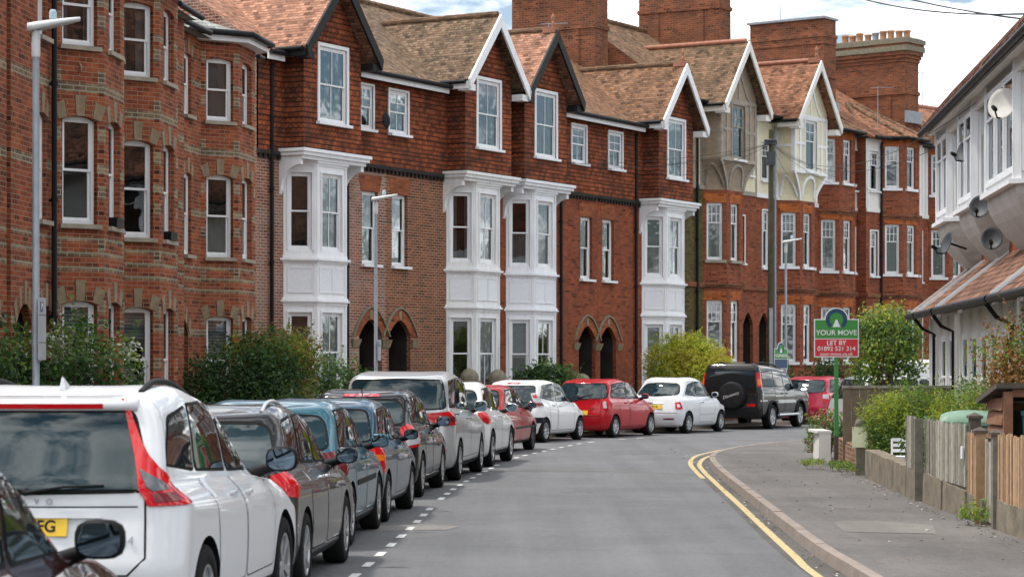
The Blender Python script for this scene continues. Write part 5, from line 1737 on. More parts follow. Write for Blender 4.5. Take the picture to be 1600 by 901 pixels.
def whip(car, x, l=.4, y=0):
    hh, n = car.proj('top')((x, y)); mb = MB(); mb.tube([hh - Vector((0, 0, .01)), hh + Vector((-l * .75, 0, l * .65))], [.009, .003], 6); mb.build('aerial', 'trim', car.t, uv=False)

def rails(car, x0, x1, y, mat, h=.035, r=.016):
    for s in (-1, 1):
        f = car.proj('top'); pts = []
        n = 14
        for i in range(n + 1):
            x = x0 + (x1 - x0) * i / n
            hh, _ = f((x, s * y))
            e = min(i, n - i) / 2
            pts.append(Vector((x, s * y, hh.z + h * min(1, e) - .004)))
        mb = MB(); mb.tube(pts, r, 8); mb.build('roof_rail', mat, car.t, uv=False)

def top_lamp(car, z, w, mat='lens_red', h=.03):
    car.patch('brake_light', mat, [(-w, z - h / 2), (w, z - h / 2), (w * .96, z + h / 2), (-w * .96, z + h / 2)], 'rear', -1, .01, .01, .06)

def sill_under(car, mat='trim', z1=.30, x0=None, x1=None):
    L = car.L
    strip_part(car, 'sill', mat, [(car.axles[0] + car.wr + .06, .21), (car.axles[1] - car.wr - .06, .21), (car.axles[1] - car.wr - .06, z1), (car.axles[0] + car.wr + .06, z1)])

def tailgate_seam(car, pts):
    mb = MB(); car.seam(mb, pts, 'rear', -1, .012, False, .003); mb.build('shut_line', 'rubber', car.t, uv=False)

# ---- 1 dark maroon saloon, nearest
c = Car('parked_car', 4.25, 1.76, 1.49, hatch_rings(4.25, 1.76, 1.49, .95, .76, .93, .14, .75, 1.18, 2.05, .16), 'paint_maroon', 'dark maroon car nearest the camera, only its wing mirror and front window in the photo')
c.body((-1.28, 1.32), .31); c.wheels(7)
side_glass(c, 0, 0, [(-1.55, -1.1, -.32, -.32, 1.0, 1.38, 1.41, .985), (-.24, -.24, .06, .98, .985, 1.41, 1.39, .97)])
rear_window(c, 1.0, 1.33, .58, .46); windscreen(c, .98, 1.35, .62, .5)
c.doors([[(-1.02, .3), (-.28, .3), (-.28, .93), (-1.2, .95), (-1.2, .74)], [(-.24, .3), (.86, .3), (.92, .93), (-.24, .93)]], [(-.42, .86), (-.12, .86)])
tail_lights(c, [(20, .7), (80, .72), (78, .88), (22, .9)]); head_lights(c, [(-20, .58), (60, .6), (75, .74), (-10, .68)])
c.mirror(.66, 1.02, 'trim', (.16, .27, .20), .20); c.plate(.5)
c.place(-2.17, 9.2, 4)

# ---- 2 white SUV
L, W, H = 4.5, 1.89, 1.70
rg = hatch_rings(L, W, H, 1.10, .86, 1.06, .10, .42, 1.25, 2.25, .20, .26, .30, bump=.62, shoulder=.07, tuck=.05, br=.14, crown=.05, roofz=.12)
c = Car('parked_car', L, W, H, rg, 'paint_white', 'large white SUV with tall curved red tail lights and black roof rails')
c.body((-1.36, 1.40), .365, .05); c.wheels(5, .235)
side_glass(c, 0, 0, [(-1.78, -1.50, -1.02, -1.12, 1.24, 1.50, 1.57, 1.19), (-1.06, -.95, -.18, -.18, 1.185, 1.575, 1.585, 1.15), (-.10, -.10, .18, .98, 1.145, 1.585, 1.56, 1.10)])
w = rear_window(c, 1.10, 1.55, .66, .50, .05, 'car_glass_blue', .0)
windscreen(c, 1.12, 1.55, .66, .56)
c.doors([[(-1.0, .42), (-.14, .42), (-.14, 1.09), (-1.05, 1.12), (-1.02, .8)], [(-.10, .42), (.92, .42), (1.0, 1.05), (-.10, 1.09)]], [(-.42, 1.0), (.62 - 1.0, 1.0)][:1] + [(.1, .98)])
# spoiler lip, brake strip, tail lamps running down the pillar
tl = [(45, 1.63), (57, 1.63), (52, 1.48), (49, 1.37), (50, 1.29), (56, 1.22), (70, 1.155), (81, 1.08), (86, 1.0), (36, 1.0), (34, 1.05), (30, 1.10), (33, 1.25), (39, 1.45)]
tail_lights(c, tl, 'lens_red', .014, inner=[('lens_smoke', [(35, 1.22), (40, 1.19), (54, 1.135), (58, 1.09), (42, 1.085), (36, 1.11)]), ('lens_dark', [(40, 1.07), (62, 1.07), (64, 1.025), (41, 1.02)])])
tailgate_seam(c, [(-.70, 1.04), (-.72, .70), (-.62, .60), (.62, .60), (.72, .70), (.70, 1.04)])
mb = MB(); c.seam(mb, [(-.66, 1.0), (.66, 1.0)], 'rear', -1, .008); mb.build('shut_line', 'rubber', c.t, uv=False)
c.patch('trim_strip', 'paint_white', [(-.46, .93), (.46, .93), (.42, .975), (-.42, .975)], 'rear', -1, .03, .012, .08)
c.plate(.885, text='GJ61 EFG')
c.badge('VOLVO', 0, 1.03, .05, mat='lead', spacing=2.6); c.badge('D4', -.60, .80, .075, mat='lead', spacing=1.2)
head_lights(c, [(-20, .72), (60, .74), (80, .94), (-10, .84)])
rails(c, -1.50, .55, .54, 'trim', .03, .02); fin(c, -1.25, 'paint_white', .07, .2)
c.patch('bumper_trim', 'trim', [(-.78, .30), (.78, .30), (.74, .44), (-.74, .44)], 'rear', -1, .01, .04, .08)
sill_under(c, 'trim', .34); c.mirror(.80, 1.17, 'trim', (.15, .26, .19), .20)
# spoiler over the rear window
sp = MB(); hh, n = c.proj('rear')((0, 1.60))
pts = []
for i in range(13):
    y = -.58 + 1.16 * i / 12
    h1, _ = c.proj('rear')((y, 1.60)); pts.append(h1)
vs = []
for q in pts: vs += [(q.x + .16, q.y, q.z + .055), (q.x - .05, q.y, q.z + .012), (q.x - .04, q.y, q.z - .035), (q.x + .08, q.y, q.z - .03)]
sp.add(vs, [(i * 4 + j, i * 4 + (j + 1) % 4, (i + 1) * 4 + (j + 1) % 4, (i + 1) * 4 + j) for i in range(12) for j in range(4)] + [(3, 2, 1, 0), (48, 49, 50, 51)], 0, True)
spo = sp.build('spoiler', 'paint_white', c.t, uv=False)
bl = MB(); vs = []
for q in pts[2:11]: vs += [(q.x - .053, q.y, q.z + .006), (q.x - .050, q.y, q.z - .024), (q.x - .03, q.y, q.z - .024), (q.x - .03, q.y, q.z + .006)]
bl.add(vs, [(i * 4 + j, i * 4 + (j + 1) % 4, (i + 1) * 4 + (j + 1) % 4, (i + 1) * 4 + j) for i in range(8) for j in range(4)] + [(3, 2, 1, 0), (32, 33, 34, 35)], 0, False)
bl.build('brake_light', 'lens_red', spo, uv=False)
wiper(c, 1.09, .03, .46)
c.place(-1.91, 14.75, 4.5)

# ---- 3 dark grey estate with silver rails
L, W, H = 4.38, 1.78, 1.50
c = Car('parked_car', L, W, H, hatch_rings(L, W, H, .98, .78, .94, .12, .62, 1.2, 2.1, .18, shoulder=.05, br=.12), 'paint_grey', 'dark grey estate car with silver roof rails, second behind the white SUV')
c.t['label'] = 'dark grey estate car with silver roof rails, next along from the white SUV'
c.body((-1.35, 1.30), .32); c.wheels(7)
side_glass(c, 0, 0, [(-1.70, -1.40, -.98, -1.0, 1.05, 1.36, 1.40, 1.04), (-.92, -.90, -.15, -.15, 1.04, 1.40, 1.415, 1.01), (-.07, -.07, .12, .95, 1.01, 1.415, 1.40, .98)])
rear_window(c, 1.0, 1.36, .64, .52, .08, 'car_glass_blue', .02); windscreen(c, 1.0, 1.4, .62, .52)
c.doors([[(-.96, .3), (-.11, .3), (-.11, .96), (-1.05, .98), (-1.05, .74)], [(-.07, .3), (.86, .3), (.95, .94), (-.07, .96)]], [(-.3, .88), (.1, .87)], 'chrome')
tail_lights(c, [(38, .96), (60, .99), (78, .95), (84, .86), (64, .78), (40, .80)]); head_lights(c, [(-20, .6), (60, .62), (80, .8), (-10, .7)])
tailgate_seam(c, [(-.66, .96), (-.66, .55), (.66, .55), (.66, .96)])
rails(c, -1.38, .35, .50, 'rail_silver', .03, .018); c.plate(.66); c.mirror(.78, 1.02, 'paint_black', (.14, .23, .16), .18); sill_under(c, 'trim', .27)
wiper(c, 1.02, .03, .36)
c.place(-1.70, 19.45, 3)

# ---- 4 teal hatchback
L, W, H = 4.05, 1.74, 1.47
c = Car('parked_car', L, W, H, hatch_rings(L, W, H, .96, .76, .93, .12, .52, 1.15, 1.95, .17, shoulder=.04, br=.12), 'paint_teal', 'teal hatchback with tinted rear window, parked between the dark estate and the small blue hatchback')
c.body((-1.26, 1.24), .31); c.wheels(7)
side_glass(c, 0, 0, [(-1.42, -1.25, -.10, -.10, 1.02, 1.36, 1.385, .98), (-.02, -.02, .12, .88, .98, 1.385, 1.37, .955)])
rear_window(c, .97, 1.33, .62, .52, .1, 'car_glass_blue', .03); windscreen(c, .98, 1.37, .6, .5)
c.doors([[(-.9, .3), (-.08, .3), (-.08, .93), (-1.0, .95), (-.98, .72)], [(-.04, .3), (.8, .3), (.88, .92), (-.04, .93)]], [(-.27, .86), (.1, .85)])
tail_lights(c, [(30, .96), (62, .98), (82, .92), (86, .80), (60, .74), (30, .78)], 'lens_dark'); head_lights(c, [(-20, .58), (60, .6), (80, .78), (-10, .68)])
tailgate_seam(c, [(-.62, .94), (-.62, .52), (.62, .52), (.62, .94)])
strip_part(c, 'side_moulding', 'trim', [(-.86, .60), (.82, .60), (.82, .655), (-.86, .655)], parent=c.t)
c.plate(.62); c.mirror(.70, 1.01, None, (.13, .23, .16), .18); sill_under(c, 'trim', .27); whip(c, -1.2, .3)
wiper(c, 1.0, .03, .34)
c.place(-1.64, 24.1, 3)

# ---- 5 small dark blue hatchback with upright red lamps
L, W, H = 3.9, 1.68, 1.43
c = Car('parked_car', L, W, H, hatch_rings(L, W, H, .92, .74, .9, .10, .42, 1.1, 1.85, .15, shoulder=.03, br=.09, rr=.2), 'paint_blue', 'small dark blue hatchback with upright square red tail lights and dark bumper')
c.body((-1.26, 1.22), .29); c.wheels(7)
side_glass(c, 0, 0, [(-1.35, -1.22, -.55, -.55, .97, 1.30, 1.33, .95), (-.47, -.47, .02, .82, .95, 1.335, 1.32, .925)])
rear_window(c, .95, 1.31, .62, .53, .06, 'car_glass_blue', .015); windscreen(c, .95, 1.33, .6, .5)
c.doors([[(-.51, .3), (.76, .3), (.82, .89), (-.51, .91)]], [(-.3, .84)])
tail_lights(c, [(30, .90), (78, .91), (76, .60), (31, .59)], inner=[('lens_amber', [(38, .80), (68, .80), (68, .73), (38, .73)]), ('lens_red', [(38, .70), (68, .70), (68, .64), (38, .64)])])
head_lights(c, [(-20, .58), (60, .6), (80, .76), (-10, .68)])
tailgate_seam(c, [(-.60, .9), (-.60, .56), (.60, .56), (.60, .9)])
c.patch('bumper', 'trim', [(-.8, .40), (.8, .40), (.8, .46), (-.8, .46)], 'rear', -1, .012, .02, .08)
c.patch('trim_strip', 'rail_silver', [(-.62, .36), (.62, .36), (.62, .385), (-.62, .385)], 'rear', -1, .014, .01, .08)
c.plate(.74); c.mirror(.64, .97, 'trim', (.13, .2, .14), .16); sill_under(c, 'trim', .25)
wiper(c, .97, .03, .34)
c.place(-1.47, 27.9, 4)

# ---- 6 black estate with big light-centred tail lamps
L, W, H = 4.2, 1.72, 1.49
c = Car('parked_car', L, W, H, hatch_rings(L, W, H, .98, .76, .93, .14, .60, 1.15, 1.95, .17, shoulder=.05, br=.12), 'paint_black', 'black estate car with large red and clear tail lights, behind the silver people carrier')
c.body((-1.3, 1.28), .31); c.wheels(9)
side_glass(c, 0, 0, [(-1.66, -1.40, -1.02, -1.02, 1.06, 1.34, 1.38, 1.05), (-.94, -.92, -.16, -.16, 1.045, 1.385, 1.40, 1.0), (-.08, -.08, .08, .88, 1.0, 1.40, 1.385, .96)])
rear_window(c, 1.0, 1.35, .60, .5, .1, 'car_glass_blue', .04); windscreen(c, .98, 1.39, .6, .5)
c.doors([[(-.92, .3), (-.12, .3), (-.12, .94), (-1.02, .97), (-1.0, .72)], [(-.08, .3), (.8, .3), (.88, .92), (-.08, .94)]], [(-.3, .87), (.08, .86)])
tail_lights(c, [(34, .97), (54, 1.03), (74, .98), (82, .85), (64, .73), (38, .69), (33, .78)], inner=[('lens_clear', [(38, .86), (58, .88), (69, .81), (62, .76), (40, .73)])])
head_lights(c, [(-20, .6), (60, .62), (80, .8), (-10, .7)])
for q in (-1, 1): c.patch('reflector', 'lens_red', [(q * .50, .40), (q * .72, .40), (q * .72, .45), (q * .50, .45)], 'rear', -1, .012, .02, .05)
tailgate_seam(c, [(-.62, .95), (-.62, .52), (.62, .52), (.62, .95)])
top_lamp(c, 1.415, .26); c.plate(.64); c.mirror(.70, 1.01, 'paint_black', (.14, .22, .16), .18); whip(c, -1.35, .26); sill_under(c, 'trim', .27)
wiper(c, 1.03, .03, .34)
c.place(-1.26, 33.1, 4.5)

# ---- 7 silver people carrier
L, W, H = 4.75, 1.9, 1.73
c = Car('parked_car', L, W, H, hatch_rings(L, W, H, 1.12, .86, 1.04, .08, .36, 1.35, 2.1, .15, shoulder=.04, br=.14, bump=.58, zsill=.22, rr=.28), 'paint_silver', 'tall silver people carrier with wide red tail lights')
c.body((-1.42, 1.46), .325); c.wheels(7)
side_glass(c, 0, 0, [(-1.95, -1.80, -1.22, -1.22, 1.18, 1.56, 1.60, 1.17), (-1.14, -1.14, -.2, -.2, 1.165, 1.605, 1.61, 1.13), (-.12, -.12, .2, .95, 1.125, 1.61, 1.59, 1.08)])
rear_window(c, 1.14, 1.60, .72, .64, .07, 'car_glass_blue', .02); windscreen(c, 1.1, 1.6, .66, .56)
c.doors([[(-1.06, .36), (-.16, .36), (-.16, 1.09), (-1.14, 1.12), (-1.1, .8)], [(-.12, .36), (.92, .36), (1.0, 1.02), (-.12, 1.09)]], [(-.45, .98), (.12, .97)])
tail_lights(c, [(2, 1.08), (40, 1.10), (84, 1.12), (87, .90), (40, .89), (4, .96)], inner=[('lens_dark', [(48, 1.03), (80, 1.03), (80, .95), (48, .95)])])
head_lights(c, [(-20, .7), (60, .72), (80, .92), (-10, .82)])
for q in (-1, 1): c.patch('reflector', 'lens_red', [(q * .52, .485), (q * .82, .485), (q * .82, .53), (q * .52, .53)], 'rear', -1, .012, .02, .05)
tailgate_seam(c, [(-.70, 1.06), (-.70, .62), (.70, .62), (.70, 1.06)])
mb = MB()
for s in (-1, 1): c.seam(mb, [(-1.95, 1.06), (-1.2, 1.05)], 'side', s, .016)
mb.build('shut_line', 'rubber', c.t, uv=False)
c.plate(.80); c.mirror(.78, 1.15, 'paint_silver', (.15, .25, .2), .18); sill_under(c, 'trim', .29)
wiper(c, 1.16, .03, .42)
c.place(-.84, 37.9, 6)

# ---- 8 white hatchback half hidden
L, W, H = 4.0, 1.76, 1.52
c = Car('parked_car', L, W, H, hatch_rings(L, W, H, 1.0, .80, .95, .14, .56, 1.2, 1.95, .18, shoulder=.07, br=.14), 'paint_white_warm', 'white hatchback with rounded haunches, squeezed between the silver people carrier and the older red car')
c.body((-1.28, 1.25), .33); c.wheels(5)
side_glass(c, 0, 0, [(-1.40, -1.22, -.12, -.12, 1.10, 1.38, 1.43, 1.02), (-.04, -.04, .1, .86, 1.02, 1.43, 1.41, .98)])
rear_window(c, 1.02, 1.38, .58, .5, .1, 'car_glass_blue', .03); windscreen(c, 1.0, 1.41, .6, .5)
c.doors([[(-.95, .3), (-.10, .3), (-.10, .98), (-1.05, 1.0), (-1.0, .74)], [(-.06, .3), (.78, .3), (.86, .95), (-.06, .98)]], [(-.3, .9), (.1, .9)])
tail_lights(c, [(40, .98), (66, 1.0), (84, .94), (80, .82), (56, .78), (38, .86)]); head_lights(c, [(-20, .62), (60, .64), (80, .82), (-10, .72)])
c.plate(.64); c.mirror(.68, 1.04, 'chrome', (.14, .24, .17), .2); sill_under(c, 'trim', .28)
c.place(-.36, 43.0, 7.5)

# ---- 9 older red hatchback
L, W, H = 3.9, 1.67, 1.42
c = Car('parked_car', L, W, H, hatch_rings(L, W, H, .93, .72, .9, .12, .5, 1.1, 1.8, .15, shoulder=.03, br=.1), 'paint_redold', 'older faded red hatchback with black side strip, behind the small white five door car')
c.t['label'] = 'older faded red hatchback with a black side strip, ahead of the half hidden white hatchback'
c.body((-1.25, 1.2), .29); c.wheels(9, rim='rim_dark')
side_glass(c, 0, 0, [(-1.40, -1.22, -.3, -.3, .98, 1.30, 1.33, .96), (-.22, -.22, .05, .82, .96, 1.335, 1.32, .925)])
rear_window(c, .95, 1.31, .58, .5, .08, 'car_glass_blue', .02); windscreen(c, .95, 1.33, .58, .48)
c.doors([[(-.26, .28), (.76, .28), (.82, .9), (-.26, .92)]], [(-.08, .84)])
tail_lights(c, [(34, .90), (74, .91), (78, .72), (36, .70)]); head_lights(c, [(-20, .56), (60, .58), (80, .74), (-10, .66)])
strip_part(c, 'side_moulding', 'trim', [(-.84, .50), (1.75, .50), (1.75, .54), (-.84, .54)], parent=c.t)
c.plate(.6); c.mirror(.64, .98, 'paint_redold', (.13, .24, .15), .19); sill_under(c, 'trim', .25)
c.place(-.02, 49.2, 11)

# ---- 10 small white five door with black glass tailgate
L, W, H = 3.44, 1.63, 1.47
c = Car('parked_car', L, W, H, hatch_rings(L, W, H, .96, .78, .95, .12, .40, .80, 1.42, .15, shoulder=.03, br=.16, rr=.34, bump=.55, nose=.16), 'paint_white_warm', 'small white car with an all glass black tailgate and upright round tail lights')
c.body((-1.17, 1.17), .285); c.wheels(9)
side_glass(c, 0, 0, [(-1.30, -1.06, -.36, -.42, 1.07, 1.33, 1.385, .985), (-.34, -.28, .18, .88, .98, 1.385, 1.35, .96)])
c.glass('rear_window', [(-.46, .64), (.46, .64), (.58, .76), (.60, 1.05), (.54, 1.34), (-.54, 1.34), (-.60, 1.05), (-.58, .76)], 'rear', -1, .06, 'car_glass_blue', .02)
windscreen(c, .96, 1.37, .58, .48)
c.doors([[(-.80, .28), (-.42, .28), (-.42, .94), (-.92, .97), (-.9, .66)], [(-.38, .28), (.72, .28), (.78, .93), (-.38, .95)]], [(-.6, .88), (-.18, .86)])
tail_lights(c, [(38, 1.16), (58, 1.18), (72, 1.04), (78, .86), (54, .84), (42, .92)], 'lens_clear', inner=[('lens_red', [(42, 1.12), (56, 1.13), (60, 1.06), (43, 1.05)]), ('lens_dark', [(46, .94), (74, .94), (76, .88), (52, .865)])])
head_lights(c, [(-20, .6), (60, .62), (80, .84), (-10, .72)])
for s in (-1, 1): c.patch('fog_lamp_panel', 'trim', [(24, .60), (76, .60), (72, .48), (34, .46)], 'corner', s, .01, .03, .06, sx=90)
top_lamp(c, 1.40, .16); c.mirror(.60, 1.03, 'trim', (.13, .22, .16), .18)
mb = MB(); mb.tube([c.proj('rear')((-.02, 1.2))[0] + Vector((-.02, 0, 0)), c.proj('rear')((-.34, .98))[0] + Vector((-.025, 0, 0))], .009, 6); mb.build('wiper', 'trim', c.t, uv=False)
c.place(.80, 56.3, 22)

# ---- 11 small bright red hatchback
L, W, H = 3.56, 1.64, 1.48
c = Car('parked_car', L, W, H, hatch_rings(L, W, H, .98, .78, .96, .09, .34, .86, 1.5, .15, shoulder=.04, br=.13, rr=.28, bump=.55, nose=.14), 'paint_red', 'small bright red hatchback between the two small white cars')
c.body((-1.22, 1.20), .285); c.wheels(7)
side_glass(c, 0, 0, [(-1.28, -1.12, -.34, -.34, 1.04, 1.34, 1.39, .99), (-.27, -.27, .16, .88, .99, 1.39, 1.36, .965)])
rear_window(c, .99, 1.37, .62, .53, .08, 'car_glass_blue', .02); windscreen(c, .97, 1.38, .58, .48)
c.doors([[(-.84, .28), (-.32, .28), (-.32, .95), (-.95, .98), (-.94, .66)], [(-.28, .28), (.74, .28), (.80, .94), (-.28, .95)]], [(-.5, .88), (-.1, .87)])
tail_lights(c, [(34, .96), (60, .97), (58, .72), (36, .70)], inner=[('lens_clear', [(37, .92), (46, .92), (46, .75), (38, .75)])])
head_lights(c, [(-20, .6), (60, .62), (80, .84), (-10, .72)])
tailgate_seam(c, [(-.58, .95), (-.58, .56), (.58, .56), (.58, .95)])
c.badge('CITIGO', -.34, .74, .055, spacing=1.1)
c.plate(.64); c.mirror(.60, 1.03, None, (.13, .22, .15), .17)
wiper(c, 1.0, .10, .36)
c.place(2.62, 60.0, 25)

# ---- 12 round white three door
L, W, H = 3.55, 1.63, 1.49
c = Car('parked_car', L, W, H, hatch_rings(L, W, H, .98, .80, .97, .18, .64, .86, 1.45, .17, shoulder=.05, br=.2, rr=.36, bump=.5, crown=.07, nose=.2), 'paint_white', 'rounded white three door car parked just behind the black four by four')
c.body((-1.13, 1.17), .29); c.wheels(9)
side_glass(c, 0, 0, [(-1.10, -.84, -.42, -.42, 1.05, 1.29, 1.38, 1.01), (-.37, -.37, .16, .84, 1.01, 1.385, 1.35, .985)])
rear_window(c, 1.02, 1.34, .56, .44, .1, 'car_glass_blue', .03); windscreen(c, .99, 1.37, .56, .46)
c.doors([[(-.42, .3), (.66, .3), (.74, .95), (-.42, .97)]], [(-.22, .84)], 'chrome')
tail_lights(c, [(37, .84), (55, .85), (60, .66), (36, .65)], inner=[('paint_white', [(42, .79), (50, .79), (52, .71), (42, .71)])])
head_lights(c, [(-10, .64), (40, .64), (60, .8), (10, .8)])
for q in (-1, 1): c.patch('reflector', 'lens_dark', [(q * .30, .385), (q * .60, .385), (q * .60, .42), (q * .30, .42)], 'rear', -1, .012, .02, .05)
mb = MB(); c.seam(mb, [(-.66, .56), (.66, .56)], 'rear', -1, .012); mb.build('shut_line', 'rubber', c.t, uv=False)
strip_part(c, 'side_moulding', 'rail_silver', [(-.36, .50), (.62, .50), (.62, .525), (-.36, .525)], parent=c.t)
c.patch('trim_strip', 'chrome', [(-.28, .80), (.28, .80), (.26, .835), (-.26, .835)], 'rear', -1, .02, .01, .06)
c.plate(.72, text='KW14'); c.mirror(.56, 1.03, None, (.13, .2, .15), .16)
wiper(c, 1.04, .02, .3)
c.place(4.75, 63.7, 27)

# ---- 13 black four by four with spare wheel
L, W, H = 4.62, 1.9, 1.90
w = W / 2
rg = [(.32, .32, .1, .14, w - .14, .12, .2, .02, .08), (.36, .36, .04, .06, w - .06, .14, .25, .02, .1), (.52, .5, .0, .0, w - .01, .14, .25, .02, .1), (.80, .72, .02, .02, w, .14, .25, .02, .1),
      (1.02, .98, .03, .06, w - .01, .14, .22, .02, .1), (1.12, 1.07, .04, .16, w - .03, .14, .2, .02, .1), (1.16, 1.12, .045, 1.25, w - .045, .13, .2, .02, .1), (1.22, 1.18, .05, 1.33, w - .055, .13, .18, .02, .1),
      (1.74, 1.62, .14, 1.72, w - .15, .12, .16, .02, .1), (1.83, 1.70, .18, 1.85, w - .20, .12, .15, .02, .1), (1.88, 1.74, .24, 1.98, w - .32, .12, .15, .02, .1, .02), (1.89, 1.75, .45, 2.2, .2, .1, .1, .02, .02, .03)]
c = Car('parked_car', L, W, H, rg, 'paint_brown', 'black four by four with a covered spare wheel on its back door')
c.body((-1.24, 1.30), .36, .06); c.wheels(5, .24)
side_glass(c, 0, 0, [(-1.98, -1.9, -1.08, -1.08, 1.24, 1.64, 1.66, 1.24), (-1.0, -1.0, -.22, -.22, 1.24, 1.66, 1.64, 1.22), (-.14, -.14, .38, .86, 1.22, 1.64, 1.60, 1.2)])
c.glass('rear_window', [(-.74, 1.16), (.74, 1.16), (.70, 1.70), (-.70, 1.70)], 'rear', -1, .06, 'car_glass', .03); windscreen(c, 1.2, 1.6, .68, .6)
c.doors([[(-.96, .50), (-.20, .50), (-.20, 1.17), (-1.05, 1.18), (-1.0, .86)], [(-.14, .50), (.78, .50), (.84, 1.15), (-.14, 1.17)]], [(-.4, 1.02), (.02, 1.02)])
tail_lights(c, [(36, 1.62), (58, 1.62), (60, 1.22), (36, 1.22)], inner=[('lens_amber', [(38, 1.44), (56, 1.44), (57, 1.27), (38, 1.27)])])
head_lights(c, [(-10, .75), (50, .76), (70, .96), (-5, .94)])
for q in (-1, 1): c.patch('reflector', 'lens_red', [(q * .52, .66), (q * .76, .66), (q * .76, .74), (q * .52, .74)], 'rear', -1, .012, .02, .05)
c.patch('bumper', 'trim', [(-.86, .42), (.86, .42), (.86, .64), (-.86, .64)], 'rear', -1, .05, .04, .08)
strip_part(c, 'bumper_corner', 'rail_silver', [(-2.24, .80), (-1.72, .80), (-1.72, .84), (-2.24, .84)], parent=c.t)
strip_part(c, 'side_moulding', 'rail_silver', [(-.8, .74), (.82, .74), (.82, .82), (-.8, .82)], parent=c.t)
mb = MB()
for s in (-1, 1): mb.tube([(-.86, s * (w + .04), .40), (.92, s * (w + .04), .40)], .04, 8)
mb.build('side_step', 'rail_silver', c.t, uv=False)
for x in c.axles:     # black arch lips
    for s in (-1, 1):
        mb = MB(); pts = [(x + .45 * math.cos(a), s * (w - .005), .36 + .45 * math.sin(a)) for a in np.linspace(-.2, math.pi + .2, 16)]
        mb.tube(pts, .035, 6); mb.build('arch_trim', 'trim', c.t, uv=False)
rails(c, -1.7, .1, .6, 'trim', .06, .02)
hh, n = c.proj('rear')((-.10, .98))
sw = MB(); sw.lathe([(.02, .0), (.37, .0), (.385, .03), (.385, .19), (.36, .215), (.30, .225), (.02, .23)], 36, 0, Matrix.Translation(hh + Vector((.01, 0, 0))) @ Matrix.Rotation(R(-90), 4, 'Y'))
so_ = sw.build('spare_wheel_cover', 'black_paint', c.t, uv=False)
TT = Matrix.Translation(hh + Vector((-.222, 0, 0))) @ Matrix.Rotation(R(-90), 4, 'Z') @ Matrix.Rotation(R(90), 4, 'X') @ Matrix.Rotation(R(18), 4, 'Z')
text_mesh('lettering', 'Discovery', .125, 'dish_cream', so_, TT, .002, shear=.35)
c.mirror(.60, 1.24, 'trim', (.14, .2, .2), .17)
c.place(7.5, 68.2, 25)

# ---- 14 red car facing across beyond
L, W, H = 4.0, 1.72, 1.48
c = Car('parked_car', L, W, H, hatch_rings(L, W, H, .98, .78, .95, .10, .4, 1.1, 1.8, .15, shoulder=.04, br=.1), 'paint_pinkred', 'pinkish red hatchback beyond the black four by four, seen past the sale board')
c.t['label'] = 'pinkish red hatchback just beyond the black four by four, partly behind the green board post'
c.body((-1.28, 1.24), .30); c.wheels(7)
side_glass(c, 0, 0, [(-1.42, -1.25, -.30, -.30, 1.02, 1.36, 1.39, .99), (-.22, -.22, .05, .86, .99, 1.39, 1.37, .955)])
rear_window(c, .99, 1.37, .64, .54, .08, 'car_glass_blue', .02); windscreen(c, .97, 1.38, .6, .5)
c.doors([[(-.9, .3), (-.26, .3), (-.26, .95), (-1.0, .98), (-.98, .7)], [(-.22, .3), (.8, .3), (.86, .94), (-.22, .95)]], [(-.45, .88), (-.05, .87)])
tail_lights(c, [(34, .98), (66, .99), (70, .70), (36, .68)], inner=[('lens_clear', [(38, .93), (58, .93), (58, .80), (38, .80)])])
head_lights(c, [(-20, .6), (60, .62), (80, .84), (-10, .72)]); c.plate(.64); c.mirror(.64, 1.03, None, (.13, .22, .15), .17)
c.place(10.0, 73.4, 30)
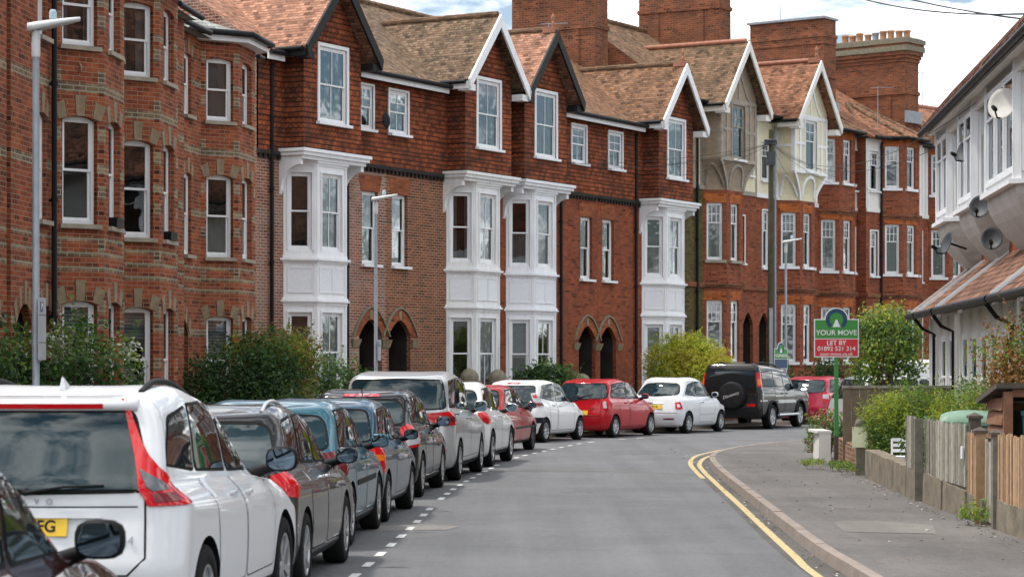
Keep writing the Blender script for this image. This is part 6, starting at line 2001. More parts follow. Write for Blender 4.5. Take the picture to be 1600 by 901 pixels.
# ------------------------------------------------------------------ plants
def leaves_mesh(name, blobs, n, size, mats, weights, parent, seed=1, shell=.55, aspect=.55, droop=.0, up=.35):
    """many folded leaf blades filling lumpy volumes"""
    rs = np.random.RandomState(seed)
    B = np.array(blobs, float)
    vol = B[:, 3] * B[:, 4] * B[:, 5]; pr = vol ** .8 / (vol ** .8).sum()
    k = rs.choice(len(B), n, p=pr)
    d = rs.normal(size=(n, 3)); d /= np.linalg.norm(d, axis=1)[:, None]
    r = shell + (1 - shell) * rs.rand(n) ** .7
    r *= 1 + .16 * np.sin(d[:, 0] * 7 + k) * np.cos(d[:, 1] * 6 + 2 * k) + .12 * rs.normal(size=n)
    c = B[k, :3] + d * B[k, 3:6] * r[:, None]
    # stray shoots standing out of the outline
    ns = int(n * .07); per = 9; m = ns // per
    if m > 2 and B[:, 5].max() > .25:
        ks = rs.choice(len(B), m, p=pr); ds = rs.normal(size=(m, 3)); ds[:, 2] = np.abs(ds[:, 2]) * .8 + .15; ds /= np.linalg.norm(ds, axis=1)[:, None]
        root = B[ks, :3] + ds * B[ks, 3:6] * .95
        ln = (.10 + .26 * rs.rand(m)) * min(1.0, B[:, 5].max() * 1.4)
        q = np.tile(np.linspace(.1, 1, per), m); ii = np.repeat(np.arange(m), per)
        dirs = ds * .6 + np.array([0, 0, .55]); dirs /= np.linalg.norm(dirs, axis=1)[:, None]
        c[:m * per] = root[ii] + dirs[ii] * (ln[ii] * q)[:, None] + rs.normal(size=(m * per, 3)) * size * .22
    c[:, 2] = np.maximum(c[:, 2], .06 + .1 * rs.rand(n))
    nrm = d + rs.normal(size=(n, 3)) * .7; nrm[:, 2] += up; nrm /= np.linalg.norm(nrm, axis=1)[:, None]
    t = np.cross(nrm, rs.normal(size=(n, 3))); t[:, 2] -= droop; t /= np.linalg.norm(t, axis=1)[:, None]
    b = np.cross(nrm, t); b /= np.linalg.norm(b, axis=1)[:, None]
    s = size * (.6 + .8 * rs.rand(n))[:, None]
    w = s * aspect
    v = np.empty((n, 4, 3))
    v[:, 0] = c - t * s * .5; v[:, 2] = c + t * s * .5
    v[:, 1] = c + b * w * .5 + nrm * w * .22 - t * s * .05; v[:, 3] = c - b * w * .5 + nrm * w * .22 - t * s * .05
    me = bpy.data.meshes.new(name)
    i = np.arange(n)[:, None] * 4
    f = np.concatenate([i + np.array([0, 1, 2]), i + np.array([0, 2, 3])])
    me.vertices.add(n * 4); me.vertices.foreach_set('co', v.reshape(-1))
    me.loops.add(len(f) * 3); me.loops.foreach_set('vertex_index', f.reshape(-1).astype(np.int32))
    me.polygons.add(len(f)); me.polygons.foreach_set('loop_start', np.arange(len(f), dtype=np.int32) * 3)
    for m in mats: me.materials.append(M(m))
    # clumps share a tone, with single leaves straying from it
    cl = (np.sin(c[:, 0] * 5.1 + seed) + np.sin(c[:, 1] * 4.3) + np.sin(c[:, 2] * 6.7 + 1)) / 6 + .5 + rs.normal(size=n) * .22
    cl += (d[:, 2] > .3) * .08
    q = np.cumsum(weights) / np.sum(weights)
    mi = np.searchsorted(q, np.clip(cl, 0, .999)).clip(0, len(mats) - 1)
    me.polygons.foreach_set('material_index', np.concatenate([mi, mi]).astype(np.int32))
    me.update(calc_edges=True)
    o = bpy.data.objects.new(name, me); COL.objects.link(o)
    if parent is not None: o.parent = parent
    return o

def stems(parent, pts, n, h, r=.02, spread=.4, mat='bark', seed=1, name='stem'):
    rs = random.Random(seed); mb = MB()
    for i in range(n):
        a = rs.random() * 6.28; q = spread * rs.random()
        x, y = pts[0] + .12 * math.cos(a), pts[1] + .12 * math.sin(a)
        mb.tube([(x, y, 0), (x + q * .4 * math.cos(a), y + q * .4 * math.sin(a), h * .45), (x + q * math.cos(a), y + q * math.sin(a), h * (.75 + .25 * rs.random()))], [r, r * .7, r * .3], 6)
    return mb.build(name, mat, parent, uv=False)

def shrub(name, loc, label, blobs, n, size, mats, weights, seed, cat='shrub', group=None, h=None, z=.13, **kw):
    t = empty(name, (loc[0], loc[1], z)); tag(t, label, cat, group)
    leaves_mesh('foliage', blobs, n, size, mats, weights, t, seed, **kw)
    top = max(b[2] for b in blobs)
    stems(t, (0, 0), 7, h or top, .03, max(b[3] for b in blobs) * .6, seed=seed)
    return t

GREEN = ['leaf_deep', 'leaf_mid', 'leaf_light']
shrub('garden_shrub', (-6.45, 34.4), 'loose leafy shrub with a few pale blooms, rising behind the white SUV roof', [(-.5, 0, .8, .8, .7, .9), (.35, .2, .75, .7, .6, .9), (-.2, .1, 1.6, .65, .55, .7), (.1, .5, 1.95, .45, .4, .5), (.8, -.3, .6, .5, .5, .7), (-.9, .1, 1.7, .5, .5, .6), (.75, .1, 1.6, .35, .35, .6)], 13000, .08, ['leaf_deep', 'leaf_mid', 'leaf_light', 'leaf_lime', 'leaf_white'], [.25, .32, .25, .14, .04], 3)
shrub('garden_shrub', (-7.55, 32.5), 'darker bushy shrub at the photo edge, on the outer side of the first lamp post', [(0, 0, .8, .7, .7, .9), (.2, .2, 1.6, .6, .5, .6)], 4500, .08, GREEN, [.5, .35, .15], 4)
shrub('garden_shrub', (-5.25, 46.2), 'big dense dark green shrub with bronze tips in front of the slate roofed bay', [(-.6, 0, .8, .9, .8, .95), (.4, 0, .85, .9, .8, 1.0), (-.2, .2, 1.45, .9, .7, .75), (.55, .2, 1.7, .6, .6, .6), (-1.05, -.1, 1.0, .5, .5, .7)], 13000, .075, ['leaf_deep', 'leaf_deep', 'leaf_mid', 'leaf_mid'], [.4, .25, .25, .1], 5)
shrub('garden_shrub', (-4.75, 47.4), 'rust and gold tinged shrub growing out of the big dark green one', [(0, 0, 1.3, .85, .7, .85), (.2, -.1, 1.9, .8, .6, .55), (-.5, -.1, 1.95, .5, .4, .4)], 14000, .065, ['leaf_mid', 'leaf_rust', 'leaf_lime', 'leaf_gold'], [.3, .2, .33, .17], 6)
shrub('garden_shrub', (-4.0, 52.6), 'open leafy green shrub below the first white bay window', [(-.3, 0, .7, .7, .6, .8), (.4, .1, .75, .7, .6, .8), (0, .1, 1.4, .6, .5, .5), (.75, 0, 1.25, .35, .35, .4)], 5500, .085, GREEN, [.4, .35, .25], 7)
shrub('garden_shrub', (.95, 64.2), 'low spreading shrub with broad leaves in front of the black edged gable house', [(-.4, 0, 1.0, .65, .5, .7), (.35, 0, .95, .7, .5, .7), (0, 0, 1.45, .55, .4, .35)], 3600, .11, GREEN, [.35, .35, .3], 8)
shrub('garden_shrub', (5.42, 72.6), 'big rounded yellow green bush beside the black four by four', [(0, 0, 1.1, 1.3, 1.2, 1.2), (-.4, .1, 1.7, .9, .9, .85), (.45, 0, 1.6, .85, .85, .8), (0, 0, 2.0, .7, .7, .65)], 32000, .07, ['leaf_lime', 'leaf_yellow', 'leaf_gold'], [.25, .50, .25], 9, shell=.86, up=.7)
shrub('garden_shrub', (11.2, 83.5), 'low dark shrub below the yellow panelled gable, behind the distant red car', [(-.4, 0, .9, .9, .6, .9), (.6, 0, .8, .8, .6, .8), (0, .1, 1.5, .6, .5, .5)], 2500, .11, GREEN, [.45, .35, .2], 10)
shrub('garden_shrub', (8.6, 79.6), 'clipped dark shrub at the foot of the wooden pole', [(0, 0, .8, .9, .6, .9), (.2, 0, 1.4, .7, .5, .5)], 1800, .11, GREEN, [.5, .35, .15], 11)
# right-hand side
def tree(loc, label, blobs, n, size, mats, w, seed, trunk_h, r):
    t = empty('small_tree', (loc[0], loc[1], .12)); tag(t, label, 'tree')
    mb = MB(); rs = random.Random(seed)
    mb.tube([(0, 0, -.1), (.03, .02, trunk_h * .5), (-.02, 0, trunk_h)], [r * 1.3, r, r * .8], 10)
    for i in range(9):
        a = i * 2.4; q = .45 + .4 * rs.random()
        mb.tube([(-.02, 0, trunk_h * (.6 + .4 * rs.random())), (q * .45 * math.cos(a), q * .45 * math.sin(a), trunk_h + .5), (q * math.cos(a), q * math.sin(a), trunk_h + 1.0 + .6 * rs.random())], [r * .55, r * .35, r * .12], 6)
    mb.build('trunk', 'bark', t, uv=False)
    leaves_mesh('crown', blobs, n, size, mats, w, t, seed, shell=.35)
tree((7.98, 50.6), 'small round crowned tree with yellow green leaves behind the brown board fence', [(0, 0, 2.2, .72, .7, .75), (-.35, .1, 1.7, .5, .5, .55), (.42, .1, 1.75, .5, .5, .55), (.1, .1, 2.7, .45, .45, .4), (-.3, 0, 2.5, .4, .4, .4), (.55, .1, 2.3, .35, .35, .4)], 6200, .085, ['leaf_mid', 'leaf_lime', 'leaf_light', 'leaf_gold'], [.35, .3, .27, .08], 21, 1.4, .05)
shrub('conifer_shrub', (6.15, 37.2), 'feathery green conifer shrub behind the weathered post with the paper notice', [(0, 0, .5, .6, .6, .65), (.2, .1, .95, .5, .5, .45), (-.3, 0, .8, .4, .4, .45)], 15000, .06, ['leaf_conifer_dark', 'leaf_conifer', 'leaf_lime', 'leaf_yellow'], [.2, .4, .3, .1], 22, group='conifer shrubs behind the garden wall', aspect=.3, up=.8)
shrub('conifer_shrub', (6.85, 36.0), 'taller spiky conifer shrub in front of the brown board fence', [(0, 0, .55, .65, .6, .65), (.1, .1, 1.0, .5, .5, .45), (.5, .1, .85, .5, .5, .55)], 15000, .06, ['leaf_conifer_dark', 'leaf_conifer', 'leaf_lime', 'leaf_yellow'], [.2, .4, .3, .1], 23, group='conifer shrubs behind the garden wall', aspect=.3, up=.8)
shrub('conifer_shrub', (7.1, 33.4), 'yellow green conifer shrub above the green bin lid', [(0, 0, .6, .7, .6, .7), (-.3, .1, 1.15, .5, .5, .4), (.35, .1, 1.15, .5, .5, .4)], 13000, .06, ['leaf_conifer_dark', 'leaf_conifer', 'leaf_lime', 'leaf_gold'], [.25, .5, .2, .05], 24, group='conifer shrubs behind the garden wall', aspect=.3, up=.8)
shrub('garden_shrub', (5.95, 33.6), 'bright broad leaved plant just behind the rendered garden wall', [(0, 0, .4, .35, .5, .5), (-.1, .3, .6, .3, .3, .35)], 2000, .07, ['leaf_mid', 'leaf_light', 'leaf_lime'], [.3, .45, .25], 25)
shrub('garden_shrub', (6.6, 29.9), 'copper leaved shrub behind the wooden bin store', [(0, 0, 1.55, .6, .6, .75), (.2, .2, 2.1, .5, .5, .5), (-.35, .1, 1.7, .4, .35, .45), (-.1, 0, .8, .5, .5, .8)], 8000, .055, ['leaf_rust', 'leaf_copper', 'leaf_lime', 'leaf_light'], [.3, .3, .25, .15], 26, shell=.3)
shrub('flowering_plant', (5.78, 43.9), 'pink flowered plant spilling over the corner by the white wall end', [(0, 0, .45, .32, .35, .42), (-.15, -.2, .3, .25, .25, .3), (.2, .2, .55, .28, .3, .35)], 2600, .055, ['leaf_mid', 'leaf_light', 'leaf_lime', 'flower_pink'], [.3, .35, .17, .18], 27, cat='plant')
for i, (x, y, lab) in enumerate(((5.32, 38.6, 'tuft of weeds on the pavement at the foot of the low brick wall'), (5.3, 37.4, 'clump of grass weeds at the foot of the post with the notice'), (5.02, 25.6, 'small weeds growing at the foot of the narrow grey gate'), (5.0, 39.4, 'thin patch of weeds in the pavement crack beside the green board post'))):
    t = empty('weed_clump', (x, y, .118)); tag(t, lab, 'weeds', 'weeds along the garden walls')
    leaves_mesh('foliage', [(0, 0, .06, .22, .3, .10 if i != 2 else .2)], 260, .07, ['leaf_mid', 'leaf_light', 'leaf_lime'], [.3, .4, .3], t, 30 + i, aspect=.22, up=.1)
    stems(t, (0, 0), 4, .12, .004, .1, 'leaf_mid', 3)

# ------------------------------------------------------------------ street furniture
def street_lamp(x, y, label, face=0.0, hz=6.0):
    t = empty('street_lamp', (x, y, .12), face); tag(t, label, 'street lamp', 'street lamps along the left pavement')
    mb = MB(); mb.tube([(0, 0, -.1), (0, 0, 1.25), (0, 0, 1.3), (0, 0, hz - .6)], [.062, .062, .044, .040], 16)
    mb.box(-.035, .035, -.083, -.07, .5, 1.05)
    mb.build('post', 'galvanised', t)
    cm = MB(); cm.lathe([(.045, hz - .62), (.052, hz - .6), (.052, hz - .36), (.042, hz - .3)], 14); cm.build('collar', 'lamp_head', t)
    hd = MB(); n = 9; vs = []; fs = []
    for i in range(n):
        q = i / (n - 1); xx = -.1 + .62 * q; wd = .06 + .085 * math.sin(math.pi * min(1, .12 + q * .86)); th = .085 * (1 - .72 * q) + .012
        zz = hz - .32 + .15 * q
        vs += [(xx, -wd, zz), (xx, wd, zz), (xx, wd * .8, zz + th), (xx, -wd * .8, zz + th)]
    for i in range(n - 1):
        for j in range(4): fs.append((i * 4 + j, (i + 1) * 4 + j, (i + 1) * 4 + (j + 1) % 4, i * 4 + (j + 1) % 4))
    fs += [(0, 1, 2, 3), (n * 4 - 1, n * 4 - 2, n * 4 - 3, n * 4 - 4)]
    hd.add(vs, fs, 0, True)
    o = hd.build('lamp_head', 'lamp_head', t)
    ph = MB(); ph.lathe([(.045, hz - .16), (.045, hz - .08), (.03, hz - .05), (.0, hz - .045)], 12, 0, Matrix.Translation((.2, 0, 0))); ph.build('photocell', 'curtain_blue', o)
    return t
street_lamp(-5.67, 28.2, 'grey street lamp carrying a parking sign, standing in front of the banded brick houses', R(8))
street_lamp(-3.3, 57.4, 'grey street lamp in front of the twin arched doorways of the pale brick house', R(8))
street_lamp(8.95, 77.4, 'grey street lamp beside the wooden pole, between the beige and yellow gables', R(2))

def park_sign(x, y, label, ang, z0=1.9, big=True):
    t = empty('parking_sign', (x, y, 0), ang); tag(t, label, 'sign')
    h = .74 if big else .5
    mb = MB(); mb.box(-.15, .15, -.006, .006, z0, z0 + h); mb.build('panel', 'curtain_grey', t)
    p = MB(); p.box(-.10, .02, -.010, -.006, z0 + h - .17, z0 + h - .05); p.build('badge', 'sign_navy', t)
    text_mesh('lettering', 'P', .11, 'sign_white', t, Matrix.Translation((-.04, -.012, z0 + h - .11)) @ Matrix.Rotation(R(90), 4, 'X'), .001)
    q = MB()
    for zz in (h * .72, h * .28): q.box(-.148, .148, -.0075, -.006, z0 + zz - .004, z0 + zz + .004)
    q.build('divider', 'black_paint', t)
    b = MB(); b.box(-.09, .09, .006, .03, z0 + h * .3, z0 + h * .3 + .03); b.box(-.09, .09, .006, .03, z0 + h * .75, z0 + h * .75 + .03); b.build('bracket', 'galvanised', t)
park_sign(-5.585, 28.14, 'white parking sign on the lamp post above the near shrubs', R(85))
park_sign(-3.215, 57.36, 'small white plate on the lamp post in front of the arched doorways', R(78), 1.95, False)

# wooden pole with fittings, and cables
t = empty('telegraph_pole', (8.55, 78.3, .12)); tag(t, 'tall mossy wooden pole with cables fanning out, in front of the timbered gables', 'pole')
mb = MB(); mb.tube([(0, 0, -.2), (0, 0, 4), (.02, 0, 9.5)], [.115, .10, .08], 14); mb.build('shaft', 'pole_wood', t)
mb = MB(); mb.box(-.2, .2, -.16, .16, 9.0, 9.08); mb.lathe([(.2, 9.08), (.22, 9.12), (.22, 9.16), (.02, 9.2)], 12); mb.box(-.14, .14, -.22, -.12, 8.3, 8.75); mb.build('cable_head', 'dish_grey', t)
mb = MB(); mb.box(-.06, .06, -.18, -.13, 1.5, 3.6); mb.build('cable_guard', 'galvanised', t)
def cable(a, b, sag, label, r=.0065, group='overhead cables from the wooden pole'):
    a = Vector(a); b = Vector(b); pts = []
    for i in range(17):
        q = i / 16; p = a.lerp(b, q); p.z -= sag * 4 * q * (1 - q); pts.append(p)
    mb = MB(); mb.tube(pts, r, 5, caps=False)
    o = mb.build('overhead_cable', 'black_iron', None, uv=False)
    tag(o, label, 'cable', group)
ph = (8.56, 78.2, 9.15)
def rp(u, y, z):
    p = row_point(u, y); return (p.x, p.y, z)
cable(ph, rp(2.3, -.2, 7.6), .6, 'overhead cable from the pole to the first white bay house')
cable(ph, rp(9.0, -.7, 7.6), .45, 'overhead cable from the pole to the brown roofed bay house')
cable(ph, rp(13.0, -.7, 7.9), .4, 'overhead cable from the pole to the house with pink gable tiles')
cable(ph, rp(20.6, -.7, 8.0), .2, 'overhead cable from the pole to the lichen roofed house')
cable(ph, (10.3, 85.7, 8.3), .15, 'short overhead cable from the pole to the yellow gable')
cable(ph, (13.0, 91.2, 8.6), .25, 'overhead cable from the pole to the hipped bay past the yellow gable')
cable(ph, (16.0, 94.4, 8.4), .3, 'overhead cable from the pole to the furthest full height bay')
cable(ph, (8.15, 45.0, 6.0), .7, 'long overhead cable from the pole across to the far white house')
cable(ph, (7.55, 38.5, 6.1), .9, 'long overhead cable from the pole across to the near white house')
cable((6.2, 61, 12.6), (7.5, 34.5, 6.95), .5, 'upper of two cables crossing the sky to the white house roof', .014, 'cables crossing the open sky')
cable((6.9, 61, 12.5), (7.52, 34.7, 6.9), .25, 'lower of two cables crossing the sky to the white house roof', .014, 'cables crossing the open sky')

# estate agent boards
def agent_board(x, y, label, ang, z_bot, full, hp=1.0):
    t = empty('letting_board', (x, y, .12), ang); tag(t, label, 'sign board', 'estate agent boards')
    zb = z_bot - .12
    mb = MB(); mb.box(-.034, .034, -.03, .03, .5, zb + .6); mb.build('post', 'post_green', t)
    mb = MB(); mb.box(-.038, .038, -.032, .032, -.3, .5); mb.build('stake', 'wood_dark', t)
    w, h, rc = .385, .66, .205
    zc = zb + h - .01
    def outline(g):
        pts = [(-w + g, zb + g), (w - g, zb + g), (w - g, zb + h - g)]
        r = rc - g; a0 = math.asin(min(1, (zb + h - g - zc) / r)) if r > 0 else 0
        for i in range(17):
            a = a0 + (math.pi - 2 * a0) * i / 16; pts.append((r * math.cos(a), zc + r * math.sin(a)))
        pts.append((-w + g, zb + h - g)); return pts
    b = MB(); b.prism([(u, -.032, z) for u, z in outline(0)], (0, -.012, 0)); bo = b.build('board', 'sign_white', t)
    zd = zb + .315
    g = MB(); o1 = [(u, z) for u, z in outline(.018)]
    up = [(-w + .018, zd + .01), (w - .018, zd + .01)] + o1[2:]
    g.prism([(u, -.044, z) for u, z in up], (0, -.003, 0)); g.build('upper_panel', 'sign_green', bo)
    l = MB(); l.box(-w + .018, w - .018, -.047, -.044, zb + .018, zd - .004); l.build('lower_panel', 'sign_red' if full else 'sign_navy', bo)
    # open ring emblem with a white peak
    e = MB(); N = 26
    for i in range(N):
        a0 = R(-52) + R(284) * i / N; a1 = R(-52) + R(284) * (i + 1) / N
        q = lambda a, r, y: (r * math.cos(a), y, zc + r * math.sin(a))
        ro_, ri = .185, .118
        e.hexa([q(a0, ri, -.047), q(a0, ro_, -.047), q(a1, ro_, -.047), q(a1, ri, -.047), q(a0, ri, -.050), q(a0, ro_, -.050), q(a1, ro_, -.050), q(a1, ri, -.050)])
    e.build('emblem_ring', 'sign_navy', bo)
    e = MB(); e.prism([(-.065, -.047, zc - .13), (.065, -.047, zc - .13), (.012, -.047, zc + .0), (-.012, -.047, zc + .0)], (0, -.004, 0)); e.build('emblem_peak', 'sign_white', bo)
    TX = lambda z: Matrix.Translation((0, -.0485, z)) @ Matrix.Rotation(R(90), 4, 'X')
    text_mesh('lettering', 'YOUR MOVE', .122, 'sign_white', bo, TX(zd + .105), .001, bold=.0015)
    if full:
        text_mesh('lettering', 'LET BY', .11, 'sign_white', bo, TX(zb + .245), .001, bold=.0015)
        text_mesh('lettering', '01892 521 314', .108, 'sign_white', bo, TX(zb + .145), .001, bold=.0008)
        text_mesh('lettering', 'your-move.co.uk', .082, 'sign_white', bo, TX(zb + .055), .001, bold=.0005)
    return t
agent_board(5.60, 40.9, 'green and red LET BY board on a green post beside the pavement', R(-3), 1.975, True)
agent_board(8.62, 76.2, 'green and navy agent board beyond the black four by four, beside the lamp post', R(50), 1.72, False)

# ------------------------------------------------------------------ walls, fences and bits on the right
def wall_x(d):
    return float(np.interp(d, [18, 22, 27, 31, 36.8, 38, 43], [5.10, 5.06, 5.11, 5.20, 5.44, 5.5, 5.80]))
def wall_run(name, d0, d1, h0, h1, th, mat, label, cat='wall', group=None, cap=None, dx=0):
    t = empty(name, (wall_x((d0 + d1) / 2), (d0 + d1) / 2, .118)); tag(t, label, cat, group)
    ox, oy = t.location.x, t.location.y
    mb = MB(); n = max(2, int((d1 - d0) / .25)); vs = []
    for i in range(n + 1):
        d = d0 + (d1 - d0) * i / n; x = wall_x(d); h = h0 + (h1 - h0) * i / n + rnd.uniform(-.012, .012); j = rnd.uniform(-.008, .008)
        vs += [(x - ox + j, d - oy, -.1), (x - ox + th, d - oy, -.1), (x - ox + th, d - oy, h), (x - ox + .012 + j, d - oy, h)]
    fs = [(i * 4 + j, (i + 1) * 4 + j, (i + 1) * 4 + (j + 1) % 4, i * 4 + (j + 1) % 4) for i in range(n) for j in range(4)] + [(0, 1, 2, 3), (n * 4 + 3, n * 4 + 2, n * 4 + 1, n * 4)]
    mb.add(vs, fs, 0); mb.build('wall_body', mat, t)
    if cap:
        cp = MB(); cp.box(wall_x(d0) - ox - .02, wall_x(d0) - ox + th + .02, d0 - oy, d1 - oy, h0 + .015, h0 + .06)
        cp.build('coping', cap, t)
    return t
G = 'rendered garden wall lengths under the fences'
wall_run('garden_wall', 37.9, 42.0, .40, .44, .22, 'brick_garden', 'low brick garden wall between the green board post and the notice post', cap=None)
wall_run('garden_wall', 31.5, 36.5, .38, .42, .24, 'render_wall', 'bare stained rendered wall below the green conifers, without a fence on it', group=G)
wall_run('garden_wall', 30.55, 31.4, .36, .37, .24, 'render_wall', 'short rendered wall length under the small grey picket panel', group=G)
wall_run('garden_wall', 28.4, 29.9, .34, .36, .26, 'render_wall', 'rendered wall length under the far half of the tall grey picket fence', group=G)
wall_run('garden_wall', 26.75, 28.32, .30, .33, .26, 'render_wall', 'rendered wall length under the near half of the tall grey picket fence', group=G)
wall_run('garden_wall', 25.75, 26.65, .27, .29, .26, 'render_wall', 'rendered wall length under the narrow tan picket panel', group=G)
wall_run('garden_wall', 19.0, 24.95, .28, .30, .26, 'render_wall', 'rendered wall length under the wide tan picket panel at the photo edge', group=G)
t = wall_run('garden_wall', 41.9, 43.2, .50, .53, .22, 'white_old', 'white painted wall end by the pink flowers', cap='white_old')
t.location.x = 5.46

def picket(d0, d1, z0, z1, mat, label, dx=.05, bw=.07, lean=0.0, name='picket_fence', cat='fence', rail='wood_dark'):
    t = empty(name, (wall_x((d0 + d1) / 2) + dx, (d0 + d1) / 2, .118)); tag(t, label, cat, 'wooden fence panels on the garden wall')
    ox, oy = t.location.x, t.location.y
    mb = MB(); d = d0
    while d < d1 - .02:
        x = wall_x(d) + dx - ox; b = min(bw * rnd.uniform(.8, 1.1), d1 - d); j = rnd.uniform(-.008, .008); tp = z1 + rnd.uniform(-.03, .02) - .118; tl = rnd.uniform(-.012, .012)
        y = d - oy
        mb.hexa([(x + j, y, z0 - .118), (x + j + .018, y, z0 - .118), (x + j + .018, y + b, z0 - .118), (x + j, y + b, z0 - .118),
                 (x + j, y + tl, tp), (x + j + .018, y + tl, tp), (x + j + .018, y + b + tl, tp), (x + j, y + b + tl, tp)], rnd.choice((0, 0, 1, 2)))
        d += b + rnd.uniform(.006, .02)
    mb.build('boards', [mat, mat + '_light', mat + '_dark'], t)
    rm = MB()
    for z in (z0 + .12, z1 - .18):
        rm.hexa([(wall_x(d0) + dx - ox + .03, d0 - oy, z - .118), (wall_x(d0) + dx - ox + .07, d0 - oy, z - .118), (wall_x(d1) + dx - ox + .07, d1 - oy, z - .118), (wall_x(d1) + dx - ox + .03, d1 - oy, z - .118),
                 (wall_x(d0) + dx - ox + .03, d0 - oy, z - .05), (wall_x(d0) + dx - ox + .07, d0 - oy, z - .05), (wall_x(d1) + dx - ox + .07, d1 - oy, z - .05), (wall_x(d1) + dx - ox + .03, d1 - oy, z - .05)])
    rm.build('rail', rail, t)
picket(30.6, 31.45, .49, 1.16, 'wood_grey', 'small weathered grey picket panel at the far end of the fences', .02, .05)
picket(26.85, 29.85, .46, 1.16, 'wood_grey', 'tall weathered grey picket fence with a pale square tag at its end', .03, .055)
picket(25.95, 26.75, .40, 1.11, 'wood_tan', 'narrow tan picket panel beside the grey gate', .03, .05)
picket(25.1, 25.8, .14, 1.02, 'wood_grey', 'narrow weathered grey gate between two tan posts', .06, .05, name='garden_gate', cat='gate')
picket(20.0, 24.95, .41, 1.12, 'wood_tan', 'wide tan picket panel cut by the photo edge, in front of the bin store', .03, .05)
def post(d, h, w, mat, label, dx=0.0, cap=True, name='fence_post', z=.118, lean=0):
    mb = MB(); mb.hexa([(-w / 2, -w / 2, -.1), (w / 2, -w / 2, -.1), (w / 2, w / 2, -.1), (-w / 2, w / 2, -.1), (-w / 2 + lean, -w / 2, h), (w / 2 + lean, -w / 2, h), (w / 2 + lean, w / 2, h), (-w / 2 + lean, w / 2, h)])
    if cap:
        t = empty(name, (wall_x(d) + dx, d, z))
        mb.build('shaft', mat, t)
        c = MB(); q = w / 2 + .02; c.add([(-q + lean, -q, h), (q + lean, -q, h), (q + lean, q, h), (-q + lean, q, h), (-q + lean, -q, h + .03), (q + lean, -q, h + .03), (q + lean, q, h + .03), (-q + lean, q, h + .03), (lean, 0, h + .07)],
            [(3, 2, 1, 0), (0, 1, 5, 4), (1, 2, 6, 5), (2, 3, 7, 6), (3, 0, 4, 7), (4, 5, 8), (5, 6, 8), (6, 7, 8), (7, 4, 8)]); c.build('cap', 'wood_dark', t)
    else:
        t = mb.build(name, mat); t.location = (wall_x(d) + dx, d, z)
    return tag(t, label, 'post', 'posts along the garden fences')
post(30.2, 1.04, .105, 'wood_grey_dark', 'thick weathered post standing before the wall at the far end of the tall grey fence', -.0, False)
post(26.75, 1.12, .12, 'wood_dark', 'dark capped post taller than the fences, between grey and tan pickets', .12)
post(25.9, .98, .11, 'wood_tan', 'tan capped post on the hinge side of the grey gate', .02)
post(25.02, .98, .10, 'wood_grey_dark', 'grey capped post on the latch side of the grey gate', .03)
post(23.75, .97, .09, 'wood_dark', 'dark capped post behind the wide tan pickets', .10)
t = post(37.3, .80, .14, 'wood_grey_dark', 'rough weathered gate post with a yellowish paper notice pinned on it', .02, False, lean=-.01)
mb = MB(); mb.lathe([(.08, .79), (.078, .84), (.05, .88), (.0, .89)], 10); mb.build('top', 'wood_grey_dark', t)
for (x, y, h, lab) in ((5.95, 40.6, .95, 'brown wooden post just behind the green board post'), (6.12, 40.4, .9, 'second brown wooden post behind the low brick wall, further from the road than its twin')):
    t = empty('fence_post', (x, y, .12)); tag(t, lab, 'post', 'posts along the garden fences')
    mb = MB(); mb.box(-.06, .06, -.05, .05, -.1, h); mb.build('shaft', 'wood_red', t)
    mb = MB(); mb.box(-.07, .07, -.06, .06, h, h + .03); mb.build('cap', 'wood_red', t)
t = empty('paper_notice', (5.46, 37.2, .118)); tag(t, 'sheet of faded yellow paper fixed to the weathered gate post', 'notice')
mb = MB(); n = 6; vs = []
for i in range(n + 1):
    q = i / n
    for j in range(2): vs.append((-.12 + .24 * j, -.012 - .02 * math.sin(q * 5) * (j - .3), .43 + .32 * q))
vs2 = [(x, y - .003, z) for x, y, z in vs]
mb.add(vs + vs2, [(2 * i, 2 * i + 1, 2 * i + 3, 2 * i + 2) for i in range(n)] + [(2 * (n + 1) + 2 * i, 2 * (n + 1) + 2 * i + 2, 2 * (n + 1) + 2 * i + 3, 2 * (n + 1) + 2 * i + 1) for i in range(n)], 0, True); mb.build('sheet', 'paper', t)
mb = MB()
for xx in (-.1, .1): mb.lathe([(.008, 0), (.008, .008), (0, .01)], 8, 0, Matrix.Translation((xx, -.02, .73)) @ Matrix.Rotation(R(90), 4, 'X'))
mb.build('pin', 'black_iron', t)
t = empty('fence_tag', (wall_x(26.8) + .0, 26.85, .118)); tag(t, 'small pale square tag on the end of the tall grey fence', 'tag')
mb = MB(); mb.box(-.006, .012, .0, .09, .66, .80); mb.build('plate', 'white_paint', t)
# board fence across the garden
t = empty('board_fence', (6.45, 40.0, .12)); tag(t, 'brown solid board fence running across behind the conifer shrubs', 'fence')
mb = MB(); x = -.86
while x < 1.0:
    b = rnd.uniform(.13, .15); mb.box(x, x + b - .006, -.01, .012 + rnd.uniform(0, .006), -.05, 1.33); x += b
mb.build('boards', 'wood_panel', t)
mb = MB(); mb.box(-.87, 1.02, -.03, .04, 1.33, 1.375); mb.build('capping', 'wood_grey', t)

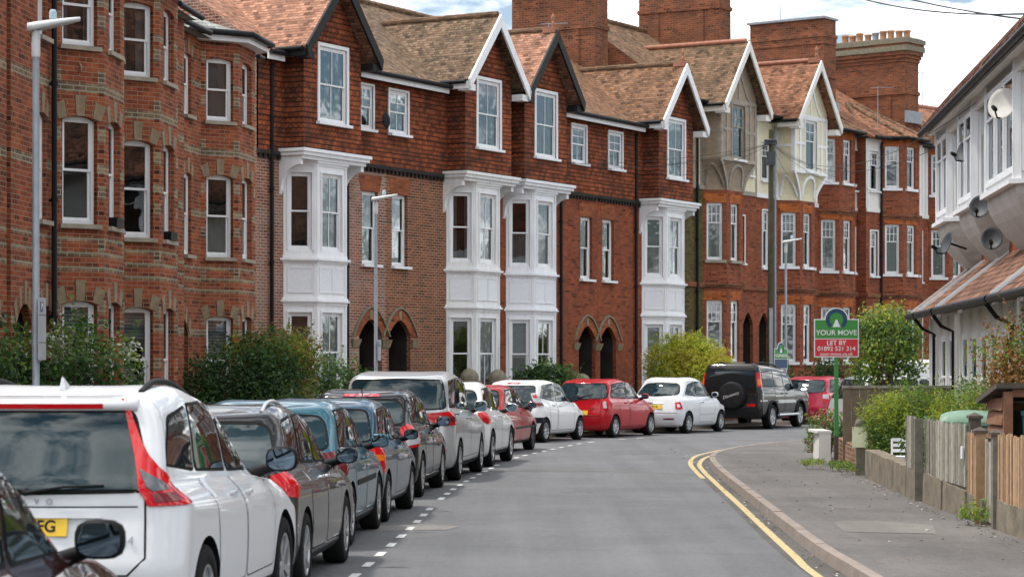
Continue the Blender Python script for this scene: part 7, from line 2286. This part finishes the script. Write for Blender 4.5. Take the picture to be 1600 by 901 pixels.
# bin store with its contents
t = empty('bin_store', (6.25, 27.2, .12)); tag(t, 'open fronted brown timber bin store with slatted side and sloping roof', 'bin store')
mb = MB()
for i in range(8):
    z = .05 + i * .165
    mb.hexa([(-.72, -.42, z), (-.68, -.42, z), (-.68, .44, z), (-.72, .44, z), (-.69, -.42, z + .15), (-.67, -.42, z + .15), (-.67, .44, z + .15 - (.03 if i == 7 else 0)), (-.69, .44, z + .15 - (.03 if i == 7 else 0))])
mb.build('side_panel', 'wood_red', t)
mb = MB(); mb.box(-.66, .66, .42, .44, 0, 1.28); mb.build('back_panel', 'wood_red', t)
mb = MB(); mb.box(.66, .69, -.42, .44, 0, 1.3); mb.build('side_panel', 'wood_red', t)
for x in (-.70, .60):
    mb = MB(); mb.box(x, x + .10, -.49, -.41, -.02, 1.42); mb.build('post', 'wood_red', t)
mb = MB(); mb.prism([(-.8, -.56, 1.46), (-.8, -.56, 1.52), (-.8, .6, 1.33), (-.8, .6, 1.27)], (1.62, 0, 0)); mb.build('store_roof', 'wood_dark', t)
mb = MB(); mb.box(-.6, .6, -.47, -.44, 1.36, 1.45); mb.build('fascia', 'wood_red', t)
t = empty('recycling_bin', (6.2, 27.1, .12)); tag(t, 'dark teal bin standing inside the timber bin store', 'bin')
mb = MB(); mb.hexa([(-.36, -.25, .05), (.36, -.25, .05), (.36, .25, .05), (-.36, .25, .05), (-.42, -.28, 1.15), (.42, -.28, 1.15), (.42, .28, 1.15), (-.42, .28, 1.15)]); mb.build('tub', 'bin_teal', t)
mb = MB(); mb.box(-.44, .44, -.31, .30, 1.15, 1.2); mb.build('rim', 'bin_teal', t)
o = MB(); T = Matrix.Translation((6.15, 27.15, 1.46)) @ Matrix.Rotation(R(25), 4, 'Y'); o.box(-.16, .16, -.12, .12, -.11, .03, 0, T); o.box(-.16, -.155, -.12, -.02, .03, .10, 0, T)
tag(o.build('cardboard_box', 'cardboard'), 'flattened brown cardboard box on top of the teal bin', 'box')
def wheelie(x, y, label, rot):
    t = empty('wheelie_bin', (x, y, .12), rot); tag(t, label, 'bin', 'green garden bins behind the fence')
    mb = MB(); mb.hexa([(-.24, -.26, .08), (.24, -.26, .08), (.24, .26, .08), (-.24, .26, .08), (-.29, -.34, 1.0), (.29, -.34, 1.0), (.29, .34, 1.0), (-.29, .34, 1.0)]); mb.build('tub', 'bin_green', t)
    mb = MB(); vs = []; n = 8
    for i in range(n + 1):
        a = math.pi * i / n
        for j in range(9):
            b = math.pi * j / 8
            vs.append((-.32 * math.cos(a), -.38 * math.cos(b), 1.0 + .15 * (math.sin(a) ** .6) * (math.sin(b) ** .5) + .01))
    mb.add(vs, [(i * 9 + j, (i + 1) * 9 + j, (i + 1) * 9 + j + 1, i * 9 + j + 1) for i in range(n) for j in range(8)], 0, True)
    mb.box(-.33, .33, -.39, .39, .97, 1.015); mb.build('lid', 'bin_green', t)
    for s in (-1, 1):
        mb = MB(); mb.lathe([(.09, -.025), (.1, 0), (.09, .025)], 14, 0, Matrix.Translation((s * .25, .27, .1)) @ Matrix.Rotation(R(90), 4, 'Y')); mb.build('wheel', 'trim', t)
wheelie(5.72, 29.6, 'pale green lidded bin showing above the tall grey picket fence', R(80))
wheelie(6.3, 29.3, 'second pale green bin, closer to the bin store', R(95))
t = empty('garden_chair', (5.88, 35.2, .12)); tag(t, 'low white garden chair showing over the rendered wall', 'chair')
mb = MB()
for x in (-.2, .2): mb.tube([(x, .2, 0), (x, .2, .62)], .016, 8); mb.tube([(x, -.2, 0), (x, -.2, .36)], .016, 8)
mb.build('leg', 'white_paint', t)
mb = MB(); mb.box(-.22, .22, -.22, .22, .34, .37); mb.build('seat', 'white_paint', t)
mb = MB()
for z in (.42, .5, .58): mb.box(-.2, .2, .19, .21, z, z + .05)
mb.build('backrest', 'white_paint', t)
# white boards leaning by the white house
for i, (x, y, lab) in enumerate(((9.05, 47.6, 'white panelled door leaning beside the far white house, partly over the fence top'), (9.5, 47.9, 'second white panelled door, leaning behind the first'))):
    t = empty('old_door', (x - .05, y + 1.2, .12), R(18)); tag(t, lab, 'door', 'spare white doors leaning by the house')
    T = Matrix.Rotation(R(-9), 4, 'X')
    mb = MB(); mb.box(-.28, .28, -.02, .02, .0, 1.95, 0, T); mb.build('leaf', 'white_paint', t)
    mb = MB()
    for a, b in ((.15, .8), (.95, 1.8)):
        mb.box(-.2, -.03, -.026, -.02, a, b, 0, T); mb.box(.03, .2, -.026, -.02, a, b, 0, T)
    mb.build('panel', 'white_old', t)

# ------------------------------------------------------------------ satellite dishes and aerials
def dish(p, label, yaw, mat, size=.30, pole=.25):
    t = empty('satellite_dish', p, yaw); tag(t, label, 'satellite dish', 'satellite dishes on the white houses')
    T = Matrix.Rotation(R(72), 4, 'X')
    mb = MB(); prof = [(.001, -.055)] + [(size * k, -.055 * (1 - k * k)) for k in (.25, .5, .75, .9, 1)] + [(size, .006), (size * .97, .01)] + [(size * k, -.055 * (1 - k * k) + .012) for k in (.75, .5, .25)] + [(.001, -.043)]
    mb.lathe(prof, 24, 0, T @ Matrix.Scale(1.12, 4, (0, 1, 0))); mb.build('reflector', mat, t)
    mb = MB(); mb.tube([(0, .0, -size * .98), (0, -.18, -size * .98), (0, -size * 1.25, -size * .45)], [.014, .014, .012], 6); mb.build('arm', 'black_iron', t)
    mb = MB(); mb.lathe([(.03, -.05), (.035, 0), (.028, .06)], 10, 0, Matrix.Translation((0, -size * 1.25, -size * .42)) @ Matrix.Rotation(R(70), 4, 'X')); mb.build('receiver', 'black_iron', t)
    mb = MB(); mb.tube([(0, .06, 0), (0, .12, -.02), (0, .14 + pole, -.1)], .02, 6); mb.build('bracket', 'black_iron', t)
dish((7.10, 34.3, 5.62), 'cream satellite dish beside the leaded upper window of the near white house', R(-35), 'dish_cream', .22)
dish((7.72, 40.4, 5.5), 'grey satellite dish under the eaves between the two far oriel windows', R(-60), 'dish_grey', .19)
dish((7.62, 38.6, 4.42), 'dark dish below the second oriel window, higher of the pair over the porch roof', R(-25), 'dish_grey', .175)
dish((7.66, 37.8, 3.86), 'large dark dish just above the porch tiles, lower of the pair', R(-15), 'dish_grey', .175)
dish((7.78, 42.4, 4.02), 'dark dish seen nearly edge on by the furthest porch roof', R(-75), 'dish_grey', .19)
t = empty('satellite_dish', row_point(3.55, -.12), R(90 - HH)); t.location.z = 8.3; tag(t, 'small grey dish edge on beside an attic window of the pale brick house', 'satellite dish', 'dishes on the terrace walls')
mb = MB(); mb.lathe([(.001, -.05), (.16, -.03), (.22, 0), (.21, .01), (.001, -.035)], 18, 0, Matrix.Translation((0, -.3, 0)) @ Matrix.Rotation(R(60), 4, 'Z') @ Matrix.Rotation(R(85), 4, 'X')); mb.build('reflector', 'dish_grey', t)
mb = MB(); mb.tube([(0, .1, -.05), (0, -.28, -.02)], .018, 6); mb.build('bracket', 'black_iron', t)
t = empty('satellite_dish', row_point(2.35, -.1), R(90 - HH)); t.location.z = 8.15; tag(t, 'round grey dish on the tiles between the gable window and small attic window', 'satellite dish', 'dishes on the terrace walls')
mb = MB(); mb.lathe([(.001, -.05), (.15, -.03), (.2, 0), (.19, .01), (.001, -.035)], 18, 0, Matrix.Translation((0, -.16, 0)) @ Matrix.Rotation(R(75), 4, 'X')); mb.build('reflector', 'lead', t)
mb = MB(); mb.tube([(0, .06, -.05), (0, -.14, -.02)], .018, 6); mb.build('bracket', 'black_iron', t)
def aerial(p, label, h=1.2, yaw=0.0, L=.8):
    t = empty('television_aerial', p, yaw); tag(t, label, 'aerial', 'television aerials on the roofs')
    mb = MB(); mb.tube([(0, 0, -.3), (0, 0, h)], .016, 6); mb.build('mast', 'galvanised', t)
    mb = MB(); mb.tube([(-L * .3, 0, h - .05), (L * .7, 0, h + .02)], .012, 6)
    for i in range(9):
        x = -L * .25 + L * .9 * i / 8; z = h - .05 + .07 * (x + L * .3) / L
        mb.tube([(x, -.16, z), (x, .16, z)], .006, 5)
    mb.build('antenna', 'galvanised', t)
rpz = lambda u, y, z: Vector((*row_point(u, y)[:2], z))
aerial(rpz(15.6, 1.2, 10.4), 'television aerial on a thin mast between the pink and lichen roofs', 2.1, R(20), .9)
aerial((10.9, 96.2, 15.4), 'television aerial on the flat topped red chimney stack', 1.7, R(40), .8)
aerial((17.6, 101.5, 13.2), 'television aerial past the pots, above the furthest ridge', 1.2, R(10), .9)
aerial((14.3, 92.6, 11.4), 'television aerial in front of the furthest hipped bay', 1.3, R(25), 1.0)

# front garden walls and piers of the terrace
def pier(x, y, h, label, cap='moss_stone'):
    t = empty('gate_pier', (x, y, .12), R(25)); tag(t, label, 'gate pier', 'gate piers of the terrace gardens')
    mb = MB(); mb.box(-.21, .21, -.21, .21, -.1, h); mb.build('shaft', 'brick_brown', t)
    mb = MB(); mb.box(-.25, .25, -.25, .25, h, h + .06); mb.lathe([(.24, h + .06), (.25, h + .12), (.23, h + .22), (.16, h + .32), (.06, h + .38), (.0, h + .39)], 16); mb.build('cap_stone', cap, t)
pier(-1.12, 62.3, 1.25, 'brick gate pier with a mossy rounded cap, first of two by the brown roofed house')
pier(-.38, 62.9, 1.22, 'brick gate pier with a mossy rounded cap, second of two beside the low spreading shrub')
pier(1.95, 65.8, 1.1, 'brick gate pier with a small rounded cap behind the bright red hatchback')
base = resample([tuple(p) for p in offset_line(PARK, 4.3)[::4]], .5)
def terrace_wall(y0, y1, label):
    seg = np.array([p for p in base if y0 <= p[1] <= y1])
    t = empty('garden_wall', (seg[0][0], seg[0][1], .12)); tag(t, label, 'wall', 'low front walls of the terrace gardens')
    a = seg - seg[0]; b = offset_line(seg, .23) - seg[0]
    mb = MB(); vs = []
    for p, q in zip(a, b): vs += [(*p, -.1), (*q, -.1), (*q, .62), (*p, .62)]
    n = len(a) - 1
    mb.add(vs, [(i * 4 + j, (i + 1) * 4 + j, (i + 1) * 4 + (j + 1) % 4, i * 4 + (j + 1) % 4) for i in range(n) for j in range(4)] + [(0, 1, 2, 3), (n * 4 + 3, n * 4 + 2, n * 4 + 1, n * 4)]); mb.build('wall_body', 'brick_brown', t)
    mb = MB(); vs = []
    a2 = offset_line(seg, -.03) - seg[0]; b2 = offset_line(seg, .26) - seg[0]
    for p, q in zip(a2, b2): vs += [(*p, .62), (*q, .62), (*q, .69), (*p, .69)]
    mb.add(vs, [(i * 4 + j, (i + 1) * 4 + j, (i + 1) * 4 + (j + 1) % 4, i * 4 + (j + 1) % 4) for i in range(n) for j in range(4)] + [(0, 1, 2, 3), (n * 4 + 3, n * 4 + 2, n * 4 + 1, n * 4)]); mb.build('coping', 'stone_sill', t)
terrace_wall(24, 31, 'low brick garden wall by the nearest lamp post')
terrace_wall(32, 39.5, 'low brick garden wall below the loose leafy shrub')
terrace_wall(40.7, 50, 'low brick garden wall below the big dark green shrub')
terrace_wall(51, 58, 'low brick garden wall under the first white bay')
terrace_wall(64, 69.5, 'low brick garden wall behind the rounded white three door car')
terrace_wall(70.5, 78, 'low brick garden wall below the yellow green bush')
terrace_wall(79, 92, 'low brick garden wall in front of the timbered gable houses')

# ------------------------------------------------------------------ two more vehicles beyond the garden
L, W, H = 4.0, 1.72, 1.50
c = Car('parked_car', L, W, H, hatch_rings(L, W, H, .98, .78, .95, .10, .4, 1.1, 1.8, .15, shoulder=.04, br=.1), 'paint_silver', 'silver hatchback parked behind the brown board fence, only its roof showing', group='vehicles parked beyond the corner')
c.body((-1.28, 1.24), .30); c.wheels(7)
side_glass(c, 0, 0, [(-1.42, -1.25, -.30, -.30, 1.02, 1.36, 1.39, .99), (-.22, -.22, .05, .86, .99, 1.39, 1.37, .955)])
rear_window(c, .99, 1.37, .64, .54, .08); windscreen(c, .97, 1.38, .6, .5)
tail_lights(c, [(34, .98), (66, .99), (70, .70), (36, .68)]); head_lights(c, [(-20, .6), (60, .62), (80, .84), (-10, .72)]); c.mirror(.64, 1.03, None, (.13, .2, .15), .16)
c.place(8.25, 53.2, 75, z=.12)
L, W, H = 4.3, 1.75, 1.86
w = W / 2
rg = [(.22, .22, .1, .14, w - .12, .12, .2, .02, .08), (.28, .28, .03, .06, w - .04, .14, .25, .02, .1), (.52, .5, .0, .0, w - .01, .14, .25, .02, .1), (.90, .75, .02, .04, w, .14, .25, .02, .1),
      (1.05, .92, .03, .12, w - .02, .14, .22, .02, .1), (1.12, 1.02, .04, .85, w - .04, .14, .2, .02, .1), (1.2, 1.08, .05, .95, w - .05, .13, .18, .02, .1),
      (1.72, 1.62, .10, 1.5, w - .12, .12, .16, .02, .1), (1.80, 1.74, .13, 1.65, w - .16, .12, .15, .02, .1), (1.84, 1.80, .2, 1.85, w - .3, .12, .15, .02, .1, .02), (1.85, 1.82, .45, 2.1, .2, .1, .1, .02, .02, .03)]
c = Car('parked_van', L, W, H, rg, 'paint_white_warm', 'small white van beyond the little tree, over the board fence', group='vehicles parked beyond the corner')
c.t['category'] = 'van'
c.body((-1.3, 1.35), .31); c.wheels(6)
side_glass(c, 0, 0, [(.0, .0, .3, .9, 1.14, 1.62, 1.58, 1.1)]); c.glass('rear_window', [(-.62, 1.2), (.62, 1.2), (.58, 1.66), (-.58, 1.66)], 'rear', -1, .06, 'car_glass', .02); windscreen(c, 1.15, 1.6, .6, .55)
tail_lights(c, [(40, 1.3), (60, 1.3), (60, .9), (40, .9)]); c.mirror(.62, 1.15, 'trim', (.13, .18, .2), .15)
c.place(9.75, 55.6, 60, z=.11)
# ------------------------------------------------------------------ camera, sky, sun
cam = bpy.data.cameras.new('camera'); co = bpy.data.objects.new('camera', cam); COL.objects.link(co)
co.location = (0, 0, 1.84); co.rotation_euler = (R(90), 0, 0)
cam.sensor_width = 36; cam.lens = 36 * 3700 / 1600
cam.shift_y = (570 - 450.5) / 1600
cam.clip_start = .5; cam.clip_end = 2000
cam.dof.use_dof = True; cam.dof.focus_distance = 34; cam.dof.aperture_fstop = 5.0
S.camera = co

SUN_EL, SUN_AZ = R(66), R(-82)          # azimuth clockwise from +Y: the sun stands over the left-hand terrace
w = bpy.data.worlds.new('World'); S.world = w; w.use_nodes = True
t = w.node_tree; bg = t.nodes['Background']
sky = t.nodes.new('ShaderNodeTexSky'); sky.sky_type = 'NISHITA'; sky.sun_disc = False
sky.sun_elevation = SUN_EL; sky.sun_rotation = SUN_AZ; sky.altitude = 50; sky.air_density = 1.0; sky.dust_density = 1.5
tc = t.nodes.new('ShaderNodeTexCoord')
sp = t.nodes.new('ShaderNodeSeparateXYZ'); t.links.new(tc.outputs['Generated'], sp.inputs[0])
ad = t.nodes.new('ShaderNodeMath'); ad.operation = 'ADD'; ad.inputs[1].default_value = .22
ab = t.nodes.new('ShaderNodeMath'); ab.operation = 'ABSOLUTE'
t.links.new(sp.outputs[2], ab.inputs[0]); t.links.new(ab.outputs[0], ad.inputs[0])
vd = t.nodes.new('ShaderNodeVectorMath'); vd.operation = 'DIVIDE'
cb = t.nodes.new('ShaderNodeCombineXYZ')
for i in range(3): t.links.new(ad.outputs[0], cb.inputs[i])
t.links.new(tc.outputs['Generated'], vd.inputs[0]); t.links.new(cb.outputs[0], vd.inputs[1])
mp = t.nodes.new('ShaderNodeMapping'); mp.inputs['Location'].default_value = (1.35, .25, 0)
t.links.new(vd.outputs[0], mp.inputs['Vector'])
nz = t.nodes.new('ShaderNodeTexNoise'); nz.inputs['Scale'].default_value = 4.2; nz.inputs['Detail'].default_value = 8; nz.inputs['Roughness'].default_value = .55
t.links.new(mp.outputs[0], nz.inputs['Vector'])
rp = t.nodes.new('ShaderNodeValToRGB'); rp.color_ramp.elements[0].position = .45; rp.color_ramp.elements[1].position = .56
t.links.new(nz.outputs['Fac'], rp.inputs['Fac'])
nz2 = t.nodes.new('ShaderNodeTexNoise'); nz2.inputs['Scale'].default_value = 4.5; nz2.inputs['Detail'].default_value = 6
t.links.new(mp.outputs[0], nz2.inputs['Vector'])
rc = t.nodes.new('ShaderNodeValToRGB')
CLOUD = 9.0
rc.color_ramp.elements[0].position = .36; rc.color_ramp.elements[0].color = (CLOUD * .60, CLOUD * .64, CLOUD * .70, 1)
rc.color_ramp.elements[1].position = .62; rc.color_ramp.elements[1].color = (CLOUD * 2.6, CLOUD * 2.6, CLOUD * 2.55, 1)
t.links.new(nz2.outputs['Fac'], rc.inputs['Fac'])
mx = t.nodes.new('ShaderNodeMix'); mx.data_type = 'RGBA'
t.links.new(rp.outputs['Color'], mx.inputs[0]); t.links.new(sky.outputs[0], mx.inputs[6]); t.links.new(rc.outputs['Color'], mx.inputs[7])
t.links.new(mx.outputs[2], bg.inputs['Color'])
bg.inputs['Strength'].default_value = .11

sl = bpy.data.lights.new('sun', 'SUN'); sl.energy = 2.4; sl.angle = R(4); sl.color = (1, .95, .88)
so = bpy.data.objects.new('sun', sl); COL.objects.link(so)
sd = Vector((math.sin(SUN_AZ) * math.cos(SUN_EL), math.cos(SUN_AZ) * math.cos(SUN_EL), math.sin(SUN_EL)))
so.rotation_euler = (-sd).to_track_quat('-Z', 'Y').to_euler()
so.location = (-20, 10, 40)

vs = S.view_settings
vs.view_transform = 'Standard'; vs.look = 'None'; vs.gamma = 1.0; vs.exposure = 0.52
vs.use_curve_mapping = False
S.render.engine = 'CYCLES'
S.cycles.use_denoising = True
S.cycles.max_bounces = 8; S.cycles.transparent_max_bounces = 12; S.cycles.caustics_reflective = False; S.cycles.caustics_refractive = False
S.cycles.sample_clamp_indirect = 6.0
